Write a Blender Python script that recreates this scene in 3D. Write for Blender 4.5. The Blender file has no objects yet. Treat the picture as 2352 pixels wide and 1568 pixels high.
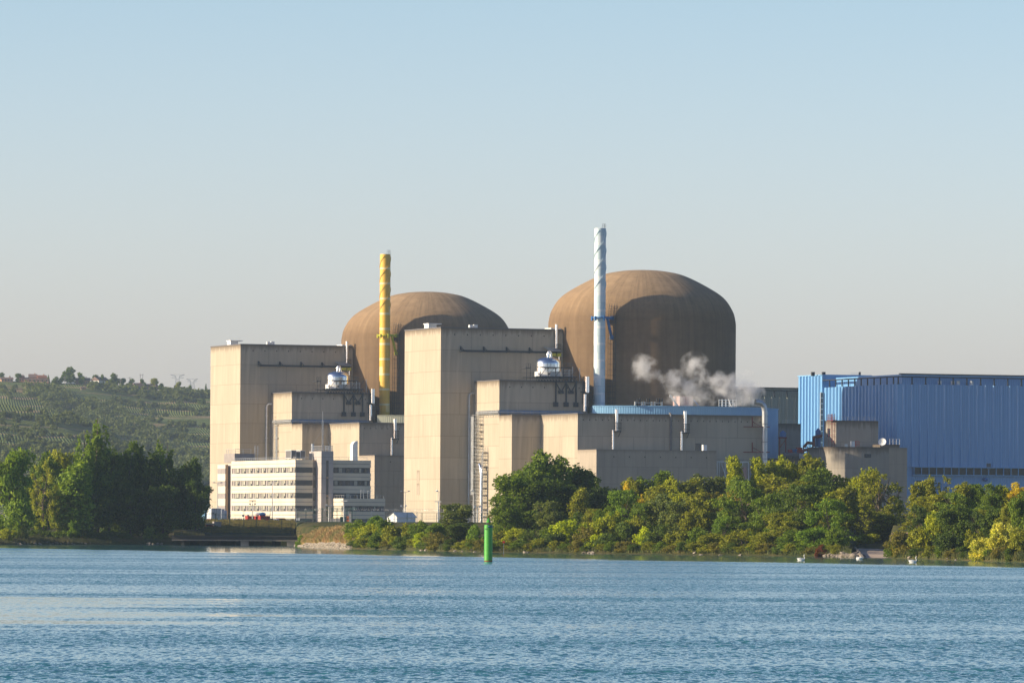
import bpy, math, random
import numpy as np
from mathutils import Matrix, Vector, noise as mn
random.seed(7); RNG = np.random.default_rng(11)
SC = bpy.context.scene; COL = SC.collection
PI = math.pi

# ---------------------------------------------------------------- camera geometry
FX, CX, HY, CH, ROLL = 13067.0, 1176.0, 1205.5, 4.5, 0.006   # measured on a 2352 px wide view
ANG = math.radians(21.6); CA, SA = math.cos(ANG), math.sin(ANG)

def fix(x, y):
    return x + ROLL*(y-HY), y - ROLL*(x-CX)

def at(x, y, Y):
    x, y = fix(x, y)
    return Vector(((x-CX)*Y/FX, Y, CH+(HY-y)*Y/FX))

def wX(x, Y): return (x-CX)*Y/FX

W2 = Vector((0, 0, 0)); _p = at(1012.8, 752.7, 1609.0); W2 = Vector((_p.x, _p.y, 0))
W1 = W2 + Vector((-64.4, 161.5, 0))

class Frame:
    def __init__(s, o, ang=ANG):
        s.o = o; s.a = ang; s.c, s.s = math.cos(ang), math.sin(ang)
    def w(s, u, v, z=0):
        return Vector((s.o.x+u*s.c-v*s.s, s.o.y+u*s.s+v*s.c, z))
    def l(s, p):
        dx, dy = p.x-s.o.x, p.y-s.o.y
        return (dx*s.c+dy*s.s, -dx*s.s+dy*s.c, p.z)
    def hv(s, x, y, v):                       # where the sight line meets the plane v = const
        k, m = fix(x, y); k = (k-CX)/FX; m = (HY-m)/FX
        # X = kY ; -(X-ox)*s + (Y-oy)*c = v
        Y = (v - s.o.x*s.s + s.o.y*s.c)/(s.c-k*s.s)
        return s.l(Vector((k*Y, Y, CH+m*Y)))
    def hu(s, x, y, u):
        k, m = fix(x, y); k = (k-CX)/FX; m = (HY-m)/FX
        Y = (u + s.o.x*s.c + s.o.y*s.s)/(s.s+k*s.c)
        return s.l(Vector((k*Y, Y, CH+m*Y)))
F1, F2 = Frame(W1), Frame(W2)

# ---------------------------------------------------------------- mesh builder
class MB:
    def __init__(s): s.v = []; s.f = []; s.uv = []; s.mi = []; s.m = 0
    def face(s, pts, uv=None):
        n = len(s.v); s.v += [tuple(p) for p in pts]; s.f.append(tuple(range(n, n+len(pts))))
        s.uv += uv if uv else [(0.0, -6.0)]*len(pts); s.mi.append(s.m)
    def box(s, x0, x1, y0, y1, z0, z1):
        if x0 > x1: x0, x1 = x1, x0
        if y0 > y1: y0, y1 = y1, y0
        if z0 > z1: z0, z1 = z1, z0
        return s.prism([(x0, y0), (x1, y0), (x1, y1), (x0, y1)], z0, z1)
    def prism(s, poly, z0, z1, cap=True, off=0.0):
        n = len(poly); d = off; h = z1-z0
        for i in range(n):
            a, b = poly[i], poly[(i+1) % n]; L = math.hypot(b[0]-a[0], b[1]-a[1])
            s.face([(a[0], a[1], z0), (b[0], b[1], z0), (b[0], b[1], z1), (a[0], a[1], z1)],
                   [(d, -h), (d+L, -h), (d+L, 0), (d, 0)]); d += L
        if cap:
            s.face([(p[0], p[1], z1) for p in poly]); s.face([(p[0], p[1], z0) for p in reversed(poly)])
        return s
    def bar(s, a, b, w, t=None):
        a, b = Vector(a), Vector(b); t = t or w; d = (b-a)
        if d.length < 1e-6: return s
        d.normalize(); up = Vector((0, 0, 1)) if abs(d.z) < .95 else Vector((1, 0, 0))
        x = d.cross(up).normalized()*(w/2); y = d.cross(x).normalized()*(t/2)
        q = [x+y, x-y, -x-y, -x+y]
        for i in range(4):
            j = (i+1) % 4; s.face([a+q[i], b+q[i], b+q[j], a+q[j]][::-1])
        s.face([a+k for k in q]); s.face([b+k for k in reversed(q)])
        return s
    def tube(s, pts, r, n=10, cap=True, rr=None):
        pts = [Vector(p) for p in pts]; rings = []; px = None
        for i, p in enumerate(pts):
            d = (pts[min(i+1, len(pts)-1)]-pts[max(i-1, 0)]).normalized()
            if px is None:
                up = Vector((0, 0, 1)) if abs(d.z) < .9 else Vector((1, 0, 0)); px = d.cross(up).normalized()
            else: px = (px-d*px.dot(d)).normalized()
            py = d.cross(px); R = rr[i] if rr else r
            rings.append([p+(px*math.cos(2*PI*k/n)+py*math.sin(2*PI*k/n))*R for k in range(n)])
        for i in range(len(rings)-1):
            for k in range(n):
                j = (k+1) % n; s.face([rings[i][k], rings[i][j], rings[i+1][j], rings[i+1][k]])
        if cap: s.face(rings[0][::-1]); s.face(rings[-1])
        return s
    def lathe(s, prof, n=48, c=(0, 0), a0=0, a1=2*PI, ztop=0):
        cc = n if abs(a1-a0) >= 2*PI-1e-6 else n
        d = 0; ds = [0]
        for i in range(1, len(prof)): ds.append(ds[-1]+math.hypot(prof[i][0]-prof[i-1][0], prof[i][1]-prof[i-1][1]))
        Rm = max(p[0] for p in prof)
        for k in range(cc):
            t0, t1 = a0+(a1-a0)*k/cc, a0+(a1-a0)*(k+1)/cc
            for i in range(len(prof)-1):
                r0, z0 = prof[i]; r1, z1 = prof[i+1]
                P = [(c[0]+r0*math.cos(t0), c[1]+r0*math.sin(t0), z0), (c[0]+r0*math.cos(t1), c[1]+r0*math.sin(t1), z0),
                     (c[0]+r1*math.cos(t1), c[1]+r1*math.sin(t1), z1), (c[0]+r1*math.cos(t0), c[1]+r1*math.sin(t0), z1)]
                UV = [(Rm*t0, ds[i]), (Rm*t1, ds[i]), (Rm*t1, ds[i+1]), (Rm*t0, ds[i+1])]
                UV = [(u, v-ds[-1]) for u, v in UV]
                if r1 < 1e-6: P = P[:3]; UV = UV[:3]
                elif r0 < 1e-6: P = [P[0], P[2], P[3]]; UV = [UV[0], UV[2], UV[3]]
                s.face(P, UV)
        return s
    def build(s, name, mats, root=None, smooth=False, weld=False):
        me = bpy.data.meshes.new(name)
        o = (0, 0, 0) if root is None else tuple(root.get('_o', (0, 0, 0)))
        v = np.array(s.v, dtype=np.float64)-np.array(o)
        me.from_pydata(v.tolist(), [], s.f)
        ul = me.uv_layers.new(name='UVMap'); ul.data.foreach_set('uv', np.array(s.uv, dtype=np.float32).ravel())
        if not isinstance(mats, (list, tuple)): mats = [mats]
        for m in mats: me.materials.append(m)
        if len(mats) > 1: me.polygons.foreach_set('material_index', s.mi)
        if weld or smooth:
            import bmesh
            bm = bmesh.new(); bm.from_mesh(me); bmesh.ops.remove_doubles(bm, verts=bm.verts, dist=1e-4); bm.to_mesh(me); bm.free()
        if smooth:
            me.polygons.foreach_set('use_smooth', [True]*len(me.polygons))
            try: me.set_sharp_from_angle(angle=math.radians(40))
            except Exception: pass
        me.update()
        ob = bpy.data.objects.new(name, me); COL.objects.link(ob)
        if root is not None: ob.parent = root
        return ob

def tag(o, label, cat, group=None, kind=None):
    if label: o['label'] = label
    if cat: o['category'] = cat
    if group: o['group'] = group
    if kind: o['kind'] = kind
    return o

def thing(name, label, cat, fr=None, o=(0, 0, 0), group=None):
    """Empty at the base point o, given in the frame fr (or in world metres)."""
    e = bpy.data.objects.new(name, None); COL.objects.link(e); e.empty_display_size = 1
    if fr: e.location = fr.w(*o); e.rotation_euler = (0, 0, fr.a)
    else: e.location = o
    e['_o'] = list(o); return tag(e, label, cat, group)

def finish():
    for o in list(SC.objects):
        if '_o' in o: del o['_o']

def structure(o): o['kind'] = 'structure'; return o

# ---------------------------------------------------------------- materials
def mat(name):
    m = bpy.data.materials.new(name); m.use_nodes = True; nt = m.node_tree
    b = nt.nodes['Principled BSDF']; return m, nt, b
def N(nt, t, **kw):
    n = nt.nodes.new(t)
    for k, v in kw.items():
        if k.startswith('i_'): n.inputs[k[2:].replace('_', ' ')].default_value = v
        else: setattr(n, k, v)
    return n
def L(nt, a, b): nt.links.new(a, b)
def mth(nt, op, a, b=None, clamp=False):
    n = nt.nodes.new('ShaderNodeMath'); n.operation = op; n.use_clamp = clamp
    for i, q in enumerate((a, b)):
        if q is None: continue
        if isinstance(q, (int, float)): n.inputs[i].default_value = q
        else: nt.links.new(q, n.inputs[i])
    return n.outputs[0]
def mixc(nt, f, a, b, mode='MIX'):
    n = nt.nodes.new('ShaderNodeMix'); n.data_type = 'RGBA'; n.blend_type = mode
    for q, i in ((f, 0), (a, 6), (b, 7)):
        if isinstance(q, (int, float)): n.inputs[i].default_value = q
        elif isinstance(q, tuple): n.inputs[i].default_value = (q[0], q[1], q[2], 1)
        else: nt.links.new(q, n.inputs[i])
    return n.outputs[2]
def ramp(nt, f, *st):
    n = nt.nodes.new('ShaderNodeValToRGB'); cr = n.color_ramp
    while len(cr.elements) < len(st): cr.elements.new(.5)
    for e, (p, c) in zip(cr.elements, st):
        e.position = p; e.color = (c, c, c, 1) if isinstance(c, (int, float)) else (c[0], c[1], c[2], 1)
    nt.links.new(f, n.inputs[0]); return n.outputs[0]
def noise(nt, vec, scale, detail=4, rough=.55, sx=None):
    if sx:
        mp = N(nt, 'ShaderNodeMapping'); mp.inputs['Scale'].default_value = sx; L(nt, vec, mp.inputs[0]); vec = mp.outputs[0]
    n = N(nt, 'ShaderNodeTexNoise'); n.inputs['Scale'].default_value = scale; n.inputs['Detail'].default_value = detail
    n.inputs['Roughness'].default_value = rough; L(nt, vec, n.inputs['Vector']); return n.outputs[0]

def concrete(name, base, dark=.5, stain=1.0, bw=9.3, bh=6.1, joint=.16, drop=2.4, seed=0.0):
    m, nt, b = mat(name)
    uv = N(nt, 'ShaderNodeUVMap').outputs[0]
    ofs = N(nt, 'ShaderNodeVectorMath', operation='ADD'); L(nt, uv, ofs.inputs[0]); ofs.inputs[1].default_value = (seed, 0, seed)
    p = ofs.outputs[0]
    geo = N(nt, 'ShaderNodeNewGeometry').outputs['Position']
    br = N(nt, 'ShaderNodeTexBrick'); br.offset = .37; L(nt, p, br.inputs['Vector'])
    br.inputs['Scale'].default_value = 1; br.inputs['Mortar Size'].default_value = joint*.5; br.inputs['Mortar Smooth'].default_value = .6
    br.inputs['Brick Width'].default_value = bw; br.inputs['Row Height'].default_value = bh
    c0 = tuple(base)
    br.inputs['Color1'].default_value = tuple(x*1.07 for x in c0)+(1,); br.inputs['Color2'].default_value = tuple(x*.90 for x in c0)+(1,)
    br.inputs['Mortar'].default_value = tuple(x*.62 for x in c0)+(1,)
    c = br.outputs[0]
    n1 = noise(nt, geo, .045, 5, .6); c = mixc(nt, ramp(nt, n1, (.35, 0), (.7, .5)), c, tuple(x*.78*(1, .97, .93)[i] for i, x in enumerate(c0)))
    n2 = noise(nt, p, 1, 4, .6, (.9, .06, 1)); c = mixc(nt, ramp(nt, n2, (.46, 0), (.74, .46)), c, tuple(x*.62 for x in c0))
    n2b = noise(nt, p, 1, 3, .6, (.55, .045, 1)); c = mixc(nt, ramp(nt, n2b, (.55, 0), (.78, .5)), c, tuple(min(1, x*1.3) for x in c0))
    n3 = noise(nt, geo, 1.6, 3, .7); c = mixc(nt, mth(nt, 'MULTIPLY', n3, .22), c, tuple(x*.7 for x in c0))
    # weathering below the roof edge: V is metres below the top
    sep = N(nt, 'ShaderNodeSeparateXYZ'); L(nt, uv, sep.inputs[0])
    st = noise(nt, p, 1, 5, .7, (.8, .10, 1))
    dr = mth(nt, 'ADD', mth(nt, 'MULTIPLY', ramp(nt, st, (.3, 0), (.8, 1)), drop*1.5), .35)
    q = mth(nt, 'DIVIDE', mth(nt, 'MULTIPLY', sep.outputs[1], -1), dr)
    fac = mth(nt, 'MULTIPLY', mth(nt, 'SUBTRACT', 1, q, True), dark*1.25, True)
    fac = mth(nt, 'MULTIPLY', fac, stain)
    c = mixc(nt, fac, c, tuple(x*k for x, k in zip(c0, (.24, .2, .17))))
    L(nt, c, b.inputs['Base Color']); b.inputs['Roughness'].default_value = .92; b.inputs['Specular IOR Level'].default_value = .25
    bp = N(nt, 'ShaderNodeBump'); bp.inputs['Strength'].default_value = .35; bp.inputs['Distance'].default_value = .15
    L(nt, n3, bp.inputs['Height']); L(nt, bp.outputs[0], b.inputs['Normal'])
    return m

def dome_mat(name, base):
    m, nt, b = mat(name)
    uv = N(nt, 'ShaderNodeUVMap').outputs[0]; geo = N(nt, 'ShaderNodeNewGeometry').outputs['Position']
    br = N(nt, 'ShaderNodeTexBrick'); br.offset = 0; L(nt, uv, br.inputs['Vector']); br.inputs['Scale'].default_value = 1
    br.inputs['Mortar Size'].default_value = .05; br.inputs['Mortar Smooth'].default_value = .5
    br.inputs['Brick Width'].default_value = 7.07; br.inputs['Row Height'].default_value = 2.6
    c0 = base
    br.inputs['Color1'].default_value = tuple(x*1.1 for x in c0)+(1,); br.inputs['Color2'].default_value = tuple(x*.88 for x in c0)+(1,)
    br.inputs['Mortar'].default_value = tuple(x*.8 for x in c0)+(1,)
    c = br.outputs[0]
    n1 = noise(nt, uv, 1, 6, .68, (.03, .22, 1)); c = mixc(nt, ramp(nt, n1, (.4, 0), (.66, .62)), c, tuple(x*.5 for x in c0))
    n2 = noise(nt, uv, 1, 5, .62, (.75, .035, 1)); c = mixc(nt, ramp(nt, n2, (.43, 0), (.68, .72)), c, tuple(x*.40*k for x, k in zip(c0, (1, 1, 1.03))))
    n5 = noise(nt, uv, 1, 3, .6, (.33, .016, 1)); c = mixc(nt, ramp(nt, n5, (.56, 0), (.74, .55)), c, tuple(min(1, x*1.5) for x in c0))
    n4 = noise(nt, uv, .55, 5, .75); c = mixc(nt, ramp(nt, n4, (.4, 0), (.75, .4)), c, tuple(min(1, x*1.4) for x in c0))
    n3 = noise(nt, geo, 2.2, 3, .7); c = mixc(nt, mth(nt, 'MULTIPLY', n3, .3), c, tuple(x*.6 for x in c0))
    # drum below the cap blackened by rain and soot, its shade painted in too
    sep = N(nt, 'ShaderNodeSeparateXYZ'); L(nt, geo, sep.inputs[0])
    hh = mth(nt, 'ADD', sep.outputs[2], mth(nt, 'MULTIPLY', n1, 14))
    mr = N(nt, 'ShaderNodeMapRange'); mr.inputs['From Min'].default_value = 70; mr.inputs['From Max'].default_value = 82
    mr.inputs['To Min'].default_value = .74; mr.inputs['To Max'].default_value = 0; L(nt, hh, mr.inputs[0])
    c = mixc(nt, mr.outputs[0], c, tuple(x*k for x, k in zip(c0, (.25, .225, .21))))
    L(nt, c, b.inputs['Base Color']); b.inputs['Roughness'].default_value = .95; b.inputs['Specular IOR Level'].default_value = .2
    return m

def plain(name, col, rough=.6, metal=0.0, var=.12, spec=.4, scale=.6, bump=0):
    m, nt, b = mat(name); geo = N(nt, 'ShaderNodeNewGeometry').outputs['Position']
    n = noise(nt, geo, scale, 4, .65)
    c = mixc(nt, ramp(nt, n, (.35, 0), (.75, 1)), tuple(min(1, x*(1+var)) for x in col), tuple(x*(1-var*1.6) for x in col))
    L(nt, c, b.inputs['Base Color']); b.inputs['Roughness'].default_value = rough; b.inputs['Metallic'].default_value = metal
    b.inputs['Specular IOR Level'].default_value = spec
    if bump:
        bp = N(nt, 'ShaderNodeBump'); bp.inputs['Strength'].default_value = bump; bp.inputs['Distance'].default_value = .05
        L(nt, noise(nt, geo, 3, 3), bp.inputs['Height']); L(nt, bp.outputs[0], b.inputs['Normal'])
    return m

def cladding(name, col, rough=.38, fine=.45, spec=.5):
    """painted profiled sheet: fine corrugation as bump, sheet joints and faint dirt"""
    m, nt, b = mat(name); uv = N(nt, 'ShaderNodeUVMap').outputs[0]; geo = N(nt, 'ShaderNodeNewGeometry').outputs['Position']
    w = N(nt, 'ShaderNodeTexWave', wave_type='BANDS', bands_direction='X', wave_profile='SIN'); w.inputs['Scale'].default_value = fine
    w.inputs['Distortion'].default_value = 0; L(nt, uv, w.inputs[0])
    c = mixc(nt, mth(nt, 'MULTIPLY', w.outputs[1], .18), tuple(col), tuple(x*.72 for x in col))
    n = noise(nt, uv, 1, 4, .6, (.5, .05, 1)); c = mixc(nt, ramp(nt, n, (.45, 0), (.8, .28)), c, tuple(min(1, x*1.25+.02) for x in col))
    n2 = noise(nt, geo, .07, 3); c = mixc(nt, ramp(nt, n2, (.4, 0), (.75, .22)), c, tuple(x*.75 for x in col))
    L(nt, c, b.inputs['Base Color']); b.inputs['Roughness'].default_value = rough; b.inputs['Specular IOR Level'].default_value = spec
    bp = N(nt, 'ShaderNodeBump'); bp.inputs['Strength'].default_value = .5; bp.inputs['Distance'].default_value = .08
    L(nt, w.outputs[1], bp.inputs['Height']); L(nt, bp.outputs[0], b.inputs['Normal'])
    return m

def striped(name, ca, cb, bands):
    """stack paint: repainted rings and patches at fixed heights (they stay put)"""
    m, nt, b = mat(name); uv = N(nt, 'ShaderNodeUVMap').outputs[0]
    sep = N(nt, 'ShaderNodeSeparateXYZ'); L(nt, uv, sep.inputs[0])
    per = N(nt, 'ShaderNodeMath', operation='PINGPONG'); per.inputs[1].default_value = 2.35; L(nt, sep.outputs[1], per.inputs[0])
    f = ramp(nt, mth(nt, 'DIVIDE', per.outputs[0], 2.35), (.0, .85), (.13, .85), (.15, 0), (1, 0))
    n = N(nt, 'ShaderNodeTexBrick'); n.offset = .5; n.inputs['Scale'].default_value = 1; n.inputs['Brick Width'].default_value = 1.9
    n.inputs['Row Height'].default_value = 2.35; n.inputs['Mortar Size'].default_value = 0; n.inputs['Bias'].default_value = bands
    n.inputs['Color1'].default_value = (0, 0, 0, 1); n.inputs['Color2'].default_value = (1, 1, 1, 1); L(nt, uv, n.inputs[0])
    f2 = ramp(nt, n.outputs[0], (.80, 0), (.82, .6))
    fac = mth(nt, 'MAXIMUM', f, f2)
    c = mixc(nt, fac, ca, cb)
    pp = N(nt, 'ShaderNodeMath', operation='PINGPONG'); pp.inputs[1].default_value = 1.18; L(nt, sep.outputs[1], pp.inputs[0])
    sm = ramp(nt, pp.outputs[0], (0, .5), (.06, 0)); c = mixc(nt, sm, c, tuple(x*.35 for x in ca))
    ns = noise(nt, uv, 1, 4, .65, (.9, .12, 1)); c = mixc(nt, ramp(nt, ns, (.5, 0), (.8, .35)), c, tuple(x*.55 for x in ca))
    L(nt, c, b.inputs['Base Color']); b.inputs['Roughness'].default_value = .55
    return m

def foliage_mat():
    m, nt, b = mat('foliage')
    oi = N(nt, 'ShaderNodeObjectInfo'); g = N(nt, 'ShaderNodeNewGeometry')
    r = g.outputs['Random Per Island']
    c = mixc(nt, r, (.55, .6, .5), (1.5, 1.4, 1.3))
    tc = N(nt, 'ShaderNodeTexCoord').outputs['Object']
    n = noise(nt, tc, .55, 2); c = mixc(nt, ramp(nt, n, (.35, 0), (.7, 1)), c, (1.3, 1.12, .65), 'MULTIPLY')
    c = mixc(nt, 1.0, c, oi.outputs['Color'], 'MULTIPLY')
    out = nt.nodes['Material Output']
    L(nt, c, b.inputs['Base Color']); b.inputs['Roughness'].default_value = .62; b.inputs['Specular IOR Level'].default_value = .22
    tr = N(nt, 'ShaderNodeBsdfTranslucent'); L(nt, mixc(nt, 1.0, c, (1.25, 1.3, .5), 'MULTIPLY'), tr.inputs[0])
    ms = N(nt, 'ShaderNodeMixShader'); ms.inputs[0].default_value = .38
    L(nt, b.outputs[0], ms.inputs[1]); L(nt, tr.outputs[0], ms.inputs[2]); L(nt, ms.outputs[0], out.inputs[0])
    return m

M = dict(
    conc=concrete('weathered_concrete', (.475, .415, .325), .68, joint=.24),
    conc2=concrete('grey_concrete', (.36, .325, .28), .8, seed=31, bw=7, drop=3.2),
    conc3=concrete('annex_concrete', (.42, .36, .29), .35, seed=77, bw=6.1, bh=4.7, drop=1.2),
    dome=dome_mat('containment_concrete', (.43, .30, .18)),
    blue=cladding('blue_cladding', (.165, .385, .68), .34, spec=.6),
    blueg=cladding('pale_blue_cladding', (.20, .42, .66), .5),
    olive=cladding('olive_cladding', (.27, .29, .235), .55),
    yellow=striped('yellow_stack_paint', (.72, .45, .045), (.80, .72, .42), -.15),
    white=striped('pale_blue_stack_paint', (.50, .64, .70), (.76, .81, .83), .1),
    steel=plain('bright_steel', (.80, .82, .85), .22, 1.0, .05),
    galv=plain('galvanised_steel', (.50, .52, .54), .45, .7, .12),
    dark=plain('dark_steel', (.030, .036, .048), .6, .2),
    dkgrey=plain('dark_grey_panel', (.14, .135, .14), .6),
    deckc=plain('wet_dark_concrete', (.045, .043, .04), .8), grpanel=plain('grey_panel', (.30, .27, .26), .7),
    cream=plain('cream_panel', (.68, .61, .48), .75, 0, .07, .3, .15),
    tower=plain('grey_render', (.45, .41, .39), .8, 0, .06, .3, .2),
    tan=plain('tan_render', (.42, .28, .17), .8, 0, .06, .3, .2),
    glass=plain('window_glass', (.02, .026, .032), .08, 0, .1, .8),
    dglass=plain('dark_glazing', (.015, .018, .022), .3, 0, .3, .25), blind=plain('window_blind', (.42, .40, .33), .6),
    black=plain('black_rubber', (.012, .012, .014), .7),
    roof=plain('roof_gravel', (.38, .35, .31), .95),
    redst=plain('red_steel', (.20, .025, .02), .6),
    red=plain('red_paint', (.45, .028, .018), .5),
    dkred=plain('dark_red_paint', (.18, .028, .022), .6),
    cblue=plain('container_blue', (.03, .13, .33), .5),
    cwhite=plain('container_white', (.62, .64, .66), .5),
    white_p=plain('white_paint', (.78, .78, .76), .55),
    orange=plain('orange_paint', (.75, .15, .01), .5),
    pink=plain('pink_sign_paint', (.55, .05, .10), .6),
    pinkc=cladding('pale_red_cladding', (.50, .30, .27), .6),
    fence=plain('green_fence', (.018, .055, .05), .6),
    wood=plain('bark', (.11, .085, .06), .9, 0, .3),
    pole=plain('pole_galvanised', (.55, .55, .53), .5, .4),
    green=plain('green_mark_paint', (.07, .36, .04), .42, 0, .05, .5, 2.0),
    rust=plain('rust_band', (.22, .06, .015), .9),
    stone=plain('pale_stone', (.25, .21, .17), .9, 0, .3, .3, 1.2, .5),
    ramp=plain('ramp_concrete', (.50, .39, .30), .9, 0, .06, .3, 1.2),
    tilered=plain('roof_tiles', (.34, .14, .08), .85), tilebr=plain('brown_roof_tiles', (.20, .13, .11), .85),
    salmon=plain('salmon_render', (.62, .34, .22), .85), whiter=plain('white_render', (.70, .68, .64), .8),
    feather=plain('white_feathers', (.82, .80, .76), .8, 0, .04), beak=plain('orange_beak', (.7, .22, .03), .5),
    bluest=plain('blue_steel_paint', (.03, .16, .42), .45), yelst=plain('yellow_green_steel_paint', (.55, .55, .03), .5),
    leaf=foliage_mat(),
)
# ================================================================= the plant
def ribbed(poly, edges, step=2.6, w=.5, d=.35, tp=.3):
    """footprint polygon (CCW) with trapezoid ribs on the listed edges"""
    out = []; n = len(poly)
    for i in range(n):
        a = Vector(poly[i]); b = Vector(poly[(i+1) % n]); out.append(tuple(a))
        if i not in edges: continue
        t = (b-a); Ln = t.length; t.normalize(); nn = Vector((t.y, -t.x)); k = int(Ln/step)
        for j in range(k):
            c = a+t*(step*(j+.5)+(Ln-k*step)/2)
            out += [tuple(c-t*w*.5), tuple(c-t*w*tp+nn*d), tuple(c+t*w*tp+nn*d), tuple(c+t*w*.5)]
    return out

def rail(mb, pts, h=1.1, post=2.0, w=.07, mid=True):
    for a, b in zip(pts, pts[1:]):
        a, b = Vector(a), Vector(b); n = max(1, int((b-a).length/post))
        for i in range(n+1):
            p = a.lerp(b, i/n); mb.bar(p, p+Vector((0, 0, h)), w)
        mb.bar(a+Vector((0, 0, h)), b+Vector((0, 0, h)), w)
        if mid: mb.bar(a+Vector((0, 0, h*.5)), b+Vector((0, 0, h*.5)), w*.8)
    return mb

def ladder(mb, a, h, w=.6, cage=True, n=None, dirv=(1, 0), out=(0, -1)):
    a = Vector(a); d = Vector((dirv[0], dirv[1], 0)); o = Vector((out[0], out[1], 0))
    for s in (-.5, .5): mb.bar(a+d*w*s, a+d*w*s+Vector((0, 0, h)), .1)
    k = int(h/.6)
    for i in range(k): mb.bar(a-d*w*.5+Vector((0, 0, i*.6)), a+d*w*.5+Vector((0, 0, i*.6)), .05)
    if cage:
        for i in range(int(h/1.6)):
            z = Vector((0, 0, 2+i*1.6))
            if z.z > h: break
            P = [a+d*w*.6+z, a+d*w*.6+o*.8+z, a-d*w*.6+o*.8+z, a-d*w*.6+z]
            for p, q in zip(P, P[1:]): mb.bar(p, q, .06)
        for s in (-.6, .6): mb.bar(a+d*w*s+o*.8+Vector((0, 0, 2)), a+d*w*s+o*.8+Vector((0, 0, h)), .06)
    return mb

def catmull(P, n=6):
    out = []
    for i in range(len(P)-1):
        p0 = P[max(i-1, 0)]; p1 = P[i]; p2 = P[i+1]; p3 = P[min(i+2, len(P)-1)]
        for k in range(n):
            t = k/n
            out.append(tuple(.5*((2*b)+(-a+c)*t+(2*a-5*b+4*c-d)*t*t+(-a+3*b-3*c+d)*t**3) for a, b, c, d in zip(p0, p1, p2, p3)))
    out.append(P[-1]); return out

GZ = 5.0
hB, hC, hE, hF = 60.1, 45.0, 35.2, 25.3
uB, vB, uI, vC, uC = 38.2, 29.1, 10.25, -19.35, 36.8
vD, uD, vE, uE, vF, uF = -29.1, 19.05, -56.0, 76.2, -69.6, 54.8
DC = (63.8, 4.9); DR = 27.0
apex = 78.0
DPROF = [(27.0, GZ), (27.0, 30), (27.0, 52), (27.0, 61.5), (26.9, 63.2), (26.05, 66.3), (23.3, 70.2), (17.8, 73.7), (11.8, 76.5), (6.8, 77.6), (3, 77.95), (0, 78.0)]
which = {1: 'left', 2: 'right'}

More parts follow.
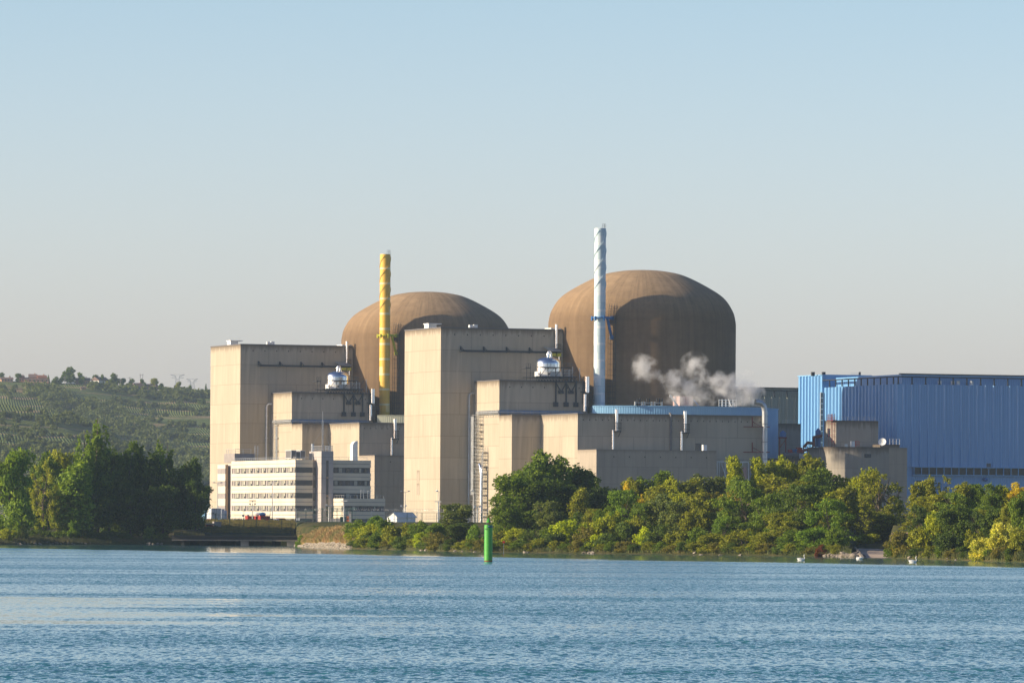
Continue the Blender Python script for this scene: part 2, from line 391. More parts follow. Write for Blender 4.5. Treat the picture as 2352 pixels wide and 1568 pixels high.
def unit(n, fr):
    side = which[n]; far = {1: 'far left', 2: 'nearer'}[n]
    stack_name = {1: 'yellow stack', 2: 'pale blue stack'}[n]
    # containment
    t = thing('reactor_building', {1: 'brown concrete dome behind the yellow stack, partly hidden by a tall block', 2: 'brown concrete dome behind the pale blue stack, with steam in front'}[n],
              'reactor dome', fr, (DC[0], DC[1], GZ), 'domed reactor buildings')
    mb = MB(); prof = DPROF[:3]+catmull(DPROF[3:], 5); mb.lathe(prof, 128, DC); mb.build('containment', M['dome'], t, smooth=True)
    # ladder and cage running up the dome, next to the stack
    mb = MB(); ang = math.atan2(-20.4, -17.6)
    for k in range(int(14)): pass
    dxy = Vector((math.cos(ang), math.sin(ang), 0)); tx = Vector((-dxy.y, dxy.x, 0))
    ctr = Vector((DC[0], DC[1], 0))
    pr = [p for p in prof if 36 < p[1] < 67.5]; pr = [(27.0, 34.0), (27.0, 42.0), (27.0, 50.0)]+[p for p in pr if p[1] > 55]
    for off in (-1.1, -.4, .4, 1.1):
        pts = [ctr+dxy*(r+.9)+tx*off+Vector((0, 0, z+.3)) for r, z in pr]
        mb.tube(pts, .055, 4)
    z = 34.0
    for i in range(len(pr)-1):
        (r0, z0), (r1, z1) = pr[i], pr[i+1]; k = max(1, int(math.hypot(r1-r0, z1-z0)/1.4))
        for j in range(k):
            r = r0+(r1-r0)*j/k; z = z0+(z1-z0)*j/k
            c = ctr+dxy*(r+.9)+Vector((0, 0, z+.3)); mb.bar(c-tx*1.1, c+tx*1.1, .09)
            if j % 2 == 0: mb.bar(c-tx*1.1, c-tx*1.1-dxy*.9, .08); mb.bar(c+tx*1.1, c+tx*1.1-dxy*.9, .08)
    mb.build('dome_ladder', M['dark'], t)
    # tall block
    t = thing('tall_concrete_block', {1: 'tall windowless concrete block, furthest left of the plant, behind the striped offices', 2: 'tallest windowless concrete block in the middle, between the two domes'}[n],
              'concrete building', fr, (0, 0, GZ), 'tall windowless concrete blocks')
    MB().prism([(0, 0), (uB, 0), (uB, vB), (0, vB)], GZ, hB).build('wall', M['conc'], t)
    mb = MB(); e = .12
    mb.box(-e, uB+e, -e, .45, hB-.002, hB+.28); mb.box(-e, .45, .45, vB+e, hB-.002, hB+.28); mb.box(uB-.45, uB+e, .45, vB+e, hB-.002, hB+.28)
    mb.build('parapet', M['dkgrey'], t)
    mb = MB(); a = F2.hv(949.7, 750, 8); b = F2.hv(962, 750, 8)
    mb.box(1.2, 3.6, 13, 16.5, hB+.01, hB+1.5); mb.box(1.0, 5.0, 12.6, 16.8, hB+1.5, hB+1.75); mb.build('roof_hut', M['white_p'], t)
    u0 = F2.hv(1077.6, 750, 2)[0]
    mb = MB(); mb.box(u0, u0+1.0, 1.5, 2.6, hB+.01, hB+1.1).box(u0+1.3, u0+2.4, 1.5, 2.6, hB+.01, hB+1.2); mb.build('roof_vent', M['white_p'], t)
    mb = MB(); mb.box(uB-4.2, uB-.6, 1, 6, hB+.28, hB+.7); mb.build('roof_cover', M['white_p'], t)
    mb = MB(); ladder(mb, (uB+.25, 3.0, hB-16), 16.6, .7, True, dirv=(0, 1), out=(1, 0)); mb.build('cage_ladder', M['dark'], t)
    # small wall details of the shaded face
    mb = MB()
    for k in range(9): MB().box(4+k*3.9, 4.3+k*3.9, -.02, .03, hB-1.95, hB-1.6).build('drain_hole', M['black'], t)
    if n == 2:
        a = F2.hu(961, 1078, 0); mb = MB()
        mb.box(-.06, .02, a[1]-.9, a[1]+1.1, a[2]-3.6, a[2]-.2).box(-.06, .02, a[1]-.9, a[1]+1.1, a[2]-7.2, a[2]-3.9); mb.build('wall_hatch', M['conc3'], t)
    # crane rail with brackets, canopy
    z0 = F2.hv(1160, 808.5, -1)[2]; ua = F2.hv(1057.4, 806, -1)[0]; ub = F2.hv(1285, 811, -1)[0]
    c = thing('crane_rail', 'dark steel rail on brackets across the shaded wall of the %s tall block' % side, 'crane rail', fr, (ua, 0, z0), 'crane rails on the tall blocks')
    mb = MB(); mb.box(ua, ub, -1.5, -1.1, z0-.12, z0+.22).box(ua, ub, -1.5, -1.42, z0+.22, z0+.42); mb.build('beam', M['dark'], c)
    for px in (1059, 1112, 1164.5, 1217):
        u = F2.hv(px, 803, -1)[0]; mb = MB(); mb.box(u, u+.3, -.35, 0, z0-.2, z0+1.5); mb.bar((u+.15, -.1, z0+1.3), (u+.15, -1.3, z0+.2), .22); mb.box(u+.02, u+.5, -1.6, -.01, z0+.2, z0+.4); mb.bar((u+.2, -.2, z0+1.5), (u+1.0, -.9, z0+.2), .14)
        mb.build('bracket', M['dark'], c)
    mb = MB(); u = F2.hv(1252, 806, -2)[0]
    mb.face([(u, -.3, z0+1.7), (u+4, -.3, z0+1.7), (u+5.0, -3.4, z0+.4), (u+1.0, -3.4, z0+.4)][::-1]); mb.face([(u, -.3, z0+1.62), (u+4, -.3, z0+1.62), (u+5.0, -3.4, z0+.32), (u+1.0, -3.4, z0+.32)]); mb.build('canopy', M['galv'], c)
    mb = MB(); mb.box(u+2.0, u+3.2, -2.4, -1.4, z0-.9, z0-.1); mb.box(u+3.6, u+4.8, -2.4, -1.4, z0-1.0, z0-.1); mb.build('hoist', M['yelst'], c)
    # flue on the tall block
    def flue(v, x0, x1, yt, ym, yb, x2, x3, ybb, label, nm='exhaust_flue'):
        a = F2.hv(x0, yt, v); b = F2.hv(x1, yt, v); r = (b[0]-a[0])/2; uc = (a[0]+b[0])/2
        zm = F2.hv(x0, ym, v)[2]; zb = F2.hv(x0, yb, v)[2]; a2 = F2.hv(x2, ybb, v); b2 = F2.hv(x3, ybb, v); uc2 = (a2[0]+b2[0])/2; r2 = (b2[0]-a2[0])/2
        f = thing(nm, label, 'exhaust pipe', fr, (uc2, v, a2[2]), 'steel exhaust flues on the concrete walls')
        mb = MB(); mb.tube([(uc, v-.7, zb+.2), (uc, v-.7, zm), (uc, v-.7, a[2])], r, 14); mb.tube([(uc, v-.7, zm+1.8), (uc, v-.7, zm+1.95)], r*1.07, 14); mb.build('upper_pipe', M['steel'], f, smooth=True)
        mb = MB(); mb.tube([(uc2, v-.5, a2[2]), (uc2, v-.5, zb+.4)], r2, 12); mb.build('lower_pipe', M['steel'], f, smooth=True)
        mb = MB(); ww = 1.05
        mb.box(uc-ww*.75, uc+ww, v-1.7, v-.05, zb-.1, zb+.12)
        for i in range(6): mb.bar((uc-ww*.7+i*ww*.32, v-1.65, zb), (uc-ww*.7+i*ww*.32, v-1.65, zm+.3), .09)
        for zz in (zb+1.0, zm+.3): mb.bar((uc-ww*.75, v-1.65, zz), (uc+ww, v-1.65, zz), .09); mb.bar((uc+ww, v-1.65, zz), (uc+ww, v-.05, zz), .09)
        mb.bar((uc+ww*.8, v-1.5, zb), (uc+ww*.8, v-.05, zb-1.4), .14); mb.build('cage', M['dark'], f)
    flue(0, 1273.2, 1279.8, 745, 792.9, 809.8, 1280.9, 1284.8, 833, 'thin steel flue up the right end of the %s tall block' % side)
    if n == 2:
        flue(vE, 1410.5, 1418, 940, 972.7, 990.7, 1403.5, 1408.7, 1031, 'silver flue above the left half of the low annex by the blue band')
        flue(vE, 1567.6, 1575.2, 944, 976, 994, 1560.8, 1566, 1034, 'silver flue above the right half of the low annex')
    else:
        flue(vE, 1410.5, 1418, 940, 972.7, 990.7, 1403.5, 1408.7, 1031, 'silver flue on the shaded wall right of the office block')
    # stepped block beside it
    t = thing('stepped_concrete_block', {1: 'mid height concrete block carrying the tank beside the yellow stack', 2: 'mid height concrete block carrying the tank beside the pale blue stack'}[n], 'concrete building', fr, (uI, vC, GZ), 'mid height stepped concrete blocks')
    MB().prism([(uI, vC), (uC, vC), (uC, -.003), (uI, -.003)], GZ, hC).build('wall', M['conc'], t)
    MB().prism([(uC+.003, vC+5), (uC+4.2, vC+9), (uC+4.2, -.1), (uC+.003, -.1)], GZ, hC-.5).build('side_wall', M['conc'], t)
    mb = MB(); mb.box(uI-e, uC+e, vC-e, vC+.45, hC-.002, hC+.22).box(uI-e, uI+.45, vC+.45, -.01, hC-.002, hC+.22); mb.build('parapet', M['dkgrey'], t)
    mb = MB()
    for k in range(7): MB().box(uI+3+k*3.5, uI+3.3+k*3.5, vC-.02, vC+.03, hC-1.95, hC-1.6).build('drain_hole', M['black'], t)
    # long low block in front (two steps)
    t = thing('long_concrete_block', {1: 'long stepped concrete block rising behind the office roof', 2: 'long stepped concrete block in front of the blue band, with flues on it'}[n], 'concrete building', fr, (uI, vE, GZ), 'long stepped concrete blocks')
    P = [(uI, vD), (uD, vD), (uD, vE), (uE, vE), (uE, -44), (uC+5, -44), (uC+5, -27), (uC-1, vC-.003), (uI, vC-.003)]
    MB().prism(P, GZ, hE).build('wall', M['conc'], t)
    mb = MB(); mb.box(uI-e, uD+e, vD-e, vD+.4, hE-.002, hE+.2).box(uD-e, uD+.4, vE-e, vD-e-.003, hE-.002, hE+.2).box(uD+.4, uE+e, vE-e, vE+.4, hE-.002, hE+.2); mb.build('parapet', M['dkgrey'], t)
    mb = MB()
    for k in range(30): MB().box(uD+1.5+k*1.9, uD+1.75+k*1.9, vE-.02, vE+.03, hE-1.75, hE-1.45).build('drain_hole', M['black'], t)
    # annex
    t = thing('low_concrete_annex', {1: 'low concrete annex right of the office block', 2: 'low concrete annex with a flat roof just above the trees'}[n], 'concrete building', fr, (uD, vF, GZ), 'low concrete annexes')
    MB().prism([(uD+.004, vF), (uF, vF), (uF, vE-.003), (uD+.004, vE-.003)], GZ, hF).build('wall', M['conc3'], t)
    mb = MB()
    for k in range(7): MB().box(uD+5+k*4.6, uD+5.3+k*4.6, vF-.02, vF+.03, hF-2.1, hF-1.8).build('drain_hole', M['black'], t)
    if n == 2:
        mb = MB(); u = F2.hv(1600, 1027, vF+1)[0]; mb.box(u+2, u+3.1, vF+1, vF+2, hF+.01, hF+1.6); mb.build('roof_vent', M['white_p'], t)
        mb = MB()
        for i in range(9): mb.bar((u+1.7*i/8-.4, vF+1, hF), (u+1.5*i/8-.3, vF+1, hF+1.9), .1)
        mb.bar((u-.4, vF+1, hF+1.9), (u+1.3, vF+1, hF+1.9), .12); mb.build('roof_cowl', M['dark'], t)
        # drain pipe, tall bent exhaust
        a = F2.hv(1540, 953.5, vE); g = thing('drain_pipe', 'blue grey drain pipe down the shaded wall between the two flues', 'pipe', fr, (a[0], vE, hF))
        MB().tube([(a[0], vE-.3, hF+.02), (a[0], vE-.3, hE+.2), (a[0], vE+.5, hE+.45)], .32, 8).build('pipe', M['dkgrey'], g, smooth=True)
        a = F2.hv(1756, 1040, vE-1.5)
        g = thing('bent_exhaust_pipe', 'tall steel exhaust pipe with a bent open top, right end of the long wall', 'exhaust pipe', fr, (a[0], vE-1.5, GZ))
        zt = F2.hv(1756, 937, vE-1.5)[2]; uu = a[0]; vv = vE-1.5
        mb = MB(); mb.tube([(uu, vv, GZ), (uu, vv, 15), (uu, vv, 25), (uu, vv, zt-1), (uu-.3, vv, zt+.6), (uu-1.2, vv, zt+1.4), (uu-2.9, vv, zt+1.7)], .78, 16, False); mb.build('pipe', M['galv'], g, smooth=True)
        for zz in (14, 18.5, 23.3, 28, 33): MB().tube([(uu, vv, zz), (uu, vv, zz+.15)], .84, 16).build('flange', M['dkgrey'], g, smooth=True)
        for py in (980, 1038):
            zz = F2.hv(1756, py, vv)[2]; mb = MB(); mb.bar((uu-6, vE-.5, zz), (uu+1.2, vv-.9, zz), .22); mb.bar((uu-3.2, vE-.3, zz), (uu-3.2, vE-.3, zz+2.7), .22); mb.bar((uu-3.2, vE-.3, zz+1.4), (uu-1, vv, zz), .15); mb.build('bracket', M['dkred'], g)
    # clad ring building round the dome
    R = 39.3; z1 = 38.1
    t = thing('clad_ring_building', {1: 'low olive clad band between the yellow stack and the tall block', 2: 'low round building clad in blue sheet in front of the right dome'}[n], 'clad building', fr, (DC[0], DC[1]-R, GZ), 'clad ring buildings round the domes')
    mb = MB(); pts = []
    a0 = math.atan2(-28.6, -27.0)
    for k in range(97):
        aa = a0+(math.radians(75)-a0)*k/96; r = R+(.0 if k % 2 else .0); pts.append((DC[0]+r*math.cos(aa), DC[1]+r*math.sin(aa)))
    pts = pts+[(DC[0], DC[1]+5), (uC+5, -9)]
    d = 0
    mb.prism(pts, GZ, z1, True); mb.build('wall', M['blueg' if n == 2 else 'olive'], t)
    mb = MB(); q = [(p[0], p[1]) for p in pts[:97]]
    for p0, p1 in zip(q, q[1:]): mb.bar((p0[0], p0[1], z1+.05), (p1[0], p1[1], z1+.05), .3, .25)
    mb.build('roof_edge', M['blueg' if n == 2 else 'olive'], t)
    # stack
    sc = (41.8, -16.4); zt = 88.5; r = 1.62
    t = thing('exhaust_stack', {1: 'yellow ringed metal stack with spiral fins at its top', 2: 'pale blue and white metal stack with spiral fins at its top'}[n], 'stack', fr, (sc[0], sc[1], z1-.5), 'tall stacks beside the domes')
    mb = MB(); prof = []; z = z1-.5
    while z < zt: prof.append((r*(1.0 if int(z/4.7) % 2 else 1.02), z)); z += 2.35
    prof.append((r, zt)); prof.append((r-.25, zt)); mb.lathe(prof, 36, sc); mb.build('shaft', M['yellow' if n == 1 else 'white'], t, smooth=True)
    mb = MB(); mb.lathe([(r-.25, zt-.02), (r-.26, zt-4)], 24, sc); mb.build('inner_wall', M['black'], t)
    for h in range(3):
        mb = MB(); st = []
        for k in range(61):
            aa = 2*PI*h/3+k/60*2*PI*1.15*1.0; zz = zt-.6-k/60*16.5
            st.append((aa, zz))
        for (a1_, za), (b1_, zb) in zip(st, st[1:]):
            for s_ in (0,):
                p = [(sc[0]+r*math.cos(-a1_), sc[1]+r*math.sin(-a1_)), (sc[0]+(r+.17)*math.cos(-a1_), sc[1]+(r+.17)*math.sin(-a1_)), (sc[0]+(r+.17)*math.cos(-b1_), sc[1]+(r+.17)*math.sin(-b1_)), (sc[0]+r*math.cos(-b1_), sc[1]+r*math.sin(-b1_))]
                zs = [za, za, zb, zb]; T = [(x, y, zq+.06) for (x, y), zq in zip(p, zs)]; B_ = [(x, y, zq-.06) for (x, y), zq in zip(p, zs)]
                mb.face(T); mb.face(B_[::-1]); mb.face([B_[1], B_[2], T[2], T[1]])
        mb.build('spiral_fin', M['yellow' if n == 1 else 'white'], t)
    bm_ = M['yelst' if n == 1 else 'bluest']; zb = F2.hv(1380, 729, sc[1])[2]
    mb = MB(); mb.lathe([(r+.02, zb-.25), (r+.75, zb-.25), (r+.75, zb+.1), (r+.02, zb+.1)], 28, sc)
    for aa in (PI, 1.2*PI, 1.55*PI): mb.box(sc[0]+(r+.7)*math.cos(aa)-.25, sc[0]+(r+.7)*math.cos(aa)+.25, sc[1]+(r+.7)*math.sin(aa)-.25, sc[1]+(r+.7)*math.sin(aa)+.25, zb-.9, zb+.3)
    mb.build('collar', bm_, t)
    mb = MB(); dv = Vector((DC[0]-sc[0], DC[1]-sc[1], 0)).normalized(); S = Vector((sc[0], sc[1], 0)); nx = Vector((-dv.y, dv.x, 0))
    dd = math.hypot(DC[0]-sc[0], DC[1]-sc[1])-DR
    rt = Vector((1, .03, 0))
    A = S+Vector((r, -.6, zb)); Bq = S+Vector((4.2, .8, zb-.1)); mb.bar(A, Bq, .6); mb.bar(S+Vector((r+.4, -.6, zb-.2)), S+Vector((4.0, .8, zb-5.5)), .55); mb.bar(S+Vector((1.2, .9, zb)), S+Vector((4.6, 2.4, zb-.1)), .4)
    mb.box(sc[0]+3.7, sc[0]+4.5, sc[1]+.2, sc[1]+1.2, zb-.6, zb+.5).box(sc[0]+3.6, sc[0]+4.4, sc[1]+.2, sc[1]+1.2, zb-6.1, zb-5.1); mb.build('bracket_arm', bm_, t)
    mb = MB(); rail(mb, [(sc[0]+.1, sc[1]-1.3, zt), (sc[0]+1.5, sc[1]-.4, zt), (sc[0]+1.5, sc[1]+.6, zt)], 1.2, .6, .06); mb.build('top_rail', M['dark'], t)
    # tank on the stepped block
    vt = vC+6.5; a = F2.hv(1228.6, 866, vt); b = F2.hv(1288.6, 866, vt); tu = (a[0]+b[0])/2; tr = (b[0]-a[0])/2*.94
    zb = hC+1.35
    t = thing('steel_tank', 'shiny domed steel tank on the roof beside the %s' % stack_name, 'tank', fr, (tu, vt, zb), 'shiny domed roof tanks')
    mb = MB(); mb.lathe([(tr, zb+1.45), (tr, zb+3.6), (tr*.995, zb+4.0), (tr*.95, zb+4.5), (tr*.82, zb+5.0), (tr*.6, zb+5.4), (tr*.3, zb+5.65), (0, zb+5.75)], 48, (tu, vt)); mb.build('shell', M['steel'], t, smooth=True)
    mb = MB(); mb.lathe([(0, zb), (tr*1.015, zb), (tr*1.015, zb+1.5), (tr*.9, zb+1.5)], 48, (tu, vt)); mb.build('skirt', M['cwhite'], t, smooth=True)
    mb = MB(); mb.tube([(tu-.4, vt-1, zb+5.4), (tu-.4, vt-1, zb+6.4), (tu-.2, vt-.9, zb+7.0), (tu+.3, vt-.6, zb+7.1), (tu+.7, vt-.4, zb+6.6), (tu+.8, vt-.3, zb+5.3)], .38, 10); mb.build('vent_pipe', M['steel'], t, smooth=True)
    mb = MB(); mb.tube([(tu-1.2, vt-tr*1.0, zb+.8), (tu-1.2, vt-tr*1.06, zb+.8)], .26, 12); mb.build('port', M['black'], t)
    # steelwork platform and bracing
    t = thing('tank_platform', 'dark steel platform and bracing round the tank beside the %s' % stack_name, 'platform', fr, (tu, vC-.3, hC), 'steel platforms round the roof tanks')
    ul, ur = F2.hv(1230, 870, vC)[0], F2.hv(1324, 870, vC)[0]; zt_, zb_ = F2.hv(1276, 865, vC-.6)[2], F2.hv(1276, 876, vC-.6)[2]
    zt_ = min(zt_, zb+.0); mb = MB()
    for v in (vC-.6, vt+3): mb.bar((ul, v, zt_), (ur, v, zt_), .3); mb.bar((ul, v, zb_), (ur, v, zb_), .3)
    k = 14
    for i in range(k):
        x0, x1 = ul+(ur-ul)*i/k, ul+(ur-ul)*(i+1)/k
        mb.bar((x0, vC-.6, zt_), (x1, vC-.6, zb_), .16); mb.bar((x0, vC-.6, zb_), (x0, vC-.6, zt_), .16); mb.bar((x0, vC-.6, zt_-.12), (x0, vt+3, zt_-.12), .2)
    mb.box(ul-1, ur, vC-.55, vt+4.4, zt_-.12, zt_-.02)
    mb.build('truss', M['dark'], t)
    zp = zb+2.7
    mb = MB(); pu0, pu1 = F2.hv(1240, 849, vC)[0], F2.hv(1311, 849, vC)[0]
    mb.box(pu0, pu1, vC-.4, vC+1.9, zp-.25, zp); rail(mb, [(pu0, vC-.4, zp), (pu1, vC-.4, zp)], 1.2, 1.0, .07); rail(mb, [(pu1, vC-.4, zp), (pu1, vC+2, zp)], 1.2, 1.0, .07)
    for i in range(5): x0 = pu0+(pu1-pu0)*i/4.02; mb.bar((x0, vC-.3, zb), (x0, vC-.3, zp), .16); mb.bar((x0, vC-.3, zb), (x0+2.0, vC-.3, zp), .1)
    mb.box(pu0-3.4, pu0-2.0, vC+2, vC+6, zp-.5, zp-.3); rail(mb, [(pu0-3.4, vC+2, zp-.3), (pu0-2, vC+2, zp-.3)], 1.2, .5, .07); mb.bar((pu0-3.2, vC+2, hC), (pu0-3.2, vC+2, zp), .12); mb.bar((pu0-2.1, vC+2, hC), (pu0-2.1, vC+2, zp), .12)
    mb.build('walkway', M['dark'], t)
    mb = MB(); v = vC-.35; zpl = F2.hv(1276, 928, vC)[2]; us = [F2.hv(px, 900, vC)[0] for px in (1275.8, 1299.6, 1322)]
    for u in us: mb.bar((u, v, zpl), (u, v, zb_+.1), .34)
    zv = F2.hv(1287, 900, vC)[2]
    for i in (0, 1):
        um = (us[i]+us[i+1])/2; mb.bar((us[i], v, hC-.4), (um, v, zv), .24); mb.bar((us[i+1], v, hC-.4), (um, v, zv), .24)
        mb.box(um-.75, um+.75, vC-.5, vC-.01, zv-.5, zv+.35)
    for u in us: mb.box(u-.7, u+.7, vC-.55, vC-.01, zpl-.7, zpl+.6)
    mb.build('bracing', M['dark'], t)
    mb = MB()
    for u in (pu1+.3, pu1+1.4, ur+1.8): mb.bar((u, vC+2, hC), (u, vC+2, hC+3.2+random.random()*2), .14)
    for i in range(5): mb.bar((pu1-2.3, vC+1.2, zb+.3+i*.42), (pu1+.9, vC+1.2, zb+.3+i*.42), .13)
    mb.build('pipework', M['galv'], t)
    # flue pair at the right front corner of the stepped block
    a = F2.hv(1344, 950, vC-1); uu = a[0]
    f = thing('corner_flue', 'silver flue and black risers at the block corner beside the %s' % stack_name, 'exhaust pipe', fr, (uu, vC-1, hE), 'corner flues beside the stacks')
    z0_, z1_, z2_, z3_, z4_ = [F2.hv(1344, y, vC-1)[2] for y in (949, 926, 905, 899, 864.5)]
    mb = MB(); mb.tube([(uu+.55, vC-1, z3_-.3), (uu+.55, vC-1, z4_)], .68, 12); mb.build('upper_pipe', M['steel'], f, smooth=True)
    mb = MB(); mb.tube([(uu-.1, vC-1, z1_-2.2), (uu-.1, vC-1, z2_)], .48, 12); mb.build('lower_pipe', M['steel'], f, smooth=True)
    mb = MB(); mb.tube([(uu-.5, vC-.6, z1_), (uu-.5, vC-.6, z4_)], .2, 6).tube([(uu+.4, vC-.8, z1_), (uu+.4, vC-.8, z3_)], .24, 6); mb.box(uu-1.1, uu+1.6, vC-1.5, vC-.01, z3_-.3, z3_-.1)
    rail(mb, [(uu+.8, vC-.6, z1_), (uu+3, vC-.4, z1_)], 2.0, .5, .08); mb.build('risers', M['dark'], f)
    # wall drain pipe on the tall block
    a = F2.hv(1077, 911, 0); b = F2.hv(1088, 903, 0)
    g = thing('downpipe', 'grey downpipe with an elbow on the %s tall block' % side, 'pipe', fr, (a[0], 0, GZ), 'downpipes on the tall blocks')
    mb = MB(); mb.tube([(a[0], -.4, GZ), (a[0], -.4, a[2]), (a[0]+.15, -.4, b[2]-.4), (a[0]+.6, -.4, b[2]), (b[0]+.2, -.4, b[2])], .27, 8)
    for zz in range(10, 40, 7): mb.tube([(a[0], -.4, zz), (a[0], -.4, zz+.3)], .4, 8)
    mb.build('pipe', M['galv'] if n == 2 else M['white_p'], g, smooth=True)
    # pipe rack along the roof edge
    g = thing('pipe_rack', {1: 'galvanised pipe rack round the block corner above the offices', 2: 'galvanised pipe rack round the block corner at the scaffold top'}[n], 'pipe rack', fr, (uI, vC, hE), 'pipe racks round the block corners')
    mb = MB(); zz = hE+.5; rv = vC+16.2
    for dz in (0, .9): mb.tube([(uI-.5, rv, zz+dz), (uI-.5, vC-.7, zz+dz)], .11, 6)
    mb.tube([(uI-.6, rv, zz+.45), (uI-.6, vC-.7, zz+.45), (uC-1.5, vC-.7, zz+.45)], .24, 8)
    k = 9
    for i in range(k+1):
        v = rv+(vC-.7-rv)*i/k; mb.bar((uI-.5, v, zz-1.0), (uI-.5, v, zz+1.0), .11); mb.bar((uI-.5, v, zz-.2), (uI, v, zz-.2), .1)
    mb.build('rack', M['galv'], g)
    mb = MB()
    for dz in (.15, .9): mb.bar((uI-.4, vC-.7, zz+dz), (uC-2, vC-.7, zz+dz), .12)
    for i in range(11): u = uI+i*2.4; mb.bar((u, vC-.7, zz-.35), (u, vC-.7, zz+1.0), .12)
    mb.tube([(uI, vC-.5, zz+.55), (uC-2, vC-.5, zz+.55)], .2, 6); mb.build('shaded_run', M['bluest'], g)
    if n == 1:
        mb = MB()
        for v in (rv, rv-1.6):
            mb.bar((uI-.3, v, GZ+8), (uI-.3, v, zz), .14)
        for i in range(30): mb.bar((uI-.3, rv, GZ+8+i*.85), (uI-.3, rv-1.6, GZ+8+i*.85), .09)
        for v in (rv-2.9, rv-3.7): mb.tube([(uI-.4, v, GZ+8), (uI-.4, v, zz-1)], .17, 6)
        for i in range(6): mb.box(uI-.6, uI, rv-4.1, rv-1.8, GZ+10+i*4, GZ+10.3+i*4)
        mb.build('vertical_run', M['galv'], g)

unit(1, F1); unit(2, F2)

# scaffold stair on the lit wall of the right mid block
def scaffold():
    vt, vb = F2.hu(1092, 960, uI)[1], F2.hu(1121, 1100, uI)[1]
    vm = F2.hu(1110, 1000, uI)[1]
    g = thing('scaffold_tower', 'tall narrow scaffold tower with netting on the sunlit wall left of the big tree', 'scaffolding', F2, (uI-.9, vb, GZ))
    mb = MB(); lv = 1.0
    z = GZ
    for u in (uI-.25, uI-1.5):
        for v in np.linspace(vt, vm, 4): mb.bar((u, v, GZ), (u, v, hE+.6), .10)
        for v in np.linspace(vm, vb, 3)[1:]: mb.bar((u, v, GZ), (u, v, GZ+21.5), .10)
        while z < hE+.4:
            e = vb if z < GZ+21 else vm
            mb.bar((u, vt, z), (u, e, z), .08); z += lv
        z = GZ+.5
    for i in range(29):
        zz = GZ+1+i
        for v in np.linspace(vt, vb if i < 20 else vm, 5 if i < 20 else 3): mb.bar((uI-.25, v, zz), (uI-1.5, v, zz), .07)
    for i in range(9): a, b = (vt, vm) if i % 2 else (vm, vt); mb.bar((uI-1.5, a, GZ+1+i*3.2), (uI-1.5, b, GZ+4.2+i*3.2), .07)
    mb.build('frame', M['galv'], g)
    mb = MB()
    for i in range(14):
        zz = GZ+2+i*2.0; e = vb if i < 10 else vm; s = vm if i < 10 else vm+(vt-vm)*.4
        mb.box(uI-1.45, uI-.3, e, s, zz, zz+.07)
    mb.build('deck', M['wood'], g)
    mb = MB(); random.seed(3)
    for i in range(int((hE-GZ)/.16)):
        zz = GZ+8+i*.16
        if zz > hE: break
        mb.bar((uI-1.56, vt+.1, zz), (uI-1.56, vt+(vm-vt)*.42, zz), .03)
    for i in range(22):
        v = vt+(vm-vt)*.42*i/21; mb.bar((uI-1.56, v, GZ+8), (uI-1.56, v, hE), .03)
    mb.build('netting', M['cwhite'], g)
    mb = MB(); zz = GZ+15; v = (vm+vb)/2
    mb.tube([(uI-1.7, v+.3, zz+1.6), (uI-1.7, v-.4, zz+.9), (uI-1.7, v-1.0, zz), (uI-1.7, v-1.1, zz-1.4), (uI-1.7, v-1.1, GZ)], .45, 10); mb.tube([(uI-1.7, v-1.6, GZ), (uI-1.7, v-1.6, GZ+20)], .16, 6); mb.build('pipe', M['steel'], g, smooth=True)
scaffold()

